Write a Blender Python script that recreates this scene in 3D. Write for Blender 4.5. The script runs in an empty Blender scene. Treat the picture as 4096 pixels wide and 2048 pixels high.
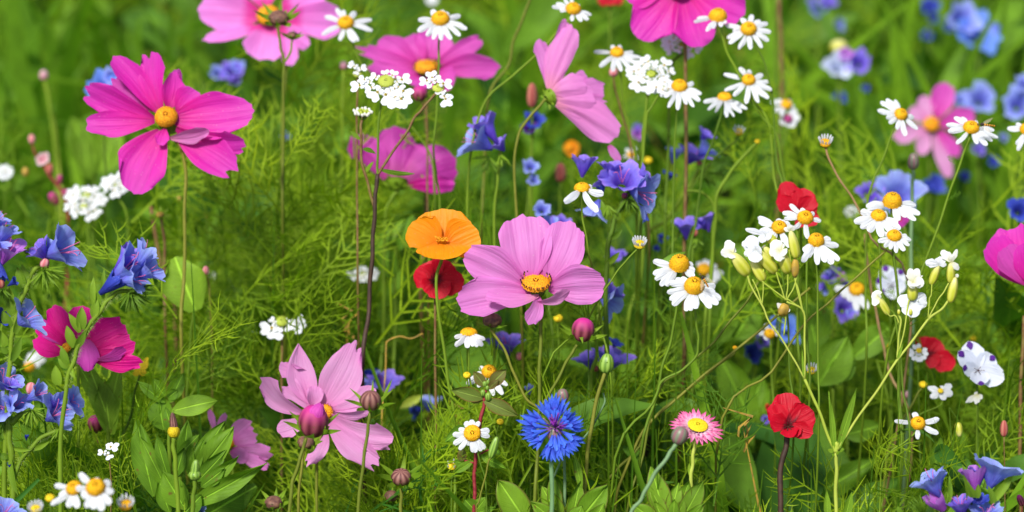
import bpy, math, random
import numpy as np

random.seed(7)
rng = np.random.default_rng(11)
sc = bpy.context.scene
col = sc.collection

# ---------------------------------------------------------------- camera
PITCH, CAMH, TAN = math.radians(25.0), 0.95, 0.227
CR = np.array((1.0, 0, 0))
CF = np.array((0, math.cos(PITCH), -math.sin(PITCH)))
CU = np.array((0, math.sin(PITCH), math.cos(PITCH)))
CZ = -CF
CAM = np.array((0, 0, CAMH))
cd = bpy.data.cameras.new('camera'); cam = bpy.data.objects.new('camera', cd); col.objects.link(cam)
cam.location = CAM; cam.rotation_euler = (math.pi / 2 - PITCH, 0, 0)
cd.sensor_width = 36; cd.lens = 18 / TAN; cd.clip_start = 0.02; cd.clip_end = 500
cd.dof.use_dof = True; cd.dof.focus_distance = 1.10; cd.dof.aperture_fstop = 5.6
sc.camera = cam

# ---------------------------------------------------------------- light
SUN_EL, SUN_AZ = math.radians(58), math.radians(-150)      # azimuth measured from +Y towards +X
w = bpy.data.worlds.new('World'); sc.world = w; w.use_nodes = True
nt = w.node_tree; bg = nt.nodes['Background']
sky = nt.nodes.new('ShaderNodeTexSky'); sky.sky_type = 'NISHITA'; sky.sun_disc = False
sky.sun_elevation = SUN_EL; sky.sun_rotation = SUN_AZ; sky.air_density = 1.0; sky.dust_density = 2.0
nt.links.new(sky.outputs[0], bg.inputs[0]); bg.inputs[1].default_value = 0.095
sl = bpy.data.lights.new('sun', 'SUN'); sun = bpy.data.objects.new('sun', sl); col.objects.link(sun)
sl.energy = 3.4; sl.angle = math.radians(10); sl.color = (1, 0.96, 0.9)
from mathutils import Vector, Matrix, Quaternion
sd = Vector((math.sin(SUN_AZ) * math.cos(SUN_EL), math.cos(SUN_AZ) * math.cos(SUN_EL), math.sin(SUN_EL)))
sun.rotation_euler = sd.to_track_quat('Z', 'Y').to_euler(); sun.location = (0, 0, 5)
vs = sc.view_settings; vs.view_transform = 'Standard'; vs.look = 'None'; vs.gamma = 1; vs.use_curve_mapping = False
vs.exposure = 0.64
sc.render.engine = 'CYCLES'; sc.cycles.max_bounces = 8; sc.cycles.transmission_bounces = 6
sc.cycles.diffuse_bounces = 5; sc.cycles.use_denoising = True

# ---------------------------------------------------------------- materials
def srgb(r, g, b):
    f = lambda c: (c / 255 / 12.92) if c / 255 <= 0.04045 else ((c / 255 + 0.055) / 1.055) ** 2.4
    return (f(r), f(g), f(b), 1)

def nd(t, typ, **k):
    n = t.nodes.new(typ)
    for a, b in k.items(): setattr(n, a, b)
    return n

def ramp(t, stops, src, interp='LINEAR'):
    r = nd(t, 'ShaderNodeValToRGB'); r.color_ramp.interpolation = interp
    e = r.color_ramp.elements
    while len(e) < len(stops): e.new(0.5)
    for i, (p, c) in enumerate(stops): e[i].position = p; e[i].color = c
    t.links.new(src, r.inputs[0]); return r.outputs[0]

def mixc(t, a, b, f, mode='MIX'):
    m = nd(t, 'ShaderNodeMix', data_type='RGBA', blend_type=mode)
    for s, v in ((m.inputs[0], f), (m.inputs[6], a), (m.inputs[7], b)):
        if hasattr(v, 'is_linked'): t.links.new(v, s)
        else: s.default_value = v
    return m.outputs[2]

def shader(t, colr, rough, spec, transl, tcol=None, bump=None, tgain=1.0):
    out = t.nodes['Material Output']; p = t.nodes['Principled BSDF']
    p.inputs['Roughness'].default_value = rough
    p.inputs['Specular IOR Level'].default_value = spec
    if hasattr(colr, 'is_linked'): t.links.new(colr, p.inputs['Base Color'])
    else: p.inputs['Base Color'].default_value = colr
    if bump is not None: t.links.new(bump, p.inputs['Normal'])
    if transl > 0:
        tr = nd(t, 'ShaderNodeBsdfTranslucent'); mx = nd(t, 'ShaderNodeMixShader')
        mx.inputs[0].default_value = transl
        c = tcol if tcol is not None else colr
        if hasattr(c, 'is_linked'): t.links.new(c, tr.inputs[0])
        else: tr.inputs[0].default_value = c
        t.links.new(p.outputs[0], mx.inputs[1]); t.links.new(tr.outputs[0], mx.inputs[2])
        t.links.new(mx.outputs[0], out.inputs[0])

MATS = {}
def newmat(name):
    m = bpy.data.materials.new(name); m.use_nodes = True; MATS[name] = m
    return m, m.node_tree

def petal_mat(name, stops, vein=0.12, vcol=None, transl=0.35, rough=0.5, nveins=16, bumpd=0.3, spec=0.25):
    """colour along the petal (uv.x) with fine veins running along it"""
    m, t = newmat(name)
    uv = nd(t, 'ShaderNodeUVMap'); sp = nd(t, 'ShaderNodeSeparateXYZ'); t.links.new(uv.outputs[0], sp.inputs[0])
    base = ramp(t, stops, sp.outputs[0])
    mp = nd(t, 'ShaderNodeMapping'); mp.inputs['Scale'].default_value = (1.2, nveins, 1)
    t.links.new(uv.outputs[0], mp.inputs[0])
    oi = nd(t, 'ShaderNodeObjectInfo'); cmb = nd(t, 'ShaderNodeCombineXYZ')
    mu = nd(t, 'ShaderNodeMath', operation='MULTIPLY'); mu.inputs[1].default_value = 40
    t.links.new(oi.outputs['Random'], mu.inputs[0]); t.links.new(mu.outputs[0], cmb.inputs[0]); t.links.new(mu.outputs[0], cmb.inputs[1])
    t.links.new(cmb.outputs[0], mp.inputs['Location'])
    ns = nd(t, 'ShaderNodeTexNoise'); ns.inputs['Scale'].default_value = 1.0; ns.inputs['Detail'].default_value = 3
    t.links.new(mp.outputs[0], ns.inputs[0])
    f = nd(t, 'ShaderNodeMapRange'); f.inputs[1].default_value = 0.42; f.inputs[2].default_value = 0.68
    f.inputs[3].default_value = 0; f.inputs[4].default_value = vein
    t.links.new(ns.outputs[0], f.inputs[0])
    c = mixc(t, base, vcol or tuple(x * 0.35 for x in stops[-1][1][:3]) + (1,), f.outputs[0])
    # soft mottling
    n2 = nd(t, 'ShaderNodeTexNoise'); n2.inputs['Scale'].default_value = 3.5; t.links.new(uv.outputs[0], n2.inputs[0])
    f2 = nd(t, 'ShaderNodeMapRange'); f2.inputs[1].default_value = 0.3; f2.inputs[2].default_value = 0.7
    f2.inputs[3].default_value = 0.0; f2.inputs[4].default_value = 0.12
    t.links.new(n2.outputs[0], f2.inputs[0])
    c = mixc(t, c, (0.9, 0.9, 0.95, 1) if 'white' in name else tuple(min(1, x * 1.6 + .02) for x in stops[-1][1][:3]) + (1,), f2.outputs[0])
    # pollen specks and tiny blemishes
    m3 = nd(t, 'ShaderNodeMapping'); m3.inputs['Scale'].default_value = (34, 22, 1); t.links.new(uv.outputs[0], m3.inputs[0]); t.links.new(cmb.outputs[0], m3.inputs['Location'])
    n3 = nd(t, 'ShaderNodeTexNoise'); n3.inputs['Scale'].default_value = 1.0; n3.inputs['Detail'].default_value = 1; t.links.new(m3.outputs[0], n3.inputs[0])
    f3 = nd(t, 'ShaderNodeMapRange'); f3.inputs[1].default_value = 0.72; f3.inputs[2].default_value = 0.78; f3.inputs[4].default_value = .5; t.links.new(n3.outputs[0], f3.inputs[0])
    c = mixc(t, c, (.75, .6, .6, 1), f3.outputs[0])
    bp = nd(t, 'ShaderNodeBump'); bp.inputs['Strength'].default_value = min(1, bumpd * 2.2); bp.inputs['Distance'].default_value = 0.0009
    t.links.new(ns.outputs[0], bp.inputs['Height'])
    shader(t, c, rough, spec, transl, bump=bp.outputs[0])
    return m

def green_mat(name, c1, c2, transl=0.35, rough=0.5, spec=0.15, attr=True, scale=60):
    """leaf greens: each leaf has its own tone (attribute 'tone') plus fine mottling"""
    m, t = newmat(name)
    if attr:
        a = nd(t, 'ShaderNodeAttribute', attribute_name='tone'); v = a.outputs['Fac']
    else:
        a = nd(t, 'ShaderNodeObjectInfo'); v = a.outputs['Random']
    base = mixc(t, c1, c2, v)
    tc = nd(t, 'ShaderNodeTexCoord'); ns = nd(t, 'ShaderNodeTexNoise'); ns.inputs['Scale'].default_value = scale
    ns.inputs['Detail'].default_value = 4
    t.links.new(tc.outputs['Object'], ns.inputs[0])
    f = nd(t, 'ShaderNodeMapRange'); f.inputs[1].default_value = 0.35; f.inputs[2].default_value = 0.7
    f.inputs[3].default_value = 0; f.inputs[4].default_value = 0.35
    t.links.new(ns.outputs[0], f.inputs[0])
    c = mixc(t, base, tuple(x * 0.45 for x in c1[:3]) + (1,), f.outputs[0])
    shader(t, c, rough, spec, transl, tcol=mixc(t, c, (1.0, 1.25, 0.35, 1), 1.0, 'MULTIPLY'))
    return m

def broadleaf_mat(name, c1, c2, transl=0.3, edge=None):
    """leaf blade: midrib and side veins from its uv, blotches, optional reddish edge"""
    m, t = newmat(name)
    oi = nd(t, 'ShaderNodeObjectInfo'); base = mixc(t, c1, c2, oi.outputs['Random'])
    uv = nd(t, 'ShaderNodeUVMap'); sp = nd(t, 'ShaderNodeSeparateXYZ'); t.links.new(uv.outputs[0], sp.inputs[0])
    ab = nd(t, 'ShaderNodeMath', operation='SUBTRACT'); t.links.new(sp.outputs[1], ab.inputs[0]); ab.inputs[1].default_value = 0.5
    a2 = nd(t, 'ShaderNodeMath', operation='ABSOLUTE'); t.links.new(ab.outputs[0], a2.inputs[0])
    mid = ramp(t, [(0.0, (1, 1, 1, 1)), (0.02, (1, 1, 1, 1)), (0.05, (0, 0, 0, 1))], a2.outputs[0])
    # side veins: stripes of t - 0.7|s|
    mm = nd(t, 'ShaderNodeMath', operation='MULTIPLY_ADD'); t.links.new(a2.outputs[0], mm.inputs[0]); mm.inputs[1].default_value = -0.7
    t.links.new(sp.outputs[0], mm.inputs[2])
    ms = nd(t, 'ShaderNodeMath', operation='MULTIPLY'); t.links.new(mm.outputs[0], ms.inputs[0]); ms.inputs[1].default_value = 55
    si = nd(t, 'ShaderNodeMath', operation='SINE'); t.links.new(ms.outputs[0], si.inputs[0])
    sv = ramp(t, [(0.0, (0, 0, 0, 1)), (0.9, (0, 0, 0, 1)), (1.0, (.35, .35, .35, 1))], si.outputs[0])
    vv = mixc(t, mid, sv, 1.0, 'LIGHTEN')
    c = mixc(t, base, tuple(min(1, x * 1.9 + .01) for x in c2[:3]) + (1,), vv)
    tc = nd(t, 'ShaderNodeTexCoord'); ns = nd(t, 'ShaderNodeTexNoise'); ns.inputs['Scale'].default_value = 90
    ns.inputs['Detail'].default_value = 5; t.links.new(tc.outputs['Object'], ns.inputs[0])
    f = nd(t, 'ShaderNodeMapRange'); f.inputs[1].default_value = 0.4; f.inputs[2].default_value = 0.72
    f.inputs[3].default_value = 0; f.inputs[4].default_value = 0.45; t.links.new(ns.outputs[0], f.inputs[0])
    c = mixc(t, c, tuple(x * 0.5 for x in c1[:3]) + (1,), f.outputs[0])
    vo = nd(t, 'ShaderNodeTexNoise'); vo.inputs['Scale'].default_value = 260; vo.inputs['Detail'].default_value = 1; t.links.new(tc.outputs['Object'], vo.inputs[0])
    fs_ = nd(t, 'ShaderNodeMapRange'); fs_.inputs[1].default_value = 0.70; fs_.inputs[2].default_value = 0.76; fs_.inputs[4].default_value = .8; t.links.new(vo.outputs[0], fs_.inputs[0])
    c = mixc(t, c, (.16, .10, .02, 1), fs_.outputs[0])
    if edge:
        e = ramp(t, [(0.0, (0, 0, 0, 1)), (0.42, (0, 0, 0, 1)), (0.5, (.8, .8, .8, 1))], a2.outputs[0])
        c = mixc(t, c, edge, e)
    bp = nd(t, 'ShaderNodeBump'); bp.inputs['Strength'].default_value = 0.6; bp.inputs['Distance'].default_value = 0.0008
    t.links.new(vv, bp.inputs['Height'])
    shader(t, c, 0.55, 0.18, transl, tcol=mixc(t, c, (1.0, 1.2, 0.4, 1), 1.0, 'MULTIPLY'), bump=bp.outputs[0])
    return m

def plain_mat(name, c1, c2, scale=400, rough=0.6, spec=0.3, transl=0.0, bump=0.0, lo=0.35, hi=0.65):
    m, t = newmat(name)
    tc = nd(t, 'ShaderNodeTexCoord'); ns = nd(t, 'ShaderNodeTexNoise'); ns.inputs['Scale'].default_value = scale
    ns.inputs['Detail'].default_value = 3; t.links.new(tc.outputs['Object'], ns.inputs[0])
    f = nd(t, 'ShaderNodeMapRange'); f.inputs[1].default_value = lo; f.inputs[2].default_value = hi
    t.links.new(ns.outputs[0], f.inputs[0])
    c = mixc(t, c1, c2, f.outputs[0]); b = None
    if bump:
        bp = nd(t, 'ShaderNodeBump'); bp.inputs['Strength'].default_value = bump; bp.inputs['Distance'].default_value = 0.0008
        t.links.new(ns.outputs[0], bp.inputs['Height']); b = bp.outputs[0]
    shader(t, c, rough, spec, transl, bump=b)
    return m

def stripe_mat(name, ca, cb, n=14, tipc=None, transl=0.0, rough=0.4):
    """stripes running from base to tip (uv.y round, uv.x along), e.g. on buds"""
    m, t = newmat(name)
    uv = nd(t, 'ShaderNodeUVMap'); sp = nd(t, 'ShaderNodeSeparateXYZ'); t.links.new(uv.outputs[0], sp.inputs[0])
    ms = nd(t, 'ShaderNodeMath', operation='MULTIPLY'); t.links.new(sp.outputs[1], ms.inputs[0]); ms.inputs[1].default_value = n * 2 * math.pi
    si = nd(t, 'ShaderNodeMath', operation='SINE'); t.links.new(ms.outputs[0], si.inputs[0])
    f = nd(t, 'ShaderNodeMapRange'); f.inputs[1].default_value = -1; t.links.new(si.outputs[0], f.inputs[0])
    c = mixc(t, ca, cb, f.outputs[0])
    if tipc is not None:
        r = ramp(t, [(0.0, (0, 0, 0, 1)), (0.5, (0, 0, 0, 1)), (0.85, (1, 1, 1, 1))], sp.outputs[0])
        c = mixc(t, c, tipc, r)
    shader(t, c, rough, 0.35, transl)
    return m

C = srgb
def L3(*c): return tuple(c) + (1,)
# petals (albedo along the petal from base to tip)
petal_mat('pale_pink', [(0, L3(.62, .04, .30)), (.14, L3(.68, .16, .50)), (.5, L3(.71, .235, .60)), (1, L3(.69, .205, .58))], .30, L3(.50, .06, .36), nveins=17, transl=.4)
petal_mat('light_pink', [(0, L3(.68, .14, .40)), (.15, L3(.72, .26, .54)), (.6, L3(.73, .33, .61)), (1, L3(.71, .27, .57))], .25, L3(.55, .10, .38), nveins=16, transl=.4)
petal_mat('magenta', [(0, L3(.42, .003, .11)), (.2, L3(.66, .008, .27)), (.6, L3(.68, .018, .38)), (1, L3(.62, .035, .42))], .35, L3(.45, .01, .30), nveins=12, transl=.35)
petal_mat('hot_pink', [(0, L3(.44, .0, .08)), (.3, L3(.72, .0, .20)), (1, L3(.74, .004, .27))], .25, nveins=12)
petal_mat('mid_magenta', [(0, L3(.40, .003, .12)), (.2, L3(.62, .04, .36)), (.6, L3(.66, .075, .46)), (1, L3(.62, .07, .45))], .25, nveins=12)
petal_mat('plum', [(0, L3(.40, .05, .2)), (.4, L3(.50, .05, .36)), (1, L3(.48, .03, .34))], .15, nveins=12)
petal_mat('dull_pink', [(0, L3(.70, .25, .35)), (.3, L3(.66, .20, .50)), (1, L3(.70, .22, .56))], .2, nveins=9)
petal_mat('white_petal', [(0, L3(.62, .66, .60)), (.25, L3(.74, .76, .79)), (1, L3(.78, .80, .83))], .25, L3(.55, .60, .70), transl=.3, nveins=5, bumpd=.5)
petal_mat('cream_petal', [(0, L3(.72, .70, .30)), (.4, L3(.82, .82, .70)), (1, L3(.85, .85, .82))], .12, L3(.6, .6, .4), transl=.3, nveins=8)
petal_mat('orange_petal', [(0, L3(.76, .15, .0)), (.3, L3(.82, .25, .0)), (1, L3(.85, .31, .001))], .14, L3(.7, .12, 0), nveins=14, transl=.4)
petal_mat('red_petal', [(0, L3(.04, .0, .006)), (.16, L3(.10, .0, .008)), (.32, L3(.50, .0, .014)), (1, L3(.60, .001, .022))], .35, L3(.3, 0, .01), nveins=12)
petal_mat('blue_petal', [(0, L3(.04, .05, .42)), (.35, L3(.13, .15, .68)), (.7, L3(.19, .25, .79)), (1, L3(.34, .44, .87))], .45, L3(.13, .04, .50), nveins=26, transl=.35)
petal_mat('violet_petal', [(0, L3(.05, .02, .30)), (.45, L3(.12, .06, .55)), (.85, L3(.18, .15, .68)), (1, L3(.32, .20, .72))], .4, L3(.06, .01, .35), nveins=26, transl=.3)
petal_mat('deep_blue_petal', [(0, L3(.01, .01, .12)), (.5, L3(.02, .03, .30)), (1, L3(.04, .07, .45))], .4, L3(.01, .01, .16), nveins=26, transl=.2)
petal_mat('mauve_petal', [(0, L3(.30, .05, .45)), (.5, L3(.45, .10, .55)), (1, L3(.50, .22, .68))], .45, L3(.30, .02, .40), nveins=22, transl=.35)
petal_mat('corn_petal', [(0, L3(.16, .05, .50)), (.35, L3(.05, .10, .66)), (1, L3(.07, .19, .85))], .3, L3(.03, .05, .5), nveins=7, transl=.3)
petal_mat('strawflower_petal', [(0, L3(.85, .70, .74)), (.35, L3(.84, .50, .64)), (.7, L3(.80, .20, .42)), (1, L3(.74, .08, .28))], .1, nveins=4, transl=.25)
petal_mat('lilac_white', [(0, L3(.75, .78, .85)), (.7, L3(.72, .76, .88)), (1, L3(.75, .78, .88))], .25, L3(.5, .55, .75), nveins=14)
petal_mat('pale_blue_petal', [(0, L3(.35, .40, .75)), (.5, L3(.55, .62, .85)), (1, L3(.62, .70, .88))], .2, L3(.4, .45, .8), nveins=12)
petal_mat('sky_petal', [(0, L3(.10, .10, .5)), (.4, L3(.12, .22, .80)), (1, L3(.16, .30, .84))], .2, L3(.08, .1, .6), nveins=12)
petal_mat('old_pink', [(0, L3(.6, .15, .2)), (.5, L3(.75, .35, .42)), (1, L3(.82, .6, .62))], .1, nveins=6)
plain_mat('purple_spot', L3(.08, .01, .22), L3(.05, .008, .15))
plain_mat('yellow_disc', L3(.62, .26, .001), L3(.84, .50, .004), 1500, bump=.8)
plain_mat('amber_disc', L3(.60, .17, .002), L3(.82, .40, .006), 1500, bump=.8)
plain_mat('lemon_disc', L3(.62, .42, .006), L3(.80, .62, .015), 1500, bump=.8)
plain_mat('dark_anther', L3(.04, .012, .008), L3(.09, .02, .01))
plain_mat('pink_filament', L3(.55, .08, .22), L3(.65, .15, .35))
plain_mat('purple_filament', L3(.10, .01, .22), L3(.30, .03, .40))
plain_mat('brown_disc', L3(.09, .035, .03), L3(.20, .10, .06), 500, bump=.5)
stripe_mat('bud_brown', L3(.09, .02, .022), L3(.28, .13, .10), 9, rough=.6)
stripe_mat('bud_maroon', L3(.09, .006, .02), L3(.30, .06, .09), 8, tipc=L3(.46, .02, .20), rough=.6)
stripe_mat('bud_green', L3(.10, .20, .02), L3(.25, .40, .06), 8)
stripe_mat('bud_red', L3(.28, .04, .04), L3(.42, .15, .10), 5, rough=.75)
stripe_mat('bud_pink', L3(.50, .12, .14), L3(.62, .28, .28), 5, rough=.75)
stripe_mat('bud_scaly', L3(.16, .20, .12), L3(.24, .10, .12), 7)
stripe_mat('calyx_yellow', L3(.50, .53, .03), L3(.64, .64, .10), 5, tipc=L3(.74, .70, .26), transl=.25)
green_mat('stem_green', L3(.09, .17, .012), L3(.17, .27, .016), .1, attr=False)
green_mat('stem_pale', L3(.36, .45, .05), L3(.44, .50, .08), .1, attr=False)
green_mat('stem_grey', L3(.15, .28, .12), L3(.20, .32, .15), .1, attr=False)
green_mat('stem_olive', L3(.12, .16, .015), L3(.19, .19, .025), .0, attr=False, scale=250)
plain_mat('stem_brown', L3(.13, .055, .02), L3(.17, .13, .03), 300)
plain_mat('stem_dark', L3(.035, .02, .012), L3(.06, .03, .018), 300)
plain_mat('stem_tan', L3(.30, .17, .08), L3(.22, .16, .05), 300)
plain_mat('stem_red', L3(.17, .006, .016), L3(.26, .03, .03), 500)
green_mat('bract', L3(.14, .26, .012), L3(.26, .40, .03), .3, attr=False)
green_mat('feather', L3(.048, .165, .014), L3(.35, .50, .015), .42)
green_mat('blade', L3(.045, .165, .016), L3(.26, .47, .024), .42)
green_mat('hairy', L3(.13, .25, .02), L3(.26, .42, .03), .4, attr=False)
green_mat('hair_fuzz', L3(.32, .42, .12), L3(.42, .52, .18), .4, attr=False)
broadleaf_mat('leaf', L3(.10, .22, .012), L3(.16, .31, .016))
broadleaf_mat('leaf_light', L3(.17, .32, .018), L3(.22, .38, .025))
broadleaf_mat('leaf_edge', L3(.15, .30, .016), L3(.19, .34, .02), edge=L3(.10, .03, .02))
broadleaf_mat('leaf_bronze', L3(.15, .13, .03), L3(.14, .20, .03), edge=L3(.22, .04, .02))
green_mat('under_leaf', L3(.04, .13, .018), L3(.19, .37, .026), .38)
plain_mat('withered', L3(.45, .28, .03), L3(.30, .20, .05))
plain_mat('soil', L3(.030, .020, .012), L3(.060, .042, .022), 30, .95, .1, bump=.6)
plain_mat('fly_black', L3(.02, .014, .008), L3(.035, .02, .01))
plain_mat('fly_orange', L3(.70, .26, .01), L3(.75, .34, .02))
def _wing():
    m, t = newmat('wing'); p = t.nodes['Principled BSDF']; p.inputs['Base Color'].default_value = (.6, .5, .35, 1)
    p.inputs['Alpha'].default_value = 0.35; p.inputs['Roughness'].default_value = .15
_wing()

# ---------------------------------------------------------------- frames
VW = {'D': (0, 0, 4096 / 2576), 'A1': (1800, 840, .4969), 'A2': (1000, 1330, .4969), 'A3': (320, 180, .559), 'A4': (0, 840, .5435),
      'A5': (2560, 720, .4969), 'A6': (3240, 720, .5124), 'A7': (3560, 1500, .4161), 'A8': (1380, 0, .4969), 'B1': (2040, 1500, .2795),
      'B2': (2100, 60, .4658), 'B3': (760, 0, .4969), 'B4': (2240, 560, .4969), 'B5': (440, 1500, .4255), 'B6': (0, 1400, .5031),
      'B7': (2400, 1500, .4255), 'B8': (1620, 1400, .503)}
for i in range(8): VW['V%d' % (i + 1)] = (1024 * (i % 4), 1024 * (i // 4), 1024 / 1288)

def P(sx, sy, d):
    return CAM + d * CF + TAN * d * ((sx - 2048) / 2048 * CR - (sy - 1024) / 2048 * CU)

# what the photograph shows uncovered: nearest depth per 32-pixel cell, so that undergrowth keeps clear of the flowers
PROT = np.full((66, 130), 1e9)
def project(V):
    q = V - CAM; d = q @ CF; dd = np.maximum(d, 1e-3)
    return 2048 + (q @ CR) / (TAN * dd) * 2048, 1024 - (q @ CU) / (TAN * dd) * 2048, d
def cells(V):
    x, y, d = project(V); i = (y // 32).astype(int) + 1; j = (x // 32).astype(int) + 1
    ok = (i >= 0) & (i < 66) & (j >= 0) & (j < 130) & (d > .3)
    return i[ok], j[ok], d[ok], len(V)
def protect(V):
    i, j, d, _ = cells(np.asarray(V)); np.minimum.at(PROT, (i, j), d)
def covers(V, tol=.05):
    i, j, d, n = cells(V)
    return len(i) > 0 and ((d < PROT[i, j] - .004) & (PROT[i, j] < 1e8)).sum() > tol * n

def unit(v):
    v = np.asarray(v, float); n = np.linalg.norm(v); return v / n if n > 1e-12 else v

def link(name, verts, faces, mat, parent=None, uvs=None, smooth=True, matidx=None, mats=None, tone=None):
    me = bpy.data.meshes.new(name); me.from_pydata([tuple(v) for v in verts], [], faces); me.update()
    for m in (mats or [mat]): me.materials.append(MATS[m])
    if uvs is not None:
        ul = me.uv_layers.new(name='UVMap')
        vi = np.empty(len(me.loops), int); me.loops.foreach_get('vertex_index', vi)
        ul.data.foreach_set('uv', np.asarray(uvs, float)[vi].ravel())
    if smooth: me.polygons.foreach_set('use_smooth', [True] * len(me.polygons))
    if matidx is not None: me.polygons.foreach_set('material_index', matidx)
    if tone is not None:
        a = me.attributes.new('tone', 'FLOAT', 'POINT'); a.data.foreach_set('value', tone)
    o = bpy.data.objects.new(name, me); col.objects.link(o)
    if parent is not None: o.parent = parent
    return o

def grid_faces(nu, nv, off=0, wrap=False):
    f = []
    for i in range(nu - 1):
        for j in range(nv if wrap else nv - 1):
            a = off + i * nv + j; b = off + i * nv + (j + 1) % nv
            f.append((a, b, b + nv, a + nv))
    return f

def crom(pts, n=6):
    p = np.asarray(pts, float)
    if len(p) < 3: return np.array([p[0] + (p[-1] - p[0]) * t for t in np.linspace(0, 1, n + 1)])
    q = np.vstack([2 * p[0] - p[1], p, 2 * p[-1] - p[-2]]); out = []
    for i in range(1, len(q) - 2):
        for k in range(n):
            t = k / n; a, b, c, d = q[i - 1], q[i], q[i + 1], q[i + 2]
            out.append(.5 * (2 * b + (c - a) * t + (2 * a - 5 * b + 4 * c - d) * t * t + (3 * b - a - 3 * c + d) * t ** 3))
    out.append(p[-1]); return np.array(out)

def tube(path, r0, r1=None, sides=6, wob=0):
    r1 = r0 if r1 is None else r1; n = len(path); vs_ = []; uv = []
    tg = np.gradient(path, axis=0); ref = np.array((.3, .9, .2))
    for i in range(n):
        t = unit(tg[i]); a = unit(np.cross(t, ref)); b = np.cross(t, a); r = r0 + (r1 - r0) * i / (n - 1)
        if wob: r *= 1 + wob * math.sin(i * 1.7)
        for j in range(sides):
            th = 2 * math.pi * j / sides
            vs_.append(path[i] + r * (math.cos(th) * a + math.sin(th) * b)); uv.append((i / (n - 1), j / sides))
    f = grid_faces(n, sides, 0, True)
    f.append(tuple(range(sides))[::-1]); f.append(tuple((n - 1) * sides + k for k in range(sides)))
    return np.array(vs_), f, uv

PROF = {  # half width along the petal (0..1), tip rounding, tooth depth
    'cosmos': ([0, .1, .3, .5, .72, .88, 1], [.18, .40, .76, .95, 1.03, 1.02, .96], .30, .022),
    'round': ([0, .1, .3, .5, .72, .88, 1], [.26, .50, .86, 1.0, 1.04, 1.02, .92], .44, .008),
    'strap': ([0, .15, .45, .75, .9, 1], [.42, .80, 1.0, 1.02, 1.0, .92], .24, .010),
    'flax': ([0, .12, .35, .65, .88, 1], [.25, .48, .88, 1.04, 1.02, .92], .40, .008),
    'point': ([0, .15, .45, .75, 1], [.45, .8, 1.0, .66, .02], .0, 0),
    'leaf': ([0, .08, .25, .5, .75, .92, 1], [.10, .42, .86, 1.0, .74, .32, .02], .0, 0),
    'spoon': ([0, .1, .3, .6, .85, 1], [.12, .2, .55, .95, 1.0, .92], .34, 0),
    'needle': ([0, .3, .7, 1], [.8, 1.0, .7, .05], 0, 0),
    'oval': ([0, .12, .35, .6, .85, 1], [.3, .62, .95, 1.0, .86, .55], .25, 0),
}
def petal_grid(base, tip, w, roll=0, prof='cosmos', bow=0.0, side=0.0, cup=0.0, ridge=.012, ruffle=.02, nu=12, nv=9, seed=None, twist=0, teeth=None, curl=0):
    r = np.random.default_rng(seed if seed is not None else random.randrange(1 << 30))
    base = np.asarray(base, float); tip = np.asarray(tip, float); ax = tip - base; L = np.linalg.norm(ax); A = ax / L
    W = np.cross((0, 0, 1.0), A); W = unit(W) if np.linalg.norm(W) > .05 else np.array((1., 0, 0))
    Nn = np.cross(A, W)
    if Nn[2] < 0: Nn = -Nn; W = -W
    ts, ws, rnd, th = PROF[prof]; th = th if teeth is None else teeth
    t = np.linspace(0, 1, nu); s = np.linspace(-1, 1, nv)
    wt = np.interp(t, ts, ws); k = np.ones(3) / 3
    wt2 = wt.copy(); wt2[1:-1] = np.convolve(wt, k, 'valid'); wt = wt2 * w / 2
    T, Sg = np.meshgrid(t, s, indexing='ij'); WT = wt[:, None]
    ph, p2, p3 = r.uniform(0, 6.28, 3)
    e = 1 - rnd * (1 - np.sqrt(1 - .97 * Sg ** 2)) * np.clip(T * 1.5 - .5, 0, 1) + th * .6 * (np.cos(3 * math.pi * Sg) + .9 * np.cos(6.5 * Sg + ph)) * np.clip(T * 4 - 3, 0, 1)
    q = 4 * T * (1 - T)
    if nv >= 9: e = e + .012 * np.sin(19 * Sg + p2) * np.clip(T * 5 - 4, 0, 1) - .03 * np.exp(-((Sg - math.sin(p3) * .8) / .12) ** 2) * np.clip(T * 5 - 4, 0, 1)
    along = L * T * e
    across = WT * Sg * (1 + .05 * np.sin(7 * T + ph)) + side * L * q
    out = bow * L * q + cup * WT * Sg ** 2 + ridge * L * np.cos(2.5 * math.pi * Sg) * np.clip(T * 3, 0, 1) * .5 \
        + ruffle * L * np.sin(6 * T + 2.2 * Sg + p2) * np.abs(Sg) * T + ruffle * .6 * L * np.sin(4 * Sg + p3) * T ** 2 - curl * L * T ** 3
    ro = np.radians(roll + twist * T)
    cW, sW = np.cos(ro), np.sin(ro)
    # rotate (across,out) about the axis, W/N frame
    a2 = across * cW - out * sW; o2 = across * sW + out * cW
    v = base + along[..., None] * A + a2[..., None] * W + o2[..., None] * Nn
    uv = np.stack([T, (Sg + 1) / 2], -1)
    return v.reshape(-1, 3), grid_faces(nu, nv), uv.reshape(-1, 2)

def dome_pts(r, h, n=10, m=16, pw=1.0):
    v = [(0, 0, h)]; 
    for i in range(1, n):
        a = i / (n - 1) * math.pi / 2
        for j in range(m):
            th = 2 * math.pi * j / m; rr = r * math.sin(a) ** pw
            v.append((rr * math.cos(th), rr * math.sin(th), h * math.cos(a)))
    f = [(0, 1 + j, 1 + (j + 1) % m) for j in range(m)] + grid_faces(n - 1, m, 1, True)
    f.append(tuple(1 + (n - 2) * m + j for j in range(m))[::-1])
    return np.array(v), f

def basis(n):
    n = unit(n); a = np.array((1., 0, 0)) if abs(n[0]) < .9 else np.array((0, 1., 0))
    e1 = unit(a - n * np.dot(a, n)); return e1, np.cross(n, e1), n

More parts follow.
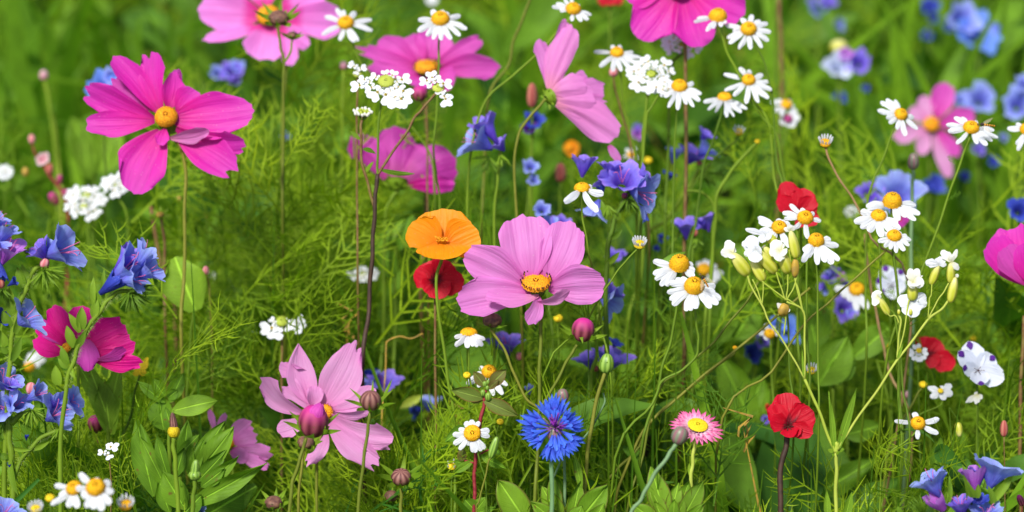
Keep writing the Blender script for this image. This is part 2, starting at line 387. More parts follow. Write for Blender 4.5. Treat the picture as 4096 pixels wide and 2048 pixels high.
class Plant:
    """one plant: empty at the stem's foot; parts are given in pixels of a crop of the photograph, z towards the camera"""
    def __init__(s, name, label, cat, group, view, cx, cy, d, foot=None):
        s.v = VW[view]; s.d = d; s.k = s.v[2]
        s.sx, s.sy = s.S(cx, cy); s.u = TAN * d / 2048; s.O = P(s.sx, s.sy, d)
        f = s.O if foot is None else P(*s.S(foot[0], foot[1]), d - (foot[2] * s.k * s.u if len(foot) > 2 else 0))
        s.base = np.array((f[0] + random.uniform(-.012, .012), f[1] + random.uniform(0, .02), 0.0))
        s.root = bpy.data.objects.new(name, None); col.objects.link(s.root); s.root.location = s.base
        s.root.empty_display_size = .02
        s.root['label'] = label; s.root['category'] = cat
        if group: s.root['group'] = group
    def S(s, x, y): return s.v[0] + s.v[2] * x, s.v[1] + s.v[2] * y
    def L(s, p):
        sx, sy = s.S(p[0], p[1]); z = p[2] * s.k if len(p) > 2 else 0
        return np.array((sx - s.sx, -(sy - s.sy), z), float)
    def W(s, v):
        v = np.asarray(v, float); q = s.O - s.base
        return q + s.u * (v[..., 0:1] * CR + v[..., 1:2] * CU + v[..., 2:3] * CZ)
    def add(s, name, v, f, mat, parent=None, uv=None, **k):
        w_ = s.W(np.asarray(v, float))
        if not mat.startswith(('hair', 'bract', 'feather')) and mat != 'leaf': protect(w_ + s.base)
        return link(name, w_, f, mat, parent or s.root, uv, **k)
    def petal(s, base, tip, w, roll=0, mat='pale_pink', name='petal', parent=None, **k):
        v, f, uv = petal_grid(s.L(base), s.L(tip), w * s.k / max(.25, abs(math.cos(math.radians(roll)))), roll, **k)
        return s.add(name, v, f, mat, parent, uv)
    def disc(s, c, r, n=(0, .6, .8), h=.5, mat='yellow_disc', name='disc', parent=None, bumps=110, stamens=0, pw=1.0):
        bumps = int(bumps * 1.7); c = s.L(c); r *= s.k; e1, e2, n = basis(n); v, f = dome_pts(r, r * h, 8, 16, pw)
        V = [c + v[:, 0:1] * e1 + v[:, 1:2] * e2 + v[:, 2:3] * n]; F = list(f); mi = [0] * len(f); off = len(v)
        oc = np.array([(1, 0, 0), (-.5, .87, 0), (-.5, -.87, 0), (0, 0, 1)]); of = [(0, 1, 3), (1, 2, 3), (2, 0, 3)]
        for i in range(bumps):
            a = math.acos(1 - (i + .5) / bumps); th = i * 2.39996
            pr = r * math.sin(a) ** pw
            p = c + pr * math.cos(th) * e1 + pr * math.sin(th) * e2 + r * h * math.cos(a) * n
            nn = unit(math.sin(a) * math.cos(th) * e1 * h + math.sin(a) * math.sin(th) * e2 * h + math.cos(a) * n)
            b1, b2, _ = basis(nn); q = r * random.uniform(1.05, 1.5) / math.sqrt(bumps)
            V.append(p + q * (oc[:, 0:1] * b1 + oc[:, 1:2] * b2) + q * .9 * oc[:, 2:3] * nn)
            F += [tuple(x + off for x in t) for t in of]; mi += [0] * 3; off += 4
        for i in range(stamens):
            th = i * 2.39996; a = r * random.uniform(.86, 1.03); hh = r * random.uniform(.14, .30)
            p = c + a * math.cos(th) * e1 + a * math.sin(th) * e2 + r * h * .3 * n
            q = p + hh * n + .1 * r * (math.cos(th) * e1 + math.sin(th) * e2)
            for (A_, B_, rr, m_) in ((p, q, .045 * r, 0), (q, q + n * .12 * r, .06 * r, 1)):
                vv, ff, _ = tube(np.array([A_, B_]), rr, sides=4); V.append(vv)
                F += [tuple(x + off for x in t) for t in ff]; mi += [m_] * len(ff); off += len(vv)
        return s.add(name, np.vstack(V), F, mat, parent, mats=[mat, 'dark_anther'], matidx=mi)
    def bulb(s, c, r, n=(0, 1, 0), h=1.0, mat='bud_green', name='bud', parent=None, m=20, rib=.05, ribs=8, pinch=0.0, open_=0.0):
        """closed bud: egg with ribs, axis n"""
        c = s.L(c); r *= s.k; e1, e2, n = basis(n); V = []; uv = []; N = 12
        for i in range(N):
            t = i / (N - 1); a = math.pi * (t * (1 - open_) )
            rr = r * math.sin(a) ** (.8) * (1 - pinch * t) if 0 < t else 0.0
            for j in range(m):
                th = 2 * math.pi * j / m; q = rr * (1 + rib * math.cos(ribs * th))
                V.append(c + q * math.cos(th) * e1 + q * math.sin(th) * e2 - r * h * math.cos(a) * n); uv.append((t, j / m))
        return s.add(name, V, grid_faces(N, m, 0, True), mat, parent, uv)
    def stem(s, pts, r, mat='stem_green', name='stem', ground=True, r1=None, parent=None, sides=6):
        p = [s.W(s.L(q)) for q in pts]
        if ground:
            a, b = p[-2], p[-1]; d = unit(b - a)
            zl = b[2]; m1 = b + d * min(.05, zl * .3)
            p += [m1, np.array((m1[0] * .35, m1[1] * .35 + random.uniform(-.01, .01), zl * .35)), np.zeros(3)]
        pa = crom(p, 5); rr = r * s.k * s.u
        if len(pa) > 8: pa[3:-3] += np.array([(math.sin(i * .9 + s.sx) * rr * .25, math.cos(i * .7 + s.sy) * rr * .25, 0) for i in range(len(pa) - 6)])
        if s.d <= 1.16 and mat in ('stem_red', 'stem_pale', 'stem_dark', 'stem_grey', 'stem_olive'): q_ = crom([s.W(s.L(q)) for q in pts], 12) + s.base; protect(q_)
        v, f, uv = tube(pa, rr, (r1 * s.k * s.u if r1 else rr * (1.15 if ground else 1)), sides, .05)
        return link(name, v, f, mat, parent or s.root, uv)
    def leafring(s, c, n, count, r0, r1, w, up=.3, mat='bract', name='bract', parent=None, prof='point', jit=.15, curl=0):
        c = s.L(c); e1, e2, n = basis(n); out = []
        for i in range(count):
            th = 2 * math.pi * (i + random.uniform(-jit, jit)) / count; d = math.cos(th) * e1 + math.sin(th) * e2
            b = c + d * r0 * s.k; t = c + (d * r1 + n * r1 * (up + random.uniform(-jit, jit))) * s.k
            v, f, uv = petal_grid(b, t, w * s.k, 0, prof, bow=-.08, nu=6, nv=4, ridge=0, curl=curl, ruffle=.03)
            out.append(s.add(name, v, f, mat, parent, uv))
        return out
    def calyx(s, c, r, n, h=1.0, mat='bract', name='calyx', parent=None):
        c = s.L(c); r *= s.k; e1, e2, n = basis(n); v, f = dome_pts(r, r * h, 6, 12)
        return s.add(name, c + v[:, 0:1] * e1 + v[:, 1:2] * e2 - v[:, 2:3] * n, f, mat, parent)
    def funnel(s, base, mouth, R, mat='blue_petal', name='floret', parent=None, flare=.35, lobes=5, closed=0.0, stamens=4, ruf=.11, throat=.12):
        """five-lobed trumpet flower from its narrow base to the middle of its mouth"""
        b = s.L(base); mth = s.L(mouth); R *= s.k; ax = mth - b; Ln = np.linalg.norm(ax); e1, e2, n = basis(ax)
        N, M = 11, 40; V = []; uv = []; ph = random.uniform(0, 6.28); p2, p3 = random.uniform(0, 6), random.uniform(0, 6)
        for i in range(N):
            t = i / (N - 1)
            for j in range(M):
                th = 2 * math.pi * j / M
                lob = abs(math.cos(lobes * (th - ph) / 2)) ** .6          # 1 at lobe middle, 0 in the notch
                ext = 1 + (.26 + .1 * math.sin(2 * th + p2) + .06 * math.sin(9 * th + p3)) * (lob - .6) * max(0, t - .55) / .45
                g = throat + (1 - throat) * (t ** 1.15)
                g *= (1 + flare * max(0, t - .7) / .3 * (.4 + .6 * lob)) * (1 - closed * t * t)
                g *= 1 + ruf * t * t * math.sin(3 * th + p2) + ruf * .6 * t * t * math.sin(7 * th + p3) + ruf * .5 * t ** 4 * math.sin(13 * th + p2)
                g *= 1 - .13 * (1 - lob) * t                                # folds between the lobes
                z = Ln * t * ext * (1 + .10 * t * math.cos(th - p3)) - flare * .12 * R * max(0, t - .75) / .25 * lob
                V.append(b + n * z + R * g * (math.cos(th) * e1 + math.sin(th) * e2)); uv.append((t, j / M if j <= M / 2 else 1 - j / M))
        o = s.add(name, V, grid_faces(N, M, 0, True), mat, parent, uv)
        if stamens:
            VV = []; FF = []; off = 0
            for i in range(stamens):
                th = ph + i * 1.1; d = math.cos(th) * e1 + math.sin(th) * e2; q = R * .35
                p = [b + n * Ln * .35, b + n * Ln * .8 + d * q * .6, b + n * Ln * (1.05 + .1 * (i % 3)) + d * q * 1.1, b + n * Ln * (1.15 + .12 * (i % 2)) + d * q * 1.7]
                v, f, _ = tube(crom(p, 3), R * .022, sides=4); VV.append(v); FF += [tuple(x + off for x in t) for t in f]; off += len(v)
            s.add('stamens', np.vstack(VV), FF, 'pink_filament', o)
        return o
    def fan(s, c, r, d0=(0, -1, 0), n=12, spread=70, w=14, mat='hairy', name='calyx_fan', parent=None, fuzz=6):
        """curled cyme of narrow hairy calyx leaves, one joined part"""
        c = s.L(c); V = []; F = []; U = []; off = 0; e1, e2, nn = basis(d0)
        for i in range(n):
            a = math.radians(random.uniform(0, spread)); th = random.uniform(0, 6.28)
            d = math.cos(a) * nn + math.sin(a) * (math.cos(th) * e1 + math.sin(th) * e2)
            L = r * s.k * random.uniform(.65, 1.05); b = c + d * L * .1
            v, f, uv = petal_grid(b, b + d * L, w * s.k * random.uniform(.8, 1.3), 0, 'point', bow=.1, nu=6, nv=3, ridge=0, cup=.5)
            V.append(v); F += [tuple(x + off for x in t) for t in f]; U.append(uv); off += len(v)
            for q in range(fuzz):
                t0 = random.uniform(.15, 1); p = b + d * L * t0; dd = unit(np.array([random.gauss(0, 1) for _ in range(3)]) + d * .8)
                sd_ = unit(np.cross(dd, (0, 0, 1))) * s.k * 1.3
                V.append(np.array([p - sd_, p + sd_, p + dd * L * .2])); F.append((off, off + 1, off + 2)); U.append(np.zeros((3, 2))); off += 3
        return s.add(name, np.vstack(V), F, mat, parent, np.vstack(U))
    def fuzz(s, pts, n, ln, name='hairs', spread=6):
        """fine hairs along a stem (uncountable)"""
        path = crom([s.L(q) for q in pts], 8); V = []; F = []
        for i in range(n):
            j = random.uniform(0, len(path) - 1.001); k = int(j); p = path[k] + (path[k + 1] - path[k]) * (j - k)
            d = unit(np.array([random.gauss(0, 1), random.gauss(0, 1), random.gauss(0, .6)])); L = ln * s.k * random.uniform(.6, 1.2)
            sd_ = unit(np.cross(d, (0, 0, 1))) * 1.0 * s.k; p = p + d * spread * s.k
            V += [p - sd_, p + sd_, p + d * L]; F.append((3 * i, 3 * i + 1, 3 * i + 2))
        o = s.add(name, V, F, 'hair_fuzz'); o['kind'] = 'stuff'; return o
    def frond(s, base, tip, w, n=7, mat='feather', name='feathery_leaf', thick=3.2, parent=None):
        """thread-like divided leaf: rachis with paired threads, one part"""
        b, t = s.L(base), s.L(tip); V, F, T = frond_mesh(b, t, w * s.k, n, thick * s.k)
        return s.add(name, V, F, mat, parent, tone=T)

def ribbon(path, w, nrm=None):
    """tapered V-section ribbon"""
    path = np.asarray(path); n = len(path); tg = np.gradient(path, axis=0)
    ref = np.array((0, 0, 1.0)) if nrm is None else nrm
    V = []
    for i in range(n):
        a = np.cross(tg[i], ref); a = unit(a) if np.linalg.norm(a) > 1e-9 else np.array((1., 0, 0))
        b = unit(np.cross(a, tg[i])); ww = w * (1 - (i / (n - 1)) ** 3 * .85) / 2
        V += [path[i] - a * ww, path[i] + b * ww * .6, path[i] + a * ww]
    return np.array(V), grid_faces(n, 3)

def frond_mesh(b, t, w, n=7, thick=3, seed=None, sub=True):
    r = random.Random(seed if seed is not None else random.random()); L = np.linalg.norm(t - b); A = unit(t - b)
    ref = unit(np.array([r.gauss(0, 1) for _ in range(3)])); S1 = unit(np.cross(A, ref)); N1 = np.cross(A, S1)
    sag = r.uniform(-.1, .14)
    q = [b, b + A * L * .5 + N1 * L * sag, t]; path = crom(q, 5); V = []; F = []; off = 0
    def put(p, ww):
        nonlocal off
        v, f = ribbon(p, ww, N1 + .3 * ref); V.append(v); F.extend(tuple(x + off for x in g) for g in f); off += len(v)
    put(path, thick * 1.2)
    for i in range(n):
        u = .18 + .8 * (i + .5) / n; j = u * (len(path) - 1); k = min(int(j), len(path) - 2); p = path[k] + (path[k + 1] - path[k]) * (j - k)
        ll = w * (1 - abs(u - .45) * 1.1) * r.uniform(.7, 1.15)
        for sg in (-1, 1):
            d = unit(A * r.uniform(.7, 1.1) + sg * S1 * r.uniform(.7, 1) + N1 * r.uniform(-.45, .45))
            m = p + d * ll * .55; e = m + unit(d + A * .55 + N1 * r.uniform(-.3, .3)) * ll * .5
            put(np.array([p, m, e]), thick)
            if sub and ll > w * .4:
                for h in (.35, .65):
                    sgn = r.choice((-1, 1)); p2 = p + (e - p) * h; d2 = unit(d * .9 + sgn * np.cross(d, N1) * .9 + N1 * r.uniform(-.5, .5))
                    put(np.array([p2, p2 + d2 * ll * .25, p2 + d2 * ll * .45 + A * ll * .06]), thick * .9)
    V = np.vstack(V); return V, F, [r.random()] * len(V)
# ---------------------------------------------------------------- ground
def ground():
    xs = np.concatenate([np.linspace(-120, -4, 12), np.linspace(-3.5, 3.5, 60), np.linspace(4, 120, 12)])
    ys = np.concatenate([np.linspace(-100, -2, 10), np.linspace(-1.5, 6, 80), np.linspace(7, 160, 14)])
    X, Y = np.meshgrid(xs, ys, indexing='ij')
    Z = -.012 + .012 * np.sin(X * 5.1 + 1) * np.cos(Y * 4.3) + rng.normal(0, .004, X.shape)
    v = np.stack([X, Y, Z], -1).reshape(-1, 3)
    o = link('ground', v, grid_faces(len(xs), len(ys)), 'soil'); o['kind'] = 'structure'
ground()

# ================================================================ cosmos
def cos_n(tx, ty): return unit((tx, ty, 1.0))

def cosmos_bud(p, c, r, n, mat, bmat='bract', parent=None, h=1.0, bl=1.5, count=8, name='bud', outer=True, w=.34):
    b = p.bulb(c, r, n, h, mat, name, parent, ribs=8, rib=.035)
    n = unit(n); cb = (c[0] - n[0] * r * h * .85, c[1] + n[1] * r * h * .85, (c[2] if len(c) > 2 else 0) - n[2] * r * h * .85)
    if outer: p.leafring(cb, n, count, r * .1, r * bl * 1.3, r * w * 1.5, .42, bmat, parent=b, curl=-.3)
    p.leafring(cb, n, 8, r * .3, r * 1.12, r * .6, .8, bmat, name='sepal', parent=b, curl=.1)
    return b

# --- the large pink cosmos in the middle, with its bud and a spent head on side branches
G_BIG = 'cosmos flowers open among the meadow'
G_BUD = 'round cosmos buds on bare stalks'
p = Plant('pink_cosmos', 'large pale pink cosmos beside the orange poppy, maroon bud on a side branch', 'cosmos', G_BIG, 'A1', 690, 590, 1.10, (735, 2000, -10))
p.stem([(700, 690, -25), (735, 800, -12), (730, 1000, -10), (722, 1290, -10), (716, 1600, -10), (706, 1900, -10)], 15, 'stem_olive')
p.stem([(325, 960, -40), (380, 1040, -38), (430, 1110, -34), (505, 1288, -25), (600, 1500, -12), (715, 1600, -8)], 12, 'stem_olive', 'side_stem', False)
p.stem([(1022, 1085, 10), (975, 1160, 8), (905, 1288, 5), (820, 1450, 0), (722, 1600, -8)], 13, 'stem_olive', 'side_stem', False)
p.calyx((694, 640, -30), 80, (.0, .75, .66), .8, 'bract')
K = dict(parent=p.root)
p.petal((735, 530, -20), (855, 160, -90), 175, 10, 'pale_pink', bow=.03, cup=.2)
p.petal((650, 560, -10), (588, 42, -120), 440, 0, 'pale_pink', bow=.04, cup=.16, nu=18, nv=17, ridge=.026)
p.petal((785, 580, -10), (985, 100, -60), 345, -12, 'pale_pink', bow=.03, cup=.22, side=-.06, nu=18, nv=15, ridge=.026)
p.petal((600, 600, 0), (125, 345, 30), 300, -8, 'pale_pink', bow=.03, cup=.2, side=-.05, nu=18, nv=15, ridge=.026)
p.petal((790, 630, 10), (1238, 590, 130), 325, 12, 'pale_pink', bow=-.02, cup=.15, side=.03, nu=18, nv=15, ridge=.026)
p.petal((650, 670, 10), (62, 730, 150), 300, 14, 'pale_pink', bow=-.02, cup=.15, side=-.04, nu=18, nv=15, ridge=.026)
p.petal((715, 690, 60), (285, 700, 190), 120, 35, 'dull_pink', bow=-.02, side=.08, cup=.2)
p.petal((715, 690, 50), (632, 915, 160), 130, -20, 'pale_pink', bow=.03, side=.05, cup=.3)
p.petal((700, 740, 70), (955, 640, 190), 85, 40, 'light_pink', bow=.05, side=-.08, cup=.3)
p.disc((690, 592, 28), 112, (0, .78, .64), .35, 'amber_disc', bumps=130, stamens=34)
cosmos_bud(p, (1070, 965, 10), 90, (.12, .95, .2), 'bud_maroon', h=1.08, bl=1.75, w=.3)
b = p.bulb((340, 890, -40), 75, (.05, .9, -.2), .8, 'brown_disc', 'spent_head'); p.leafring((335, 945, -40), (0, .9, .1), 8, 5, 130, 26, .2, parent=b)

# --- pale pink cosmos lower left of the middle
p = Plant('pink_cosmos', 'pale pink cosmos with ragged curling petals behind a swollen pink bud', 'cosmos', G_BIG, 'A2', 620, 640, 1.125, (560, 1900, -30))
p.stem([(600, 680, -60), (560, 860, -60), (530, 1100, -50), (540, 1500, -40), (550, 1900, -30)], 13, 'stem_olive')
p.calyx((600, 660, -30), 60, (0, .3, .9))
for (b, t, w, ro, k) in [((440, 650, 0), (100, 365, 60), 165, -30, dict(side=.14, cup=.3)), ((470, 600, -10), (250, 240, -10), 125, 25, dict(side=-.20, cup=.4, ruffle=.06)),
        ((480, 620, 0), (262, 440, 10), 105, 10, dict(side=-.06)), ((520, 600, -20), (385, 95, -60), 235, 15, dict(side=.10, cup=.25, prof='leaf')),
        ((590, 590, -20), (845, 85, -70), 330, 0, dict(side=-.05, cup=.18, nu=18, nv=13, prof='oval', teeth=.05)), ((500, 590, 20), (540, 435, 60), 130, 20, dict(curl=.2, cup=.5)),
        ((650, 620, 0), (1010, 455, -20), 130, -20, dict(side=-.12, cup=.3)), ((660, 640, 10), (960, 640, 10), 110, 20, dict(side=-.06)),
        ((640, 660, 20), (1150, 880, 60), 230, 10, dict(side=-.12, cup=.2, ruffle=.04, teeth=.06, nu=16, nv=11)),
        ((620, 700, 20), (1030, 1060, 70), 200, -8, dict(side=-.05, cup=.2, ruffle=.04, teeth=.08, nu=16, nv=11)),
        ((440, 700, 0), (230, 800, 50), 150, 10, dict(side=.05, cup=.2)), ((620, 800, 0), (475, 1060, 50), 110, 20, dict(side=.12, ruffle=.08, teeth=.08))]:
    p.petal(b, t, w, ro, 'light_pink', **k)
p.disc((605, 640, 12), 62, (.15, .35, .9), .5, 'amber_disc', bumps=60, stamens=24)

# buds in front of it
p = Plant('cosmos_bud', 'swollen egg-shaped bud with pink petals bursting out, in front of a ragged cosmos', 'bud', G_BUD, 'A2', 510, 700, 1.07, (330, 1700))
p.stem([(450, 850, -10), (410, 1000), (360, 1150), (330, 1288), (300, 1700)], 15, 'stem_olive')
b = cosmos_bud(p, (510, 715), 118, (.12, .95, .3), 'bud_maroon', h=1.12, bl=1.6, w=.26)
p.petal((500, 740, 95), (570, 560, 60), 130, 0, 'mid_magenta', prof='leaf', bow=.18, cup=-.4, parent=b, name='petal'); p.petal((540, 740, 80), (590, 575, 20), 100, 40, 'mid_magenta', prof='leaf', bow=.15, cup=-.4, parent=b, name='petal')
p.petal((470, 720, 80), (510, 585, 40), 100, -30, 'mid_magenta', prof='leaf', bow=.15, cup=-.4, parent=b, name='petal')
p = Plant('cosmos_bud', 'round brown striped bud on a straight stalk over a pale pink cosmos petal', 'bud', G_BUD, 'A2', 970, 545, 1.065, (860, 1700))
p.stem([(968, 640), (945, 800), (920, 1000), (890, 1230), (850, 1700)], 14, 'stem_olive'); cosmos_bud(p, (970, 548), 84, (.02, .9, .42), 'bud_brown', h=.95, bl=2.0, w=.28)
p.petal((1060, 560, -10), (1148, 365, 20), 26, 0, 'bract', name='bract', prof='point')
p = Plant('cosmos_bud', 'small dark brown bud hidden just below the swollen pink bud', 'bud', G_BUD, 'A2', 450, 890, 1.10, (390, 1700))
p.stem([(440, 930), (420, 1050), (395, 1288), (380, 1700)], 12, 'stem_olive'); cosmos_bud(p, (450, 885), 68, (.1, .8, .5), 'brown_disc', h=.7, bl=1.7)
p = Plant('cosmos_bud', 'flat brown striped bud in a star of green bracts below the ragged pale cosmos', 'bud', G_BUD, 'V6', 728, 1112, 1.09, (728, 1500))
p.stem([(728, 1140), (730, 1220), (728, 1300), (726, 1450)], 9, 'stem_olive'); cosmos_bud(p, (730, 1112), 50, (0, .8, .6), 'bud_brown', h=.75, bl=2.1, w=.4)
p = Plant('cosmos_bud', 'brownish green button bud with short upright bracts at the bottom edge', 'bud', G_BUD, 'V6', 88, 1238, 1.08, (88, 1600))
p.stem([(88, 1262), (90, 1330), (92, 1500)], 9, 'stem_green'); cosmos_bud(p, (88, 1240), 44, (0, .85, .5), 'brown_disc', h=.6, bl=1.7, w=.4)
p = Plant('cosmos_bud', 'tiny dark bud beneath the flat brown striped bud', 'bud', G_BUD, 'V6', 680, 1210, 1.13, (685, 1500))
p.stem([(684, 1225), (688, 1290), (690, 1400)], 6, 'stem_green'); cosmos_bud(p, (680, 1208), 34, (0, .8, .6), 'brown_disc', h=.7, bl=1.5)

# --- magenta cosmos, upper left
p = Plant('magenta_cosmos', 'bright magenta cosmos with narrow twisted upper petals and an orange disc', 'cosmos', G_BIG, 'A3', 620, 525, 1.17, (740, 1700, -20))
p.stem([(650, 640, -60), (720, 760, -70), (745, 900, -60), (745, 1200, -40), (740, 1700, -20)], 13, 'stem_olive')
p.calyx((640, 590, -30), 85, (.05, .5, .8))
for (b, t, w, ro, m, k) in [((520, 470, -40), (215, 235, -90), 120, 10, 'plum', {}), ((540, 420, -40), (425, 150, -90), 120, 10, 'plum', {}), ((640, 440, -40), (690, 165, -80), 90, 20, 'plum', {}),
        ((535, 545, 0), (40, 572, 20), 185, 8, 'magenta', dict(side=.02, cup=.2)), ((535, 535, -10), (40, 315, -10), 215, -15, 'magenta', dict(cup=.25, side=.02, teeth=.06, nv=13)),
        ((560, 490, -20), (232, 80, -40), 165, 20, 'magenta', dict(side=-.03, cup=.4)), ((580, 460, -20), (505, 50, -50), 185, -10, 'magenta', dict(side=.07, cup=.3, teeth=.12)),
        ((630, 450, -20), (672, 185, -50), 165, 15, 'magenta', dict(side=-.06, cup=.35, prof='oval')), ((690, 480, -20), (850, 345, -30), 240, 0, 'magenta', dict(cup=.2)),
        ((670, 530, 0), (1245, 475, 20), 330, -8, 'magenta', dict(side=-.02, cup=.22, nu=16, nv=13, prof='round')),
        ((690, 600, 20), (1190, 725, 60), 185, 25, 'magenta', dict(side=-.10, cup=.3, teeth=.07)), ((690, 640, 10), (1115, 890, 50), 270, -8, 'magenta', dict(side=.02, cup=.2, teeth=.08, nu=14, nv=11)),
        ((640, 670, 50), (940, 620, 120), 100, 30, 'dull_pink', dict(side=-.05, cup=.2)), ((615, 600, 40), (588, 722, 90), 100, 0, 'magenta', dict(cup=.3)),
        ((590, 620, 10), (375, 1060, 70), 350, 6, 'magenta', dict(side=-.05, cup=.18, nu=16, nv=13, prof='round', ridge=.02))]:
    p.petal(b, t, w, ro, m, **k)
p.disc((620, 520, 20), 80, (.02, .42, .9), .75, 'amber_disc', bumps=110)

# --- tall pink cosmos cut by the top edge, with two spent brown heads before it
p = Plant('pink_cosmos', 'candy pink cosmos with a deep red eye, cut by the top edge', 'cosmos', G_BIG, 'B3', 640, 130, 1.30, (700, 1900, -40))
p.stem([(680, 230, -60), (760, 420, -60), (750, 800, -40), (730, 1288, -40), (700, 1900, -40)], 14, 'stem_olive')
petal_mat('eyed_pink', [(0, L3(.55, .0, .12)), (.18, L3(.72, .02, .30)), (.32, L3(.80, .18, .62)), (1, L3(.80, .22, .70))], .10, nveins=9)
for (b, t, w, ro, k) in [((600, 60, -20), (560, -260, -60), 330, 0, {}), ((720, 70, -20), (1080, -60, -40), 240, 0, {}), ((780, 150, 0), (1230, 170, 10), 290, 10, dict(cup=.2)),
        ((720, 190, 10), (960, 380, 60), 150, 20, {}), ((560, 120, 0), (70, 80, 10), 320, 0, dict(cup=.15, prof='round')), ((590, 200, 10), (120, 325, 60), 110, 25, dict(side=.03)),
        ((650, 200, 10), (570, 485, 70), 320, 0, dict(cup=.2, nv=13)), ((730, 220, 10), (835, 530, 80), 150, 15, {})]:
    p.petal(b, t, w, ro, 'eyed_pink', nu=14, **{**dict(nv=11), **k})
p.disc((635, 130, 25), 92, (0, .5, .86), .6, 'amber_disc', bumps=90)
p = Plant('spent_cosmos_head', 'dark brown spent cosmos head standing in front of the candy pink cosmos', 'seed head', G_BUD, 'B3', 712, 145, 1.22, (740, 1500))
p.stem([(708, 230), (730, 380), (755, 500), (752, 800), (750, 1300)], 12, 'stem_olive'); cosmos_bud(p, (712, 145), 80, (0, .75, .6), 'brown_disc', h=.65, bl=2.0, w=.35)
p.stem([(822, 320), (805, 430), (757, 505)], 9, 'stem_green', 'side_stem', False); b = p.bulb((825, 280), 45, (0, .9, .4), .5, 'brown_disc', 'side_head'); p.leafring((823, 318), (0, .9, .2), 8, 4, 105, 22, .5, parent=b)

# --- pink cosmos behind the upper candytuft
p = Plant('pink_cosmos', 'wide open orchid pink cosmos behind the white candytuft and a tall chamomile', 'cosmos', G_BIG, 'A8', 655, 555, 1.29, (640, 2000, -30))
p.stem([(650, 640, -40), (655, 900, -30), (660, 1288, -30), (640, 1900, -30)], 13, 'stem_brown')
p.calyx((650, 610, -20), 80, (0, .8, .5))
for (b, t, w, ro, k) in [((600, 540, 0), (125, 390, 0), 120, 0, dict(teeth=.12)), ((590, 530, -10), (270, 325, -30), 230, 0, {}), ((640, 500, -20), (470, 310, -60), 240, 0, {}),
        ((680, 490, -30), (735, 230, -80), 310, 0, dict(nv=13)), ((740, 510, -20), (1100, 315, -50), 150, 0, dict(teeth=.08)), ((750, 570, 0), (1240, 540, 20), 200, 12, dict(side=.06)),
        ((600, 600, 10), (190, 545, 30), 140, 25, {}), ((650, 620, 20), (640, 715, 110), 330, 0, {}), ((720, 600, 10), (880, 680, 90), 220, 0, {})]:
    p.petal(b, t, w, ro, 'mid_magenta', **{**dict(cup=.15, nu=13), **k})
p.disc((655, 548, 25), 92, (0, .82, .57), .5, 'amber_disc', bumps=110, stamens=20)
p = Plant('cosmos_bud', 'dark crimson bud tucked under the orchid pink cosmos', 'bud', G_BUD, 'A8', 600, 760, 1.24, (660, 1900))
p.stem([(610, 810), (655, 900), (660, 1100), (665, 1600)], 8, 'stem_brown'); cosmos_bud(p, (600, 755), 64, (0, .9, .3), 'bud_maroon', h=.95, bl=1.5, w=.2)

# --- magenta cosmos seen from behind, cupped
p = Plant('magenta_cosmos', 'cupped purple-pink cosmos seen from behind, green calyx showing, below the candytuft', 'cosmos', G_BIG, 'V2', 720, 900, 1.27, (650, 1700, -20))
p.stem([(715, 960, -10), (680, 1000), (650, 1100), (645, 1400), (640, 1700)], 9, 'stem_green')
for (b, t, w, ro, k) in [((700, 880, -60), (905, 790, -130), 200, 0, dict(cup=.3)), ((650, 900, -20), (475, 690, -60), 150, -20, dict(cup=-.3, side=-.1)), ((700, 890, -10), (690, 635, -60), 200, 0, dict(cup=-.3)),
        ((750, 910, 0), (1000, 800, -30), 230, 0, dict(cup=-.3, side=.05)), ((760, 930, 0), (1000, 930, 30), 90, 20, dict(mat='magenta')), ((740, 900, -10), (850, 740, -70), 190, 0, dict(cup=-.2))]:
    p.petal(b, t, w, ro, k.pop('mat', 'plum'), nu=13, nv=11, ridge=.02, **k)
p.calyx((710, 905, -10), 55, (.05, 1, -.3), 1.0, 'bract'); p.leafring((712, 945, 0), (.05, 1, -.2), 8, 8, 80, 22, .2)

# --- large pink cosmos seen from the side and behind
p = Plant('pink_cosmos', 'big pink cosmos turned away showing ribbed petal backs in profile', 'cosmos', G_BIG, 'B2', 230, 680, 1.19, (20, 2300, -20))
p.stem([(190, 700), (110, 800), (20, 900), (-60, 1050), (-90, 1300), (-60, 2000)], 12, 'stem_olive')
for (b, t, w, ro, m, k) in [((230, 640, -60), (350, 20, -130), 130, 10, 'pale_pink', {}), ((190, 600, -40), (125, 200, -110), 150, 20, 'pale_pink', dict(side=-.08)),
        ((400, 620, -120), (690, 630, -170), 190, 0, 'pale_pink', dict(teeth=.08)), ((420, 560, -130), (540, 520, -170), 150, 0, 'pale_pink', {}), ((420, 720, -120), (690, 730, -160), 110, 0, 'pale_pink', dict(teeth=.08)),
        ((210, 640, 0), (400, 85, -60), 235, -12, 'dull_pink', dict(cup=-.25, side=.04, ridge=.03)), ((235, 660, 20), (525, 610, 10), 250, 0, 'dull_pink', dict(cup=-.3, ridge=.04, bow=.08)), ((260, 720, 15), (600, 740, 0), 290, 0, 'dull_pink', dict(cup=-.3, ridge=.04, bow=.06)), ((200, 630, -10), (300, 330, -50), 200, -10, 'dull_pink', dict(cup=-.25, ridge=.03)),
        ((290, 780, 20), (725, 880, -20), 190, 0, 'dull_pink', dict(cup=-.3, ridge=.03)), ((270, 760, 20), (805, 1030, 0), 300, 0, 'dull_pink', dict(cup=-.3, side=.06, ridge=.035, nv=15)),
        ((720, 1120, 0), (815, 1260, 10), 70, 20, 'pale_pink', dict(prof='strap'))]:
    p.petal(b, t, w, ro, m, **{**dict(nu=14, nv=11), **k})
p.calyx((225, 700, -10), 75, (.8, .3, -.5), .8, 'bract'); p.leafring((200, 720, 0), (.8, .3, -.4), 8, 10, 100, 26, -.1)

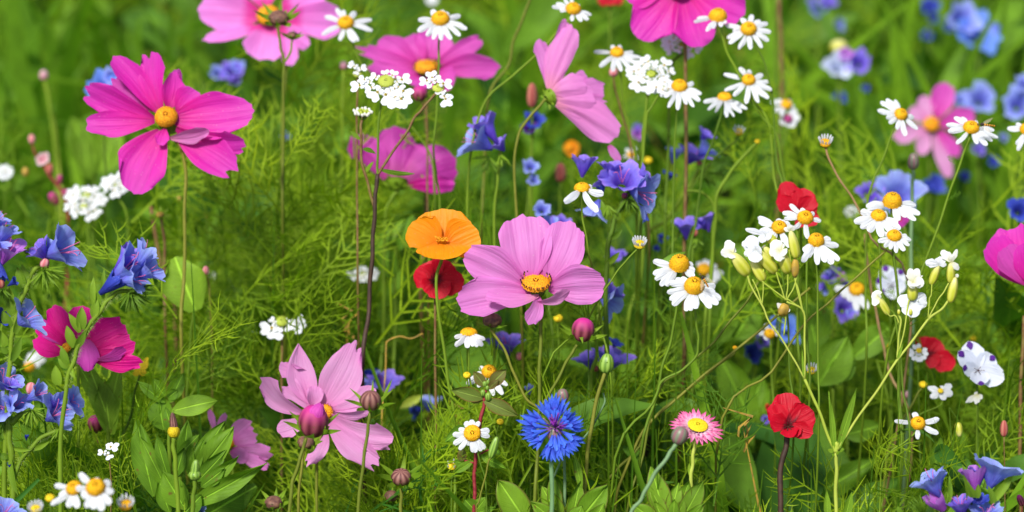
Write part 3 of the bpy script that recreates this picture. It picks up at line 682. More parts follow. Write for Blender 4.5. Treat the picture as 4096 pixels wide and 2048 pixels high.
# --- magenta cosmos, top edge
p = Plant('magenta_cosmos', 'deep magenta cosmos cut off by the top edge above the small chamomiles', 'cosmos', G_BIG, 'V3', 840, -50, 1.22, (860, 1500, -60))
p.stem([(850, 0, -60), (880, 300, -90), (880, 800, -80), (870, 1500, -60)], 10, 'stem_brown')
for (b, t, w, ro, k) in [((810, -30, 0), (630, 195, 30), 235, 5, dict(prof='round')), ((860, -30, 0), (955, 240, 40), 235, -5, dict(prof='round')), ((890, -50, 0), (1165, 75, 20), 200, 0, {}),
        ((780, -60, 0), (560, -60, 10), 200, 0, {}), ((840, -90, 0), (800, -330, -40), 230, 0, {}), ((880, -90, 0), (1060, -240, -30), 230, 0, {})]:
    p.petal(b, t, w, ro, 'magenta', **{**dict(cup=.2, nu=14, nv=13, ridge=.02), **k})
p.disc((840, -60, 15), 60, (0, .5, .86), .6, 'amber_disc')

# --- hot pink cosmos, left, behind the bristly stem
p = Plant('hot_pink_cosmos', 'hot pink cosmos half folded behind a bristly green bugloss stem', 'cosmos', G_BIG, 'A4', 500, 1020, 1.13, (560, 2200, -20))
p.stem([(540, 1080, -30), (570, 1200, -30), (575, 1500, -20), (560, 2200, -20)], 12, 'stem_green')
p.calyx((530, 1050, -20), 60, (-.3, .6, .7))
for (b, t, w, ro, m, k) in [((500, 980, -30), (378, 705, -60), 155, 0, 'hot_pink', dict(cup=.3)), ((480, 990, -20), (250, 815, -20), 110, 30, 'plum', {}), ((475, 1000, -10), (270, 850, 10), 115, 0, 'hot_pink', dict(side=-.04)),
        ((470, 1050, 0), (252, 960, 30), 130, 15, 'hot_pink', dict(side=.09)), ((530, 960, -40), (480, 800, -60), 90, 0, 'plum', {}), ((560, 950, -30), (600, 708, -70), 190, 0, 'hot_pink', dict(cup=.3)),
        ((620, 1010, -20), (915, 850, -30), 240, 0, 'hot_pink', dict(cup=.2, side=.02, teeth=.06, nv=13)), ((680, 1080, -10), (988, 975, 0), 185, 0, 'hot_pink', dict(teeth=.06)),
        ((700, 1110, 0), (1048, 1120, 20), 130, 10, 'hot_pink', dict(teeth=.07, side=-.05)), ((720, 1100, 30), (935, 1020, 60), 80, 30, 'plum', dict(side=-.1)),
        ((630, 950, 30), (660, 1185, 60), 185, 0, 'plum', dict(cup=-.3, prof='oval', teeth=.04))]:
    p.petal(b, t, w, ro, m, **k)
p.disc((495, 1015, 10), 40, (-.4, .5, .75), .8, 'amber_disc', bumps=50, stamens=16)

# --- blurred pink cosmos, far right
p = Plant('pink_cosmos', 'soft pink cosmos with narrow petals standing farther back on the right', 'cosmos', G_BIG, 'V4', 820, 628, 1.50, (800, 1700, -20))
p.stem([(820, 660, -30), (815, 900, -20), (800, 1200), (790, 1500)], 8, 'stem_green')
for (b, t, w, ro, m) in [((805, 610, 0), (785, 480, -20), 85, 0, 'light_pink'), ((845, 600, 0), (905, 415, -30), 120, 0, 'mid_magenta'), ((850, 630, 0), (1040, 570, 0), 105, 0, 'mid_magenta'),
        ((800, 640, 0), (630, 695, 20), 90, 0, 'light_pink'), ((805, 650, 0), (760, 780, 30), 75, 0, 'light_pink'), ((830, 660, 0), (908, 895, 30), 75, 0, 'light_pink'), ((850, 650, 0), (955, 785, 20), 75, 0, 'mid_magenta'),
        ((795, 610, 0), (715, 545, -10), 75, 0, 'light_pink')]:
    p.petal(b, t, w, ro, m, cup=.2)
p.disc((820, 628, 10), 40, (0, .4, .9), .7, 'amber_disc', bumps=50)

# --- magenta flower at the right edge
p = Plant('magenta_cosmos', 'round magenta cosmos cup cut by the right edge', 'cosmos', G_BIG, 'D', 2585, 690, 1.15, (2590, 1500, -20))
p.stem([(2588, 715, -10), (2592, 900), (2590, 1200), (2590, 1500)], 6, 'stem_green')
for (b, t, w, ro, m) in [((2580, 715, -20), (2530, 575, -60), 80, 0, 'magenta'), ((2590, 712, -20), (2580, 565, -50), 90, 0, 'magenta'), ((2572, 712, 0), (2495, 600, 0), 85, 0, 'magenta'),
        ((2580, 716, 20), (2520, 620, 40), 75, 0, 'mid_magenta'), ((2590, 718, 30), (2572, 610, 50), 80, 0, 'magenta'), ((2600, 715, 0), (2660, 600, 0), 90, 0, 'magenta')]:
    p.petal(b, t, w, ro, m, cup=-.3, nv=11, nu=12)
p.calyx((2586, 708, 0), 16, (0, 1, .1), 1.0)

# --- half hidden pink cosmos low on the left
p = Plant('pink_cosmos', 'pink cosmos lying low, half hidden behind toothed green leaves', 'cosmos', G_BIG, 'B5', 1150, 640, 1.17, (1150, 1500, -20))
p.stem([(1150, 680, -20), (1150, 900, -20), (1140, 1200, -20)], 14, 'stem_green')
for (b, t, w, ro, k) in [((1000, 560, 0), (930, 325, -20), 60, 20, {}), ((1000, 540, 0), (1085, 360, -20), 70, 0, {}), ((1120, 600, 0), (1320, 445, -10), 190, 0, dict(teeth=.08)),
        ((1150, 640, 0), (1375, 560, 10), 170, 0, dict(teeth=.08)), ((1150, 700, 0), (1525, 740, 40), 170, 10, dict(ruffle=.05, teeth=.08)), ((1160, 730, 0), (1495, 865, 50), 120, 0, dict(ruffle=.05, teeth=.08)), ((1130, 720, 0), (1300, 780, 30), 150, 0, {})]:
    p.petal(b, t, w, ro, 'pale_pink', **k)
p.disc((1120, 640, 0), 50, (.3, .3, .9), .6, 'amber_disc', bumps=40)

# further buds
p = Plant('cosmos_bud', 'round maroon bud low on the left beside blue bugloss flowers', 'bud', G_BUD, 'B6', 765, 585, 1.17, (770, 1700))
p.stem([(768, 640), (780, 800), (790, 1000), (790, 1500)], 9, 'stem_brown'); cosmos_bud(p, (765, 585), 68, (0, .95, .3), 'bud_maroon', h=1.0, bl=1.5, w=.2, outer=False)
# ================================================================ chamomile
G_CH = 'white chamomile flowers with yellow discs'
G_CB = 'small yellow-green chamomile buds'
def cham(label, view, c, r, tips, d, stem, el=40, lean=0, h=.85, w=None, droop=.12, r0=.8, sr=None, mat='white_petal', dmat='yellow_disc', smat='stem_green', foot=None, name='chamomile', group=G_CH, bumps=90):
    e, l = math.radians(el), math.radians(lean)
    n = np.array((math.sin(l), math.cos(l) * math.sin(e), math.cos(l) * math.cos(e)))
    p = Plant(name, label, 'flower', group, view, c[0], c[1], d, foot or stem[-1])
    w = (w or r * .62) * 1.0; sr = sr or r * .13
    # stalk starts at the back of the disc
    b = (c[0] - n[0] * r * .3, c[1] + n[1] * r * .3, -n[2] * r * .3)
    p.stem([b] + list(stem), sr * .85, smat)
    for (x, y) in tips:
        dx, dy = x - c[0], -(y - c[1]); Lp = math.hypot(dx, dy); ux, uy = dx / Lp, dy / Lp
        # point of the disc rim in this direction, and the tip in the drooping petal plane
        zz = -(ux * n[0] + uy * n[1]) / n[2]; s3 = math.sqrt(1 + zz * zz)
        rr = min(r * r0 / s3, Lp * .45); bz = zz * rr
        tz = max(-1.6 * Lp, min(1.6 * Lp, zz * Lp)) - droop * Lp
        p.petal((c[0] + ux * rr, c[1] - uy * rr, bz), (x, y, tz), w * random.uniform(.85, 1.15), random.uniform(-14, 14), mat, prof='strap', nu=8, nv=7, bow=.05, cup=-.12, ridge=.02, ruffle=.015, side=random.uniform(-.04, .04))
    p.disc((c[0], c[1], 0), r, n, h, dmat, bumps=bumps, pw=.9)
    p.calyx((c[0], c[1], -r * .05), r * .8, n, .4, 'bract')
    if d < 1.21:                                        # small thread-like leaves along the stalk
        for k in range(1, min(4, len(stem))):
            a = stem[k]; sg = random.choice((-1, 1)); q = 46 / p.k
            p.frond((a[0], a[1]), (a[0] + sg * q * random.uniform(.6, 1.1), a[1] - q * random.uniform(.4, 1.1), random.uniform(-20, 30)), q * .5, 4, 'feather', 'leaf', 2.2)
    return p
def button(label, view, c, r, d, stem, mat='lemon_disc', petals=0, pm='white_petal', sr=None, smat='stem_green', up=(0, .7, .7), extra=None):
    p = Plant('chamomile_bud', label, 'bud', G_CB, view, c[0], c[1], d, stem[-1])
    p.stem([(c[0], c[1] + r * .4)] + list(stem), sr or r * .16, smat)
    p.disc((c[0], c[1]), r, up, .75, mat, bumps=60); e1, e2, n = basis(up)
    p.calyx((c[0], c[1]), r * 1.02, up, .7, 'bract')
    if petals: p.leafring((c[0], c[1], 0), up, petals, r * .75, r * 1.25, r * .36, 1.0, pm, 'petal', prof='strap', curl=.3)
    return p

cham('chamomile at the top between the candy pink and orchid pink cosmos, forked right petal', 'V2', (452, 118), 40, [(398, 32), (432, 42), (497, 52), (342, 78), (332, 178), (425, 210), (498, 218), (520, 212), (588, 155), (582, 95)], 1.24,
     [(490, 230), (545, 350), (640, 490), (740, 590), (830, 700), (880, 790), (900, 950), (900, 1300)], 38, w=27, sr=7)
cham('chamomile standing directly over the orchid pink cosmos on a long straight stalk', 'A8', (768, 158), 72, [(690, 70), (782, 68), (832, 92), (930, 120), (985, 238), (932, 298), (858, 332), (778, 340), (712, 332), (660, 302), (586, 258), (586, 158)], 1.2,
     [(758, 330), (752, 560), (740, 850), (715, 1200), (735, 1420), (760, 1600), (760, 2100)], 42, w=46, sr=11)
cham('chamomile at the very top, over the tip of the big profile cosmos', 'V3', (308, 48), 38, [(222, 12), (200, 32), (262, -14), (300, -16), (342, 20), (300, 112), (350, 112), (385, 102), (400, 75), (240, 52)], 1.2,
     [(280, 105), (220, 170), (130, 270), (0, 385), (-150, 540), (-220, 900), (-220, 1500)], 40, 6, w=22, sr=7)
cham('chamomile with drooping petals hanging before the top magenta cosmos', 'V3', (1035, 88), 46, [(912, 112), (930, 92), (968, 168), (1002, 152), (1048, 142), (1075, 120)], 1.2,
     [(1050, 160), (1090, 280), (1140, 370), (1220, 510), (1290, 620), (1320, 900)], 55, w=22, sr=8, h=1.0)
cham('full chamomile right of the top magenta cosmos, nearest the top edge', 'V3', (1190, 148), 40, [(1076, 122), (1080, 192), (1088, 222), (1135, 252), (1195, 254), (1160, 84), (1215, 66), (1255, 98), (1292, 112), (1305, 160), (1290, 208), (1255, 245), (1110, 155)], 1.2,
     [(1225, 230), (1275, 330), (1310, 500), (1330, 800)], 32, w=26, sr=7)
cham('chamomile over a small pinkish bud, left of the dense white candytuft', 'V3', (528, 268), 34, [(412, 258), (438, 342), (500, 368), (503, 222), (550, 222), (545, 368), (598, 362), (640, 330), (648, 292), (612, 262)], 1.22,
     [(545, 380), (560, 520), (590, 650), (620, 780), (640, 1000)], 48, w=25, sr=7)
cham('wide chamomile in the middle of the three to the right of the candytuft', 'V3', (1190, 405), 34, [(1068, 368), (1066, 458), (1108, 487), (1170, 528), (1232, 522), (1285, 500), (1305, 455), (1300, 412), (1268, 372), (1152, 332), (1200, 345)], 1.2,
     [(1205, 510), (1260, 590), (1330, 680), (1370, 900)], 38, w=26, sr=7)
cham('chamomile touching the lower edge of the dense white candytuft', 'V3', (843, 437), 40, [(762, 492), (778, 548), (825, 562), (872, 532), (908, 545), (942, 512), (952, 475), (918, 415), (800, 412)], 1.19,
     [(828, 570), (820, 700), (815, 850), (810, 1100)], 46, w=25, sr=7)
cham('small chamomile seen edge-on with petals hanging below its disc', 'V3', (1070, 492), 36, [(960, 515), (975, 560), (1010, 572), (1065, 600), (1100, 598), (1142, 575), (1174, 555)], 1.21,
     [(1040, 620), (1005, 725), (960, 850), (930, 1100)], 60, w=22, sr=7, h=.7)
cham('blurred chamomile just above a pink-centred white bloom', 'V4', (93, 528), 28, [(18, 510), (30, 560), (60, 585), (50, 500), (130, 540), (115, 500)], 1.36, [(70, 660), (40, 800), (10, 1000)], 40, w=24, sr=6)
cham('chamomile in front of the soft pink cosmos, tilted to the side', 'V4', (668, 578), 34, [(550, 555), (572, 508), (603, 494), (650, 496), (602, 622), (640, 655), (682, 688), (750, 652), (738, 592), (590, 595)], 1.18,
     [(628, 660), (570, 820), (525, 920), (498, 1050), (492, 1288), (490, 1500)], 34, 12, w=25, sr=7)
cham('chamomile carrying a striped hoverfly, on a long slanting stalk', 'V4', (1022, 645), 40, [(902, 625), (905, 660), (950, 584), (988, 584), (935, 728), (1040, 728), (1088, 736), (1120, 712), (1152, 695), (1140, 655), (1062, 605)], 1.16,
     [(1005, 715), (960, 840), (900, 1010), (840, 1190), (800, 1288), (730, 1500)], 42, w=26, sr=7)
cham('chamomile cut by the right edge at mid height of the soft pink cosmos', 'V4', (1305, 655), 38, [(1208, 645), (1255, 620), (1238, 762), (1236, 730), (1300, 770)], 1.18, [(1320, 760), (1340, 900), (1345, 1200)], 40, w=26, sr=7)
cham('sparse chamomile with only three hanging petals, before the violet bugloss', 'B4', (178, 393), 64, [(28, 512), (290, 588), (348, 440), (262, 385)], 1.12,
     [(172, 470), (178, 600), (210, 780), (240, 950), (265, 1050), (300, 1250), (330, 1500)], 66, w=58, sr=10, h=.75)
cham('tall-domed chamomile with petals only at its sides, behind the one with a hoverfly', 'A5', (315, 695), 82, [(108, 652), (100, 755), (112, 800), (150, 848), (195, 850), (432, 682), (438, 738), (432, 780)], 1.115,
     [(300, 850), (290, 1050), (250, 1288), (180, 1500), (130, 1750)], 52, w=56, sr=13, h=1.25)
cham('big chamomile with a hoverfly sitting on its domed disc', 'A5', (435, 865), 80, [(240, 828), (290, 795), (330, 790), (216, 905), (232, 962), (252, 1005), (355, 1052), (392, 1050), (437, 1035), (562, 1028), (622, 998), (648, 958), (605, 905), (612, 855)], 1.095,
     [(440, 1040), (460, 1200), (470, 1300), (450, 1420), (340, 1530), (180, 1620), (100, 1800)], 42, w=58, sr=12, h=1.1)
cham('blurred chamomile behind the hoverfly chamomile pair', 'A5', (515, 725), 55, [(540, 638), (592, 650), (625, 690), (672, 755), (640, 795), (602, 830), (470, 660)], 1.3, [(540, 850), (560, 1000), (560, 1400)], 40, w=48, sr=9)
cham('tallest dome of the three stacked chamomiles, petals only at the sides', 'A6', (640, 182), 74, [(435, 205), (440, 235), (828, 198), (845, 268), (800, 318), (665, 322), (735, 290)], 1.14,
     [(640, 300), (655, 600), (690, 950), (700, 1288), (700, 1700)], 52, w=52, sr=12, h=1.25)
cham('middle of the three stacked chamomiles with broad hanging petals', 'A6', (535, 285), 60, [(338, 328), (380, 376), (435, 405), (404, 242), (530, 448), (618, 408), (690, 385), (612, 265), (680, 340)], 1.125,
     [(540, 440), (548, 640), (560, 880), (610, 1000), (660, 1060), (690, 1300), (690, 1700)], 50, w=54, sr=10, h=.85)
cham('lowest and smallest of the three stacked chamomiles', 'A6', (657, 440), 56, [(526, 480), (568, 522), (610, 542), (655, 570), (722, 554), (768, 512), (788, 470), (762, 436), (720, 408), (572, 415)], 1.115,
     [(655, 570), (665, 700), (690, 900), (700, 1200), (720, 1600)], 44, w=40, sr=9)
cham('chamomile crowded into the back of the white catchfly cluster', 'A5', (1120, 385), 62, [(962, 330), (958, 298), (1012, 432), (1022, 452), (1195, 545), (1155, 500), (1050, 482), (1212, 345), (1180, 328), (1130, 308)], 1.12,
     [(1120, 520), (1150, 800), (1190, 1100), (1200, 1500)], 38, w=54, sr=9)
cham('chamomile overlapping the lower edge of the upper red flax', 'V4', (187, 1098), 40, [(118, 1025), (76, 1068), (82, 1098), (130, 1150), (175, 1045), (190, 1202), (268, 1112), (238, 1070)], 1.13,
     [(190, 1180), (195, 1400), (195, 1700)], 36, w=27, sr=7)
cham('high-domed chamomile at the lower right of the white catchfly cluster', 'A6', (48, 480), 62, [(168, 460), (222, 516), (212, 628), (158, 655), (102, 642), (36, 662), (-36, 600), (-80, 640), (-60, 560)], 1.105,
     [(50, 640), (60, 900), (60, 1400)], 46, w=56, sr=10, h=1.1)
cham('out of focus chamomile by the spotted white flower, petals hanging to one side', 'A6', (365, 857), 60, [(245, 900), (292, 942), (200, 850), (345, 1018), (432, 1005)], 1.25, [(400, 1010), (480, 1100), (520, 1400)], 40, -10, w=56, sr=9)
cham('chamomile with five widely spaced ragged petals above the lower right bugloss', 'A7', (268, 468), 70, [(245, 362), (48, 445), (250, 612), (458, 562), (484, 425)], 1.11,
     [(230, 570), (120, 660), (0, 745), (-80, 900), (-100, 1300)], 34, w=52, sr=10)
cham('round chamomile facing the viewer on the crimson stem', 'B8', (535, 662), 66, [(378, 675), (385, 748), (430, 792), (498, 758), (540, 812), (560, 815), (608, 802), (636, 785), (674, 688), (672, 640), (590, 570), (530, 556), (478, 572), (425, 628)], 1.085,
     [(560, 760), (600, 900), (640, 1050), (650, 1288), (640, 1700)], 16, w=46, sr=8, h=.5)
cham('chamomile half covered by bronze green leaves', 'B8', (668, 175), 58, [(590, 138), (655, 145), (712, 148), (488, 268), (520, 230), (578, 292), (815, 280), (778, 350), (705, 358), (560, 200)], 1.13,
     [(675, 330), (680, 600), (680, 900), (670, 1300)], 35, w=46, sr=12)
cham('small chamomile seen from the side like an umbrella under the pale pink cosmos', 'A1', (152, 992), 66, [(36, 1025), (44, 1090), (140, 1106), (192, 1092), (226, 1095), (268, 1086), (284, 1040), (90, 1060)], 1.13,
     [(152, 1100), (150, 1290), (148, 1500), (150, 1900)], 74, w=44, sr=9, h=.6, droop=.5)
cham('blurred near chamomile at the bottom, the one facing the viewer', 'B6', (762, 1097), 76, [(608, 992), (745, 1022), (872, 1055), (905, 1130), (892, 1218), (832, 1268), (700, 1245), (655, 1165), (598, 1105), (760, 1255)], .985,
     [(760, 1250), (750, 1500)], 36, w=62, sr=10)
cham('blurred near chamomile at the bottom, the one turned half away', 'B6', (592, 1102), 64, [(416, 1085), (412, 1228), (560, 1242), (638, 1245), (470, 1160)], 1.0, [(600, 1230), (610, 1500)], 40, -10, w=52, sr=10)
cham('blurred small chamomile below the large white catchfly heads, before a blue bloom', 'A5', (1042, 1240), 44, [(955, 1232), (1018, 1160), (1100, 1180), (1135, 1240), (1000, 1280)], 1.22, [(1050, 1320), (1060, 1600)], 40, w=40, sr=7)
cham('pale out of focus chamomile behind the hot pink cosmos', 'V5', (150, 560), 28, [(135, 490), (165, 465), (205, 480), (220, 520), (195, 545), (125, 520)], 1.32, [(155, 640), (160, 900)], 40, w=30, sr=7)
cham('chamomile partly hidden behind the right petal of the pale pink cosmos', 'A1', (1100, 475), 26, [(1070, 500), (1100, 520), (1135, 500)], 1.16, [(1105, 560), (1110, 800), (1115, 1300)], 40, w=20, sr=7)
cham('tiny yellow-eyed chamomile far back, near the orange blur', 'V3', (600, 780), 20, [(560, 790), (575, 745), (625, 740), (630, 800), (590, 820)], 1.35, [(610, 850), (620, 1000)], 40, w=18, sr=5)

button('cream bud on an arching stalk above the upper red flax', 'V4', (288, 722), 27, 1.15, [(300, 780), (340, 870), (400, 960), (450, 1040), (520, 1200)], 'yellow_disc', 12, sr=6, smat='stem_tan')
button('opening bud with short white petals right of the pale pink cosmos', 'B4', (640, 845), 44, 1.11, [(600, 900), (530, 975), (460, 1060), (380, 1180), (310, 1288), (200, 1500)], 'lemon_disc', 14, sr=7)
button('round yellow bud at the left of the bronze leaves', 'B8', (493, 202), 30, 1.12, [(500, 300), (510, 450), (515, 700), (515, 1100)], sr=7)
button('small yellow bud between the crimson stem and the cornflower', 'B8', (757, 572), 28, 1.12, [(740, 620), (720, 720), (700, 900), (690, 1200)], sr=6)
button('opening bud with a white petal stub left of the crimson stem', 'B8', (375, 930), 33, 1.1, [(375, 990), (370, 1100), (365, 1400)], 'lemon_disc', 5, sr=7)
button('blurred yellow bud under the pale pink cosmos beside its maroon bud', 'A1', (870, 872), 36, 1.2, [(870, 950), (875, 1100), (880, 1500)], sr=7)
button('pale yellow bud beside the left branch of the white catchfly', 'V8', (218, 578), 23, 1.14, [(215, 640), (205, 800), (200, 1100)], 'lemon_disc', 12, sr=4)
button('yellow bud above the small white three-flowered sprig', 'V8', (780, 648), 20, 1.18, [(750, 700), (700, 790), (640, 900), (600, 1000), (580, 1200)], sr=6, smat='stem_olive')
button('tiny yellow bud on the long slanting stalk near a broad leaf', 'V7', (1122, 462), 12, 1.14, [(1110, 495), (1010, 570), (850, 700), (710, 820), (640, 960)], 'yellow_disc', sr=7, smat='stem_olive')
button('round cream bud on a thin stalk right of the violet bugloss', 'V3', (1142, 666), 22, 1.23, [(1125, 710), (1060, 760), (1000, 820), (900, 960), (850, 1150)], 'lemon_disc', 8, sr=5)
button('tiny yellow bud where two green stalks fork, upper right', 'V3', (1234, 712), 14, 1.22, [(1170, 780), (1090, 880), (1030, 990), (1020, 1150), (1000, 1400)], sr=9)
button('blurred yellow bud with white fringe at the bottom edge', 'B6', (1003, 1238), 50, 1.0, [(1000, 1300), (1000, 1500)], 'yellow_disc', 12, sr=9)
button('blurred yellow bud left of the near chamomiles', 'B6', (398, 1178), 36, 1.0, [(400, 1240), (410, 1500)], sr=7)
button('creamy white bud at the bottom edge under the near chamomiles', 'B6', (285, 1275), 46, 1.0, [(290, 1350), (295, 1600)], 'lemon_disc', 14, sr=9)
button('faint green bud beside the tiny far chamomile', 'V3', (685, 808), 20, 1.33, [(690, 860), (700, 1000)], sr=5)
button('faint yellow bud above the white five-spot flower', 'V8', (1032, 415), 16, 1.3, [(1030, 450), (1030, 600)], sr=5)
button('faint yellow bud below the white-petalled catchfly sprig', 'V8', (607, 448), 16, 1.3, [(607, 500), (607, 700)], sr=5)

# ================================================================ pink strawflower
p = Plant('strawflower', 'pink strawflower with pointed papery petals and a flat yellow disc', 'flower', None, 'B7', 920, 465, 1.09, (850, 1500, 0))
p.stem([(895, 620, -20), (880, 720), (868, 850), (855, 1010), (850, 1500)], 18, 'stem_pale')
p.petal((875, 850, 0), (905, 780, 10), 26, 10, 'bract', name='leaf', prof='leaf'); p.petal((850, 975, 0), (836, 825, 10), 34, 0, 'bract', name='leaf', prof='leaf')
n = unit((.12, .80, .58)); e1, e2, _ = basis(n)
for ring, (cnt, rad, w, up) in enumerate([(26, 262, 40, -.02), (24, 215, 40, .12), (20, 165, 36, .22)]):
    for i in range(cnt):
        th = 2 * math.pi * (i + .5 * ring + random.uniform(-.2, .2)) / cnt; dv = math.cos(th) * e1 + math.sin(th) * e2; rr = rad * random.uniform(.9, 1.06)
        b = dv * 90; t = dv * rr + n * rr * (up + random.uniform(-.06, .06))
        c0 = (915, 490)
        p.petal((c0[0] + b[0], c0[1] - b[1], b[2]), (c0[0] + t[0], c0[1] - t[1], t[2]), w, random.uniform(-15, 15), 'strawflower_petal', prof='point', nu=6, nv=5, cup=.3, ridge=.01)
p.disc((918, 470, 15), 94, n, .18, 'lemon_disc', bumps=140); p.calyx((910, 510, -10), 95, n, .8, 'mauve_petal')
p = Plant('cornflower_bud', 'scaly grey-green bud leaning in front of the pink strawflower', 'bud', 'closed cornflower buds', 'B7', 750, 580, 1.04, (290, 1700, 0))
p.stem([(715, 650), (640, 760), (530, 910), (440, 1060), (380, 1180), (290, 1300), (200, 1600)], 20, 'stem_grey', r1=16); p.bulb((750, 570), 76, (.35, .9, .2), 1.15, 'bud_scaly', ribs=10, rib=.06)

# ================================================================ cornflower
p = Plant('cornflower', 'vivid blue cornflower with purple centre and toothed outer florets', 'flower', None, 'B1', 640, 740, 1.075, (590, 2400, 0))
p.stem([(640, 800, -60), (600, 950, -60), (590, 1150, -50), (600, 1400, -40), (590, 2200, 0)], 32, 'stem_grey')
p.bulb((640, 840, -60), 110, (0, 1, .2), 1.2, 'bud_scaly', 'involucre', ribs=10, rib=.05)
def cornfloret(p, c, t, R, nl=6, spread=.9):
    c = np.array(c, float); t = np.array(t, float); b = p.S  # trumpet part
    mid = c + (t - c) * .52
    f = p.funnel(tuple(c), tuple(mid), R * .30, 'corn_petal', 'floret', flare=.3, stamens=0, lobes=nl, throat=.1)
    ax = t - mid; L = np.linalg.norm(ax); ang0 = math.atan2(-(ax[1]), ax[0])
    for i in range(nl):
        a = ang0 + (i - (nl - 1) / 2) / (nl - 1) * spread * 1.25; l = L * random.uniform(.8, 1.3) * (1 - .15 * abs(i - (nl - 1) / 2) / nl)
        q = mid - ax * .25
        tip = (mid[0] + l * math.cos(a), mid[1] - l * math.sin(a), t[2] + random.uniform(-60, 60))
        p.petal(tuple(q), tip, R * .40, random.uniform(-45, 45), 'corn_petal', 'lobe', f, prof='point', nu=7, nv=5, cup=.3, bow=random.uniform(-.05, .1))
for (t, R) in [((600, 290, -60), 170), ((745, 350, -50), 170), ((465, 370, -40), 150), ((985, 600, 0), 170), ((890, 490, -20), 140), ((1060, 730, 50), 150), ((1050, 1000, 110), 190), ((880, 1160, 130), 170), ((650, 1250, 150), 190), ((780, 1180, 140), 140),
              ((530, 1190, 140), 170), ((290, 1040, 110), 160), ((150, 880, 60), 170), ((105, 690, 30), 180), ((240, 540, -10), 170)]:
    cx, cy = 640, 760; dx, dy = t[0] - cx, t[1] - cy; L = math.hypot(dx, dy)
    cornfloret(p, (cx + dx * .18, cy + dy * .12, 20), t, R, random.choice((4, 5, 5)))
V = []
for i in range(44):
    a = random.uniform(0, 6.28); r = random.uniform(20, 190); b = (640 + math.cos(a) * r * .3, 730 + math.sin(a) * r * .25, 30)
    t = (640 + math.cos(a) * r, 690 + math.sin(a) * r * .75 - 25, 110 + random.uniform(0, 60)); m = ((b[0] + t[0]) / 2, (b[1] + t[1]) / 2, 105)
    p.stem([b, m, t], random.uniform(5, 8), 'purple_filament' if i % 4 else 'mauve_petal', 'stamen', False, sides=5)
p = Plant('cornflower_bud', 'small scaly bud with a reddish tip just above the blue cornflower', 'bud', 'closed cornflower buds', 'B1', 760, 300, 1.09, (790, 2300, 0))
p.stem([(765, 390), (800, 520), (830, 750), (800, 1000), (780, 1288), (780, 2000)], 22, 'stem_grey'); p.bulb((755, 300), 84, (-.1, .95, .2), 1.25, 'bud_scaly', ribs=10, rib=.06)

# ================================================================ hoverflies
def hoverfly(label, view, pts, r, d):
    p = Plant('hoverfly', label, 'insect', 'striped hoverflies feeding on chamomile', view, pts[1][0], pts[1][1], d)
    p.root.location = Vector(p.O); p.base = p.O.copy()
    a, b, c = [p.L(q) for q in pts]                          # head, thorax, tail
    path = crom(np.array([b, (b + c) / 2 + (0, 0, r * .2), c]), 6); v, f, uv = tube(path, r * p.k * .62, r * p.k * .38, 10)
    nseg = len(path); mi = []
    for q in range(nseg - 1): mi += [q % 2] * 10
    mi += [0, 0]
    p.add('abdomen', v, f, 'fly_orange', None, uv, mats=['fly_orange', 'fly_black'], matidx=mi)
    ax = unit(c - b); p.bulb(pts[1], r * .8, (ax[0], ax[1], ax[2]), 1.3, 'fly_black', 'thorax', ribs=1, rib=0)
    p.bulb(pts[0], r * .62, (ax[0], ax[1], ax[2]), .9, 'stem_brown', 'head', ribs=1, rib=0)
    for s_ in (-1, 1):
        side = unit(np.cross(ax, (0, 0, 1))) * s_; t = b + (ax * 1.0 + side * .75 + np.array((0, 0, .25))) * r * p.k * 5.0
        v, f, uv = petal_grid(b, t, r * p.k * 1.7, 0, 'oval', nu=8, nv=5, cup=.1); p.add('wing', v, f, 'wing', None, uv)
        for k in range(3):
            m = b + ax * (k - .6) * r * p.k * .6 + side * r * p.k * 1.2; e = m + side * r * p.k * .7 + np.array((0, -r * p.k * 1.3, -r * p.k * .6))
            v, f, uv = tube(np.array([b, m, e]), r * p.k * .09, sides=4); p.add('leg', v, f, 'fly_black', None, uv)
hoverfly('striped hoverfly on the big domed chamomile in focus', 'A5', [(478, 762, 72), (500, 785, 66), (545, 862, 60)], 17, 1.088)
hoverfly('striped hoverfly on the chamomile with the long slanting stalk', 'V4', [(1050, 628, 34), (1070, 628, 32), (1140, 636, 24)], 10, 1.15)
# ================================================================ viper's bugloss and other blue flowers
G_EC = 'blue bugloss flowers on bristly stems'
def leafy(p, items, mat='hairy', name='leaf', prof='point', cup=.35, **k):
    return [p.petal(b, t, w * 1.45, ro, mat, name, prof=prof, nu=8, nv=5, cup=cup, ridge=0, bow=.08, **k) for (b, t, w, ro) in items]

p = Plant('bugloss', 'bristly stem of bugloss with lilac-blue trumpets over the hot pink cosmos', 'flower', G_EC, 'A4', 780, 700, 1.075, (440, 2400, 0))
S_ = [(985, 600, -10), (880, 600, 0), (800, 660, 0), (740, 740, 0), (640, 880, 0), (580, 1000, 0), (540, 1120, 0), (490, 1290, 0), (450, 1700, 0), (440, 2400, 0)]
p.stem(S_, 17, 'stem_green'); p.fuzz(S_[1:8], 620, 40, spread=12)
p.funnel((740, 615, 30), (900, 500, 55), 85, 'deep_blue_petal', flare=.0, closed=.1, stamens=0, throat=.2)
p.funnel((810, 520, 10), (1000, 400, 60), 125, 'blue_petal', flare=.30)
p.funnel((820, 470, -30), (970, 320, -20), 80, 'violet_petal', flare=.2, stamens=0)
p.funnel((960, 480, -30), (1090, 290, 0), 80, 'blue_petal', flare=.30, stamens=2)
p.funnel((1000, 500, -20), (1140, 430, 10), 85, 'blue_petal', flare=.35, stamens=2)
p.funnel((860, 530, 40), (1030, 500, 90), 95, 'blue_petal', flare=.4, stamens=3)
p.fan((960, 600, 0), 175, (.3, -1, .3), 44, 80, 17); p.fan((1050, 560, -20), 100, (.8, -.5, 0), 14, 60, 14)
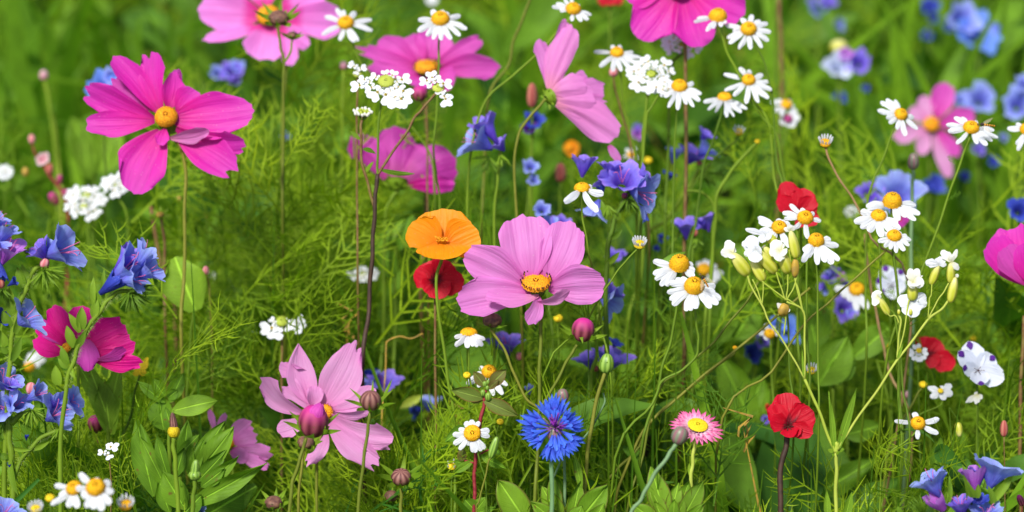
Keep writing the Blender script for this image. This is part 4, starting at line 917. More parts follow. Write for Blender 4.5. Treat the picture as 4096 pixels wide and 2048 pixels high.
leafy(p, [((690, 700, 10), (690, 490, 10), 34, 0), ((760, 660, 0), (770, 420, 10), 30, 0), ((740, 700, 0), (660, 560, 10), 34, 0), ((600, 880, 10), (605, 710, 20), 60, 10), ((590, 900, 15), (510, 760, 30), 40, 20),
          ((550, 1010, 10), (495, 850, 20), 55, 0), ((555, 1020, 0), (640, 880, 30), 40, 20), ((500, 1140, 10), (455, 1000, 20), 45, 0), ((500, 1160, 10), (430, 1090, 20), 40, 0), ((520, 1150, 0), (560, 1240, 20), 30, 20), ((690, 790, 0), (720, 650, 10), 50, 0), ((430, 1288, 0), (410, 1140, 10), 60, 0)])

p = Plant('bugloss', 'bugloss with one wide pale-rimmed trumpet facing right and a small pink bud', 'flower', G_EC, 'A4', 230, 470, 1.085, (40, 2400, 0))
S_ = [(330, 400, -20), (250, 440, 0), (215, 530, 0), (150, 680, 0), (105, 850, 0), (80, 1040, 0), (60, 1290, 0), (40, 1700, 0), (30, 2400, 0)]
p.stem(S_, 19, 'stem_green'); p.fuzz(S_[1:7], 560, 42, spread=14)
p.funnel((350, 370, -10), (280, 270, 50), 80, 'violet_petal', flare=.3, stamens=2)
p.funnel((330, 340, 0), (520, 275, 50), 150, 'blue_petal', flare=.35)
p.funnel((330, 300, -40), (385, 240, -20), 50, 'blue_petal', flare=.3, stamens=0)
p.funnel((120, 850, -10), (235, 770, 30), 125, 'blue_petal', flare=.35, stamens=2)
p.bulb((335, 393, 30), 34, (.3, .9, .2), 1.1, 'bud_pink')
p.funnel((-40, 830, -10), (20, 780, 20), 60, 'deep_blue_petal', stamens=0)
p.fan((330, 430, 0), 180, (.5, -1, .3), 44, 75, 16); p.fan((200, 330, -10), 60, (-.3, 1, 0), 8, 50, 14)
leafy(p, [((175, 570, 0), (130, 420, 10), 55, 0), ((210, 560, 0), (160, 400, 0), 45, 10), ((80, 860, 10), (20, 740, 20), 55, 0), ((100, 780, 0), (60, 650, 10), 50, 0), ((50, 1000, 10), (0, 880, 20), 50, 0),
          ((110, 910, 10), (170, 740, 20), 42, 20), ((90, 1110, 10), (165, 930, 30), 44, 20), ((60, 1050, 0), (0, 1010, 20), 36, 10), ((85, 700, 0), (60, 560, 0), 50, 0)])

p = Plant('bugloss', 'bugloss with violet and pink trumpets cut by the left edge', 'flower', G_EC, 'A4', -30, 500, 1.08, (-60, 2400, 0))
p.stem([(0, 420, -10), (-30, 550, 0), (-50, 900, 0), (-60, 1500, 0), (-60, 2400, 0)], 24, 'stem_green')
p.funnel((-20, 260, 0), (55, 120, 30), 95, 'blue_petal', flare=.35); p.funnel((-60, 150, 0), (0, 40, 20), 80, 'blue_petal', flare=.3)
p.funnel((20, 400, 20), (90, 250, 60), 100, 'mauve_petal', flare=.25, stamens=3); p.funnel((-10, 300, 40), (15, 250, 80), 60, 'blue_petal', stamens=0)
p.funnel((-10, 350, 30), (35, 500, 40), 45, 'deep_blue_petal', flare=0, stamens=0, closed=.3); p.funnel((60, 560, 20), (120, 520, 40), 30, 'deep_blue_petal', flare=.3, stamens=0)
p.bulb((12, 545, 30), 30, (0, 1, .2), 1.1, 'bud_red'); p.fan((20, 580, 0), 110, (0, -1, .2), 16, 60)

p = Plant('bugloss', 'low bugloss with a row of blue trumpets and one rosy bud, lower left', 'flower', G_EC, 'B6', 80, 600, 1.085, (80, 2000, 0))
S_ = [(70, 540, -10), (75, 700, 0), (90, 860, 0), (100, 1100, 0), (90, 1400, 0), (80, 2000, 0)]
p.stem(S_, 26, 'stem_green'); S2 = [(460, 640, -10), (330, 700, 0), (230, 800, 0), (140, 930, 0), (100, 1080, 0)]
p.stem(S2, 18, 'stem_green', 'side_stem', False); p.fuzz(S_[:4], 220, 42, spread=14); p.fuzz(S2, 200, 42, spread=10)
S3 = [(250, 500, -10), (160, 520, -5), (90, 590, 0)]; p.stem(S3, 22, 'stem_green', 'side_stem', False)
p.funnel((10, 310, 0), (65, 200, 40), 125, 'blue_petal', flare=.35); p.funnel((80, 310, 20), (100, 265, 60), 55, 'violet_petal', stamens=2)
p.funnel((70, 470, -20), (28, 435, 60), 105, 'blue_petal', flare=.45, throat=.2); p.funnel((110, 480, -30), (148, 400, 40), 95, 'blue_petal', flare=.4)
p.funnel((205, 400, 0), (335, 330, 30), 82, 'blue_petal', flare=.3); p.funnel((370, 560, 0), (495, 470, 60), 130, 'blue_petal', flare=.35)
p.funnel((390, 480, -20), (440, 390, 0), 60, 'violet_petal', flare=.3, stamens=0); p.funnel((540, 420, -20), (605, 400, 0), 105, 'blue_petal', flare=.3, stamens=3)
p.bulb((247, 305, 10), 38, (.2, .95, .2), 1.3, 'bud_pink')
p.fan((250, 460, 0), 170, (.1, -1, .2), 34, 85, 15); p.fan((470, 620, 0), 130, (.3, -1, .2), 24, 80, 14); p.fan((40, 560, 0), 110, (-.3, -1, .2), 16, 60, 14); p.fan((610, 550, 0), 70, (1, -.2, .2), 8, 50, 12)
p.funnel((210, 720, 0), (215, 680, 20), 18, 'deep_blue_petal', flare=0, stamens=0); p.funnel((80, 950, 10), (80, 900, 20), 20, 'deep_blue_petal', flare=0, stamens=0)
leafy(p, [((60, 860, 10), (0, 820, 10), 40, 0), ((90, 860, 10), (150, 1150, 30), 44, 30), ((260, 790, 0), (410, 710, 10), 36, 20), ((100, 780, 0), (260, 790, 20), 30, 20), ((60, 700, 0), (0, 660, 10), 40, 10)])
p = Plant('bugloss', 'single blue bugloss trumpet in the bottom left corner', 'flower', G_EC, 'B6', 50, 1250, 1.06, (40, 1900, 0))
p.stem([(40, 1330, 0), (40, 1500, 0), (40, 1800, 0)], 20, 'stem_green'); p.funnel((20, 1340, 0), (60, 1240, 30), 110, 'blue_petal', flare=.3)

p = Plant('bugloss', 'violet-blue bugloss with a round face-on bell below the profile cosmos', 'flower', G_EC, 'B4', 470, 480, 1.16, (400, 2200, 0))
S_ = [(560, 420, -20), (500, 520, -10), (450, 620, 0), (410, 750, 0), (380, 950, 0), (370, 1288, 0), (380, 2200, 0)]
p.stem(S_, 20, 'stem_green'); p.fuzz(S_[:6], 160, 36, spread=10)
p.funnel((500, 380, -60), (505, 290, 50), 132, 'violet_petal', flare=.4, throat=.25, stamens=3); p.funnel((560, 400, -40), (700, 440, 40), 140, 'blue_petal', flare=.35, throat=.15)
p.funnel((600, 300, -20), (700, 255, 0), 60, 'violet_petal', flare=.3, stamens=0); p.funnel((430, 360, -30), (320, 290, -20), 95, 'violet_petal', flare=.2, stamens=0)
p.funnel((350, 430, -20), (330, 370, -20), 45, 'deep_blue_petal', flare=.1, stamens=0); p.funnel((400, 300, -60), (400, 190, -50), 75, 'violet_petal', flare=.3, stamens=0)
p.funnel((180, 300, -60), (195, 140, -60), 95, 'violet_petal', flare=.15, stamens=0)
p.funnel((320, 480, -40), (260, 610, -30), 110, 'blue_petal', flare=.3, stamens=2); p.funnel((690, 570, -20), (690, 650, -10), 26, 'deep_blue_petal', flare=0, stamens=0)
p.fan((540, 470, 0), 150, (.2, -1, .3), 22, 60, 16); p.fan((380, 520, 0), 130, (-.2, -1, .3), 14, 60, 16); p.bulb((518, 448, 20), 24, (0, 1, 0), 1, 'bud_maroon')
leafy(p, [((370, 640, 10), (330, 480, 10), 36, 0), ((400, 800, 10), (500, 720, 20), 34, 20), ((420, 360, 0), (300, 290, 10), 30, 20), ((370, 1000, 0), (480, 900, 10), 40, 20), ((480, 640, 0), (440, 560, 10), 40, 0)])

p = Plant('bugloss', 'blurred bugloss with a pale green fan of calyx leaves under its violet bells', 'flower', G_EC, 'B4', 1080, 200, 1.26, (950, 2000, 0))
p.stem([(1120, 240, -20), (1060, 340, 0), (980, 460, 0), (850, 650, 0), (700, 760, 0), (650, 1100, 0)], 16, 'stem_green')
p.funnel((910, 190, -20), (920, 80, 0), 62, 'blue_petal', stamens=0); p.funnel((1040, 190, -20), (1090, 90, 20), 105, 'violet_petal', stamens=1); p.funnel((1110, 120, -20), (1200, 50, 0), 85, 'blue_petal', stamens=0)
p.funnel((1140, 0, -20), (1180, -60, 0), 60, 'violet_petal', stamens=0); p.funnel((870, 330, 0), (880, 270, 20), 50, 'deep_blue_petal', stamens=0); p.bulb((1120, 185, 20), 22, (0, 1, 0), 1, 'bud_red')
p.fan((1140, 240, 0), 170, (.6, -.7, .3), 28, 60, 26, fuzz=2)
p = Plant('bugloss', 'blurred pair of violet bugloss bells joined by a coral bud', 'flower', G_EC, 'B4', 1085, 720, 1.22, (1060, 2000, 0))
p.stem([(1080, 770, -10), (1070, 900, 0), (1060, 1200, 0), (1060, 1700, 0)], 14, 'stem_green')
p.funnel((1020, 800, -20), (1000, 660, 10), 78, 'violet_petal', stamens=0); p.funnel((1200, 740, 0), (1170, 620, 10), 70, 'violet_petal', flare=.2, stamens=0); p.funnel((1170, 720, 0), (1130, 670, 20), 50, 'violet_petal', flare=.5, stamens=0)
p.bulb((1083, 748, 30), 26, (.2, 1, 0), 1.1, 'bud_red'); p.fan((1080, 790, 0), 110, (.3, -1, .2), 16, 60, 20, fuzz=2)
p = Plant('bugloss', 'blurred blue bugloss pair left of the profile cosmos, opening to the left', 'flower', G_EC, 'V2', 1200, 720, 1.20, (1230, 1900, 0))
p.stem([(1230, 750, -10), (1215, 900, 0), (1200, 1100, 0), (1200, 1600, 0)], 8, 'stem_green')
p.funnel((1190, 750, -10), (1085, 690, 10), 84, 'blue_petal', flare=.4); p.funnel((1215, 720, -10), (1135, 600, 0), 58, 'violet_petal', flare=.35, stamens=0); p.funnel((1250, 760, 0), (1215, 715, 20), 45, 'violet_petal', stamens=1)
p.fan((1170, 790, 0), 95, (-.4, -1, .3), 18, 70, 12); p.fan((1230, 780, 0), 80, (.4, -1, .3), 12, 60, 12)
p = Plant('bugloss', 'violet-blue bugloss bell with a pink round bud under the big pale cosmos', 'flower', G_EC, 'A1', 460, 1060, 1.20, (540, 2200, 0))
p.stem([(500, 1130, -20), (530, 1250, 0), (540, 1500, 0), (540, 2100, 0)], 14, 'stem_green')
p.funnel((470, 1170, -30), (455, 1040, 20), 112, 'violet_petal', flare=.35); p.funnel((390, 1120, -30), (370, 1060, -10), 50, 'blue_petal', stamens=0); p.bulb((560, 1178, 10), 30, (0, 1, 0), 1.15, 'bud_pink')
p = Plant('bugloss', 'two violet bugloss bells behind the round green bristly bud', 'flower', G_EC, 'V7', 440, 510, 1.19, (430, 1500, 0))
p.stem([(430, 570, -10), (430, 700, 0), (430, 1000, 0)], 9, 'stem_green')
p.funnel((480, 590, -20), (500, 500, 10), 80, 'violet_petal', flare=.4, stamens=1); p.funnel((400, 570, -10), (375, 500, 0), 58, 'violet_petal', stamens=0); p.funnel((510, 460, -20), (525, 435, -10), 30, 'deep_blue_petal', stamens=0); p.bulb((420, 565, 20), 16, (0, 1, 0), 1, 'bud_red')
p = Plant('bugloss', 'pale blue bugloss bell just right of the big pale cosmos', 'flower', G_EC, 'V7', 500, 200, 1.17, (425, 1500, 0))
p.stem([(450, 250, -10), (425, 330, 0), (425, 500, 0), (400, 620, 0), (395, 1000, 0)], 10, 'stem_green')
p.funnel((440, 200, -20), (515, 240, 20), 78, 'blue_petal', flare=.4, stamens=0); p.funnel((450, 220, -30), (520, 160, -10), 55, 'violet_petal', stamens=0)
p.fan((440, 215, 10), 80, (.7, .5, .2), 8, 30, 10); p.fan((430, 330, 0), 80, (-.5, -.8, .2), 12, 60, 12)
p = Plant('bugloss', 'royal blue and violet bugloss bells above the top petal of the ragged pale cosmos', 'flower', G_EC, 'V6', 600, 620, 1.22, (640, 1500, 0))
p.stem([(610, 670, -10), (625, 760, 0), (640, 900, 0), (640, 1200, 0)], 8, 'stem_green')
p.funnel((570, 660, -20), (545, 620, 0), 62, 'blue_petal', flare=.3, stamens=0); p.funnel((640, 670, -20), (648, 620, 20), 62, 'violet_petal', flare=.5, stamens=1); p.funnel((575, 620, -20), (565, 575, -20), 34, 'deep_blue_petal', stamens=0)
p = Plant('bugloss', 'narrow blurred blue bugloss bell with a dark wilted one, near the poppy stem', 'flower', G_EC, 'V6', 850, 760, 1.26, (840, 1500, 0))
p.stem([(840, 790, -10), (845, 900, 0), (850, 1200, 0)], 8, 'stem_green')
p.funnel((870, 780, -10), (875, 720, 10), 58, 'blue_petal', flare=.1, stamens=0); p.funnel((840, 770, -10), (790, 780, 0), 40, 'deep_blue_petal', stamens=0)
leafy(p, [((840, 700, 10), (715, 765, 20), 34, 0)], 'stem_pale', prof='leaf')

p = Plant('bugloss', 'near bugloss in the bottom right corner with violet, pink and blue trumpets', 'flower', G_EC, 'A7', 800, 1200, 1.06, (700, 2600, 0))
p.stem([(780, 1230, -30), (740, 1400, -10), (700, 1700, 0), (690, 2400, 0)], 36, 'stem_green')
p.stem([(480, 1200, -20), (560, 1350, -10), (700, 1600, 0)], 26, 'stem_green', 'side_stem', False)
p.funnel((490, 1180, -20), (370, 980, 20), 141, 'blue_petal', flare=.35, stamens=2); p.funnel((480, 1140, -30), (455, 950, -10), 82, 'blue_petal', flare=.2, stamens=0)
p.funnel((510, 1290, 20), (400, 1160, 70), 123, 'mauve_petal', flare=-.1, closed=.15, stamens=0, throat=.3)
p.funnel((820, 1110, 0), (800, 900, 30), 132, 'mauve_petal', flare=.05, stamens=0, throat=.2); p.funnel((860, 1080, -20), (860, 910, -10), 82, 'violet_petal', stamens=0)
p.funnel((950, 1100, -10), (1020, 850, 30), 194, 'blue_petal', flare=.35, stamens=0); p.funnel((680, 1330, 30), (655, 1200, 70), 123, 'violet_petal', flare=.15, closed=.1, throat=.3)
p.funnel((850, 1250, 0), (850, 1180, 30), 100, 'deep_blue_petal', flare=.2, stamens=0); p.funnel((900, 1400, 40), (910, 1270, 90), 141, 'blue_petal', flare=.3)
leafy(p, [((960, 1240, -10), (1190, 930, 10), 66, 0), ((950, 1190, 0), (1100, 985, 10), 60, 20), ((980, 1240, 40), (930, 1060, 60), 55, 20), ((750, 1220, 0), (690, 860, 20), 60, 30), ((800, 1180, 10), (730, 990, 30), 44, 20),
          ((540, 1260, 0), (570, 970, 20), 50, 20), ((520, 1200, 20), (545, 1110, 40), 36, 0), ((830, 1180, 30), (835, 1040, 60), 50, 0), ((900, 1090, 0), (935, 970, 20), 30, 0), ((100, 1330, 0), (70, 1260, 10), 40, 0)])
p.fan((330, 1330, 0), 190, (-.6, .8, .3), 30, 50, 14); p.fan((520, 1260, 10), 90, (.2, 1, .3), 10, 40, 14); S_ = [(970, 1260, 0), (1090, 1130, 0), (1190, 940, 10)]; p.fuzz(S_, 90, 40, spread=20)

# simple blurred blue bells standing farther back
G_BB = 'blurred blue flowers far back in the meadow'
def bells(label, view, items, d, foot, r=7, name='blue_meadow_flower', cat='flower', group=G_BB):
    x, y = items[0][0], items[0][1]; p = Plant(name, label, cat, group, view, x, y, d, foot)
    p.stem([(x, y + items[0][2] * .9, -10), (x * .6 + foot[0] * .4, (y + foot[1]) / 2 * .6 + y * .4, -5), (foot[0], foot[1], 0)], r, 'stem_green')
    for (x, y, R_, dx, dy, m) in items:
        p.funnel((x - dx * R_, y + dy * R_, -R_ * .8), (x, y, R_ * .3), R_, m, flare=.4, stamens=0, throat=.2)
    return p
bells('large soft blue pair of bells at the top right corner', 'V4', [(1058, 165, 88, .1, .5, 'sky_petal'), (985, 90, 68, .3, .3, 'blue_petal'), (1140, 140, 22, -1, .2, 'blue_petal')], 1.62, (1060, 700), 9)
bells('pale icy blue bell beside a violet one under a cream blur', 'V4', [(352, 328, 56, 0, .5, 'pale_blue_petal'), (450, 312, 50, -.2, .4, 'violet_petal'), (390, 270, 28, 0, .5, 'mauve_petal')], 1.55, (370, 800))
bells('soft blue bell behind the soft pink cosmos', 'V4', [(1060, 492, 62, -.2, .5, 'blue_petal'), (970, 500, 30, 0, .5, 'blue_petal')], 1.56, (1060, 900))
bells('blue bells cut by the right edge above the edge chamomile', 'V4', [(1262, 520, 66, 0, .4, 'blue_petal'), (1290, 420, 40, 0, .5, 'blue_petal')], 1.5, (1270, 900))
bells('pair of broad soft blue bells behind the three stacked chamomiles', 'V4', [(655, 965, 88, 0, .5, 'blue_petal'), (515, 970, 52, .2, .5, 'violet_petal')], 1.3, (640, 1400), 9)
bells('blurred violet cluster left of the candy pink cosmos', 'V1', [(1165, 355, 44, 0, .5, 'violet_petal'), (1098, 365, 32, .2, .5, 'blue_petal'), (1195, 330, 28, 0, .6, 'blue_petal'), (1180, 400, 24, 0, .6, 'violet_petal')], 1.45, (1150, 700))
bells('blue flower peeping out behind the left petals of the bright magenta cosmos', 'V1', [(515, 440, 62, 0, .4, 'sky_petal'), (560, 380, 34, 0, .4, 'blue_petal')], 1.33, (530, 900))
bells('blurred blue and lilac bells at the very top', 'V4', [(252, 45, 34, 0, .6, 'blue_petal'), (300, 5, 34, 0, .6, 'violet_petal'), (232, 5, 24, 0, .6, 'violet_petal')], 1.7, (250, 500))
bells('small slate blue smudge under the blurred lilac bells', 'V4', [(362, 122, 26, .8, .2, 'blue_petal')], 1.75, (362, 500), 5)
bells('dark navy flowers near the top edge', 'V4', [(815, 30, 34, 0, .5, 'deep_blue_petal'), (800, 175, 22, 0, .5, 'deep_blue_petal'), (830, 90, 20, 0, .5, 'deep_blue_petal'), (910, 135, 20, 0, .5, 'deep_blue_petal')], 1.75, (815, 600))
bells('small navy flower in the grass below the icy blue bell', 'V4', [(360, 490, 26, 0, .5, 'deep_blue_petal'), (490, 445, 15, 0, .5, 'deep_blue_petal')], 1.6, (365, 800), 5)
bells('small indigo flower low beside the pink cosmos in the distance', 'V4', [(845, 925, 38, .4, .3, 'deep_blue_petal'), (808, 930, 24, 0, .3, 'deep_blue_petal')], 1.5, (845, 1300), 5)
bells('scattered indigo specks right of the long slanting chamomile stalk', 'V4', [(990, 885, 20, 0, .5, 'deep_blue_petal'), (1135, 810, 22, 0, .5, 'deep_blue_petal'), (1060, 750, 26, 0, .5, 'violet_petal'), (1185, 690, 18, 0, .5, 'blue_petal')], 1.55, (1060, 1200), 5)
bells('deep blue flower at the right edge above the magenta cup', 'V4', [(1265, 1050, 48, 0, .5, 'deep_blue_petal')], 1.3, (1265, 1500))
bells('dark blue flower head with a maroon base left of the profile cosmos', 'V3', [(112, 600, 38, 0, .5, 'deep_blue_petal'), (85, 640, 30, 0, .6, 'purple_spot')], 1.3, (80, 1000), 6)
bells('blurred little blue flowers below the dark blue head', 'V3', [(92, 835, 32, 0, .5, 'blue_petal'), (108, 905, 24, 0, .5, 'blue_petal')], 1.28, (90, 1200), 6)
bells('blurred blue bells behind the top of the big pale cosmos', 'V3', [(150, 1050, 34, 0, .5, 'blue_petal'), (185, 1120, 34, 0, .4, 'blue_petal'), (245, 1125, 40, 0, .4, 'violet_petal')], 1.22, (180, 1500), 6)
bells('blurred lilac bell low between the cosmos and the bugloss', 'B4', [(430, 930, 50, 0, .8, 'violet_petal'), (500, 910, 26, 0, .8, 'violet_petal')], 1.26, (430, 1600), 8)
bells('dark violet specks behind the coral bud bugloss', 'B4', [(825, 790, 30, 0, .4, 'deep_blue_petal'), (775, 870, 24, 0, .8, 'deep_blue_petal')], 1.28, (800, 1500), 6)
bells('lilac fleck far back beside a dry stalk', 'V3', [(632, 670, 26, 0, .4, 'mauve_petal'), (630, 640, 16, 0, .5, 'violet_petal')], 1.45, (632, 1000), 5)
bells('purple-blue flower just below the blurred chamomile on the right', 'V8', [(388, 265, 50, .2, .3, 'violet_petal'), (420, 290, 22, 0, .3, 'blue_petal')], 1.28, (390, 800), 6)
bells('sky blue flower behind the left fork of the white catchfly', 'V8', [(112, 375, 54, .2, .3, 'sky_petal'), (45, 345, 34, 0, .4, 'sky_petal'), (148, 405, 24, 0, .4, 'sky_petal')], 1.3, (110, 900), 7)
bells('indigo flower beside a broad leaf left of the catchfly', 'V7', [(1215, 485, 40, .6, .4, 'deep_blue_petal'), (1260, 425, 30, 0, .4, 'violet_petal')], 1.3, (1220, 900), 6)
bells('tall thin blue bud among feathery leaves under the big pale cosmos', 'V7', [(86, 660, 18, 0, 2.6, 'blue_petal')], 1.16, (90, 1000), 5)
bells('dark indigo speck low among the leaves by the tall dark stem', 'V7', [(1235, 1140, 24, 0, .4, 'deep_blue_petal')], 1.35, (1235, 1400), 4)
bells('tiny blue blossom deep in the feathery leaves near the candytuft', 'V2', [(148, 685, 20, 0, .8, 'blue_petal')], 1.36, (148, 1000), 4)
bells('small blue blossom at the bottom by the spotted leaf', 'V5', [(1005, 1280, 26, 0, .4, 'blue_petal')], 1.1, (1005, 1500), 6)
bells('tiny violet specks at the left edge of the red flax', 'V7', [(1278, 820, 18, 0, .5, 'violet_petal'), (1290, 760, 14, 0, .5, 'red_petal')], 1.25, (1278, 1200), 4)
p = Plant('phacelia', 'loose lilac-blue flower cluster behind the long diagonal stalk', 'flower', None, 'V8', 320, 100, 1.28, (330, 900, 0))
p.stem([(322, 150), (328, 300), (330, 600)], 7, 'stem_green')
for (x, y, R_, m) in [(265, 150, 20, 'violet_petal'), (290, 100, 20, 'violet_petal'), (305, 80, 16, 'blue_petal'), (325, 60, 14, 'violet_petal'), (350, 70, 13, 'violet_petal'), (368, 85, 14, 'mauve_petal'), (385, 115, 14, 'mauve_petal'), (320, 120, 20, 'violet_petal'), (405, 130, 14, 'violet_petal'), (285, 180, 16, 'blue_petal')]:
    p.funnel(((x + 325) / 2, (y + 160) / 2 + 5, -10), (x, y, 10), R_, m, stamens=0, flare=.3)
# ================================================================ candytuft
G_CT = 'white candytuft heads'
def floret_mesh():
    V = []; F = []; mi = []; off = 0
    for (a, L, w) in [(-62, 1.0, .72), (-118, 1.0, .72), (48, .58, .46), (132, .58, .46)]:
        r = math.radians(a); v, f, uv = petal_grid((0, 0, 0), (L * math.cos(r), L * math.sin(r), .12), w, 0, 'spoon', nu=7, nv=5, ridge=.01, cup=-.1, seed=int(a + 200))
        V.append(v); F += [tuple(x + off for x in t) for t in f]; mi += [0] * len(f); off += len(v)
    v, f = dome_pts(.13, .2, 4, 7); V.append(v); F += [tuple(x + off for x in t) for t in f]; mi += [1] * len(f)
    me = bpy.data.meshes.new('floret'); me.from_pydata([tuple(v) for v in np.vstack(V)], [], F); me.update()
    me.uv_layers.new(name='UVMap').data.foreach_set('uv', [.6, .5] * len(me.loops))
    for m in ('white_petal', 'lemon_disc'): me.materials.append(MATS[m])
    me.polygons.foreach_set('material_index', mi); me.polygons.foreach_set('use_smooth', [True] * len(F)); return me
FLORET = floret_mesh()
def place_floret(p, c, size, n, ang, parent, name='floret', squash=1.0):
    """n: facing direction in camera axes, ang: direction of the two long petals in degrees (image plane)"""
    n = unit(n); ref = np.array((math.cos(math.radians(ang)), math.sin(math.radians(ang)), 0)); dn = unit(ref - n * np.dot(ref, n)); e1 = np.cross(-dn, n)
    R3 = np.array([e1, -dn, n]).T                        # local axes in camera frame
    B = np.array([CR, CU, CZ]).T @ R3
    o = bpy.data.objects.new(name, FLORET); col.objects.link(o); o.parent = parent
    s = size * p.k * p.u; loc = p.W(p.L(c)); loc = loc.reshape(3)
    m = Matrix([[*(B[i] * s), loc[i]] for i in range(3)] + [[0, 0, 0, 1]])
    o.matrix_local = m; return o
def umbel(p, c, rx, ry, fs, parent=None, outer=11, inner=8, centre=True, skip=(), tilt=.6, z0=0):
    """head of florets: long petals outwards; centre of small buds"""
    par = parent or p.root; cx, cy = c[0], c[1]
    b = p.disc((cx, cy, z0 - 5), rx * .2, (0, tilt, .8), .4, 'stem_pale', 'floret_buds', par, bumps=26)
    for i in range(outer):
        a = 360 * (i + .3 + random.uniform(-.3, .3)) / outer
        if any(lo <= a % 360 <= hi for lo, hi in skip): continue
        r = math.radians(a); q = random.uniform(.56, .84); x, y = cx + rx * q * math.cos(r), cy - ry * q * math.sin(r)
        place_floret(p, (x, y, z0 - math.sin(r) * tilt * rx * .5 + random.uniform(-4, 4)), fs * random.uniform(.72, 1.2), (math.cos(r) * .3, tilt * .6 + .3 * math.sin(r), .8), a + random.uniform(-30, 30), par)
    for i in range(inner):
        a = 360 * (i + .1) / inner
        if any(lo <= a % 360 <= hi for lo, hi in skip): continue
        r = math.radians(a); x, y = cx + rx * .42 * math.cos(r), cy - ry * .42 * math.sin(r)
        place_floret(p, (x, y, z0 + 8 - math.sin(r) * tilt * rx * .3), fs * random.uniform(.5, .85), (math.cos(r) * .2, tilt * .7, .8), a + random.uniform(-25, 25), par)
    # rays under the head
    for i in range(7):
        r = 2 * math.pi * i / 7; p.stem([(cx + rx * .6 * math.cos(r), cy - ry * .5 * math.sin(r) + 4, z0 - 10 - math.sin(r) * rx * .3), (cx + rx * .25 * math.cos(r), cy + ry * .45, z0 - 14), (cx, cy + ry * .95, z0 - 12)], fs * .045, 'stem_green', 'ray', False, parent=par, sides=4)

p = Plant('candytuft', 'tall dark-stemmed candytuft with white heads before the orchid pink cosmos', 'flower', G_CT, 'A8', 330, 700, 1.15, (200, 2700, 0))
main = [(345, 690, -20), (290, 830, -20), (270, 1000, -10), (262, 1288, 0), (262, 1420, 0), (240, 1700, 0), (225, 2000, 0), (190, 2450, 0)]
p.stem(main[:5], 11, 'stem_green', 'stem', False); p.stem([(262, 1400, 0), (240, 1660, 0), (228, 1900, 0), (212, 2150, 0), (190, 2500, 0)], 18, 'stem_dark', 'stem', True)
p.stem([(740, 740, -10), (620, 880, 0), (560, 950, 0), (480, 1090, 0), (330, 1300, 0), (264, 1410, 0)], 11, 'stem_brown', 'side_stem', False)
p.stem([(140, 940, -10), (128, 1050, 0), (135, 1288, 0), (190, 1500, 0), (238, 1680, 0)], 13, 'stem_brown', 'side_stem', False)
p.petal((270, 1360, 0), (560, 1400, 30), 44, 20, 'hairy', 'leaf', prof='leaf', side=-.05); p.petal((140, 1200, 0), (250, 1240, 20), 40, 20, 'hairy', 'leaf', prof='leaf', side=.1); p.petal((130, 1130, 0), (40, 1050, 10), 36, 0, 'hairy', 'leaf', prof='leaf')
p.petal((245, 1560, 0), (215, 1480, 0), 40, 0, 'hairy', 'leaf', prof='leaf'); p.petal((150, 1400, 0), (230, 1300, 10), 36, 10, 'hairy', 'leaf', prof='leaf')
H = p.calyx((335, 690, -30), 30, (0, .6, .8), .5, 'stem_pale', 'flower_head')
for (x, y, s, a) in [(248, 622, 62, 150), (155, 640, 60, 160), (120, 690, 85, 185), (215, 705, 70, 200), (200, 660, 55, 170), (265, 745, 95, 230), (330, 765, 100, 290), (410, 790, 110, 272), (455, 800, 95, 315), (470, 735, 88, 330), (455, 640, 85, 20),
                     (420, 660, 60, 40), (380, 605, 60, 70), (325, 600, 55, 100), (345, 720, 70, 265), (400, 715, 70, 300), (295, 700, 60, 210), (370, 740, 70, 280), (430, 700, 60, 340)]:
    r = math.radians(a); place_floret(p, (x, y, 15 + (y - 700) * .5), s, (math.cos(r) * .25, .45 + .2 * math.sin(r), .8), a, H)
p.disc((330, 655, 0), 62, (0, .6, .8), .35, 'stem_pale', 'floret_buds', H, bumps=36)
H = p.calyx((745, 720, -30), 20, (0, .6, .8), .5, 'stem_pale', 'flower_head')
for (x, y, s, a) in [(700, 625, 75, 100), (660, 650, 70, 180), (725, 650, 70, 30), (790, 675, 80, 5), (700, 665, 60, 210), (785, 745, 60, 150), (800, 780, 75, 330), (810, 800, 80, 280)]:
    r = math.radians(a); place_floret(p, (x, y, 15 + (y - 700) * .4), s, (math.cos(r) * .25, .45 + .2 * math.sin(r), .8), a, H)
p.disc((750, 710, 0), 46, (.1, .6, .8), .4, 'stem_pale', 'floret_buds', H, bumps=22)
H = p.calyx((145, 940, -10), 34, (0, .7, .7), .6, 'stem_green', 'flower_head')
for i in range(26):
    a = i * 2.4; rr = 76 * math.sqrt((i + 1) / 26); p.bulb((145 + rr * math.cos(a), 900 + rr * .45 * math.sin(a), rr * .5 * math.sin(a)), 13, (math.cos(a) * .4, .8, .3), 1.1, 'cream_petal' if i > 8 else 'stem_pale', 'flower_bud', H, m=8, ribs=1, rib=0)
p = Plant('candytuft', 'small few-flowered candytuft spray behind the left end of the large candytuft head', 'flower', G_CT, 'A8', 95, 560, 1.19, (100, 2200, 0))
p.stem([(100, 600, -10), (98, 800, 0), (95, 1100, 0), (100, 1700, 0)], 9, 'stem_brown')
for (x, y, s, a) in [(75, 535, 55, 150), (125, 555, 55, 20), (100, 575, 40, 250), (60, 520, 35, 120)]: place_floret(p, (x, y, 10), s, (0, .5, .8), a, p.root)
p.disc((100, 595, 0), 34, (0, .6, .8), .4, 'stem_pale', 'floret_buds', bumps=16)

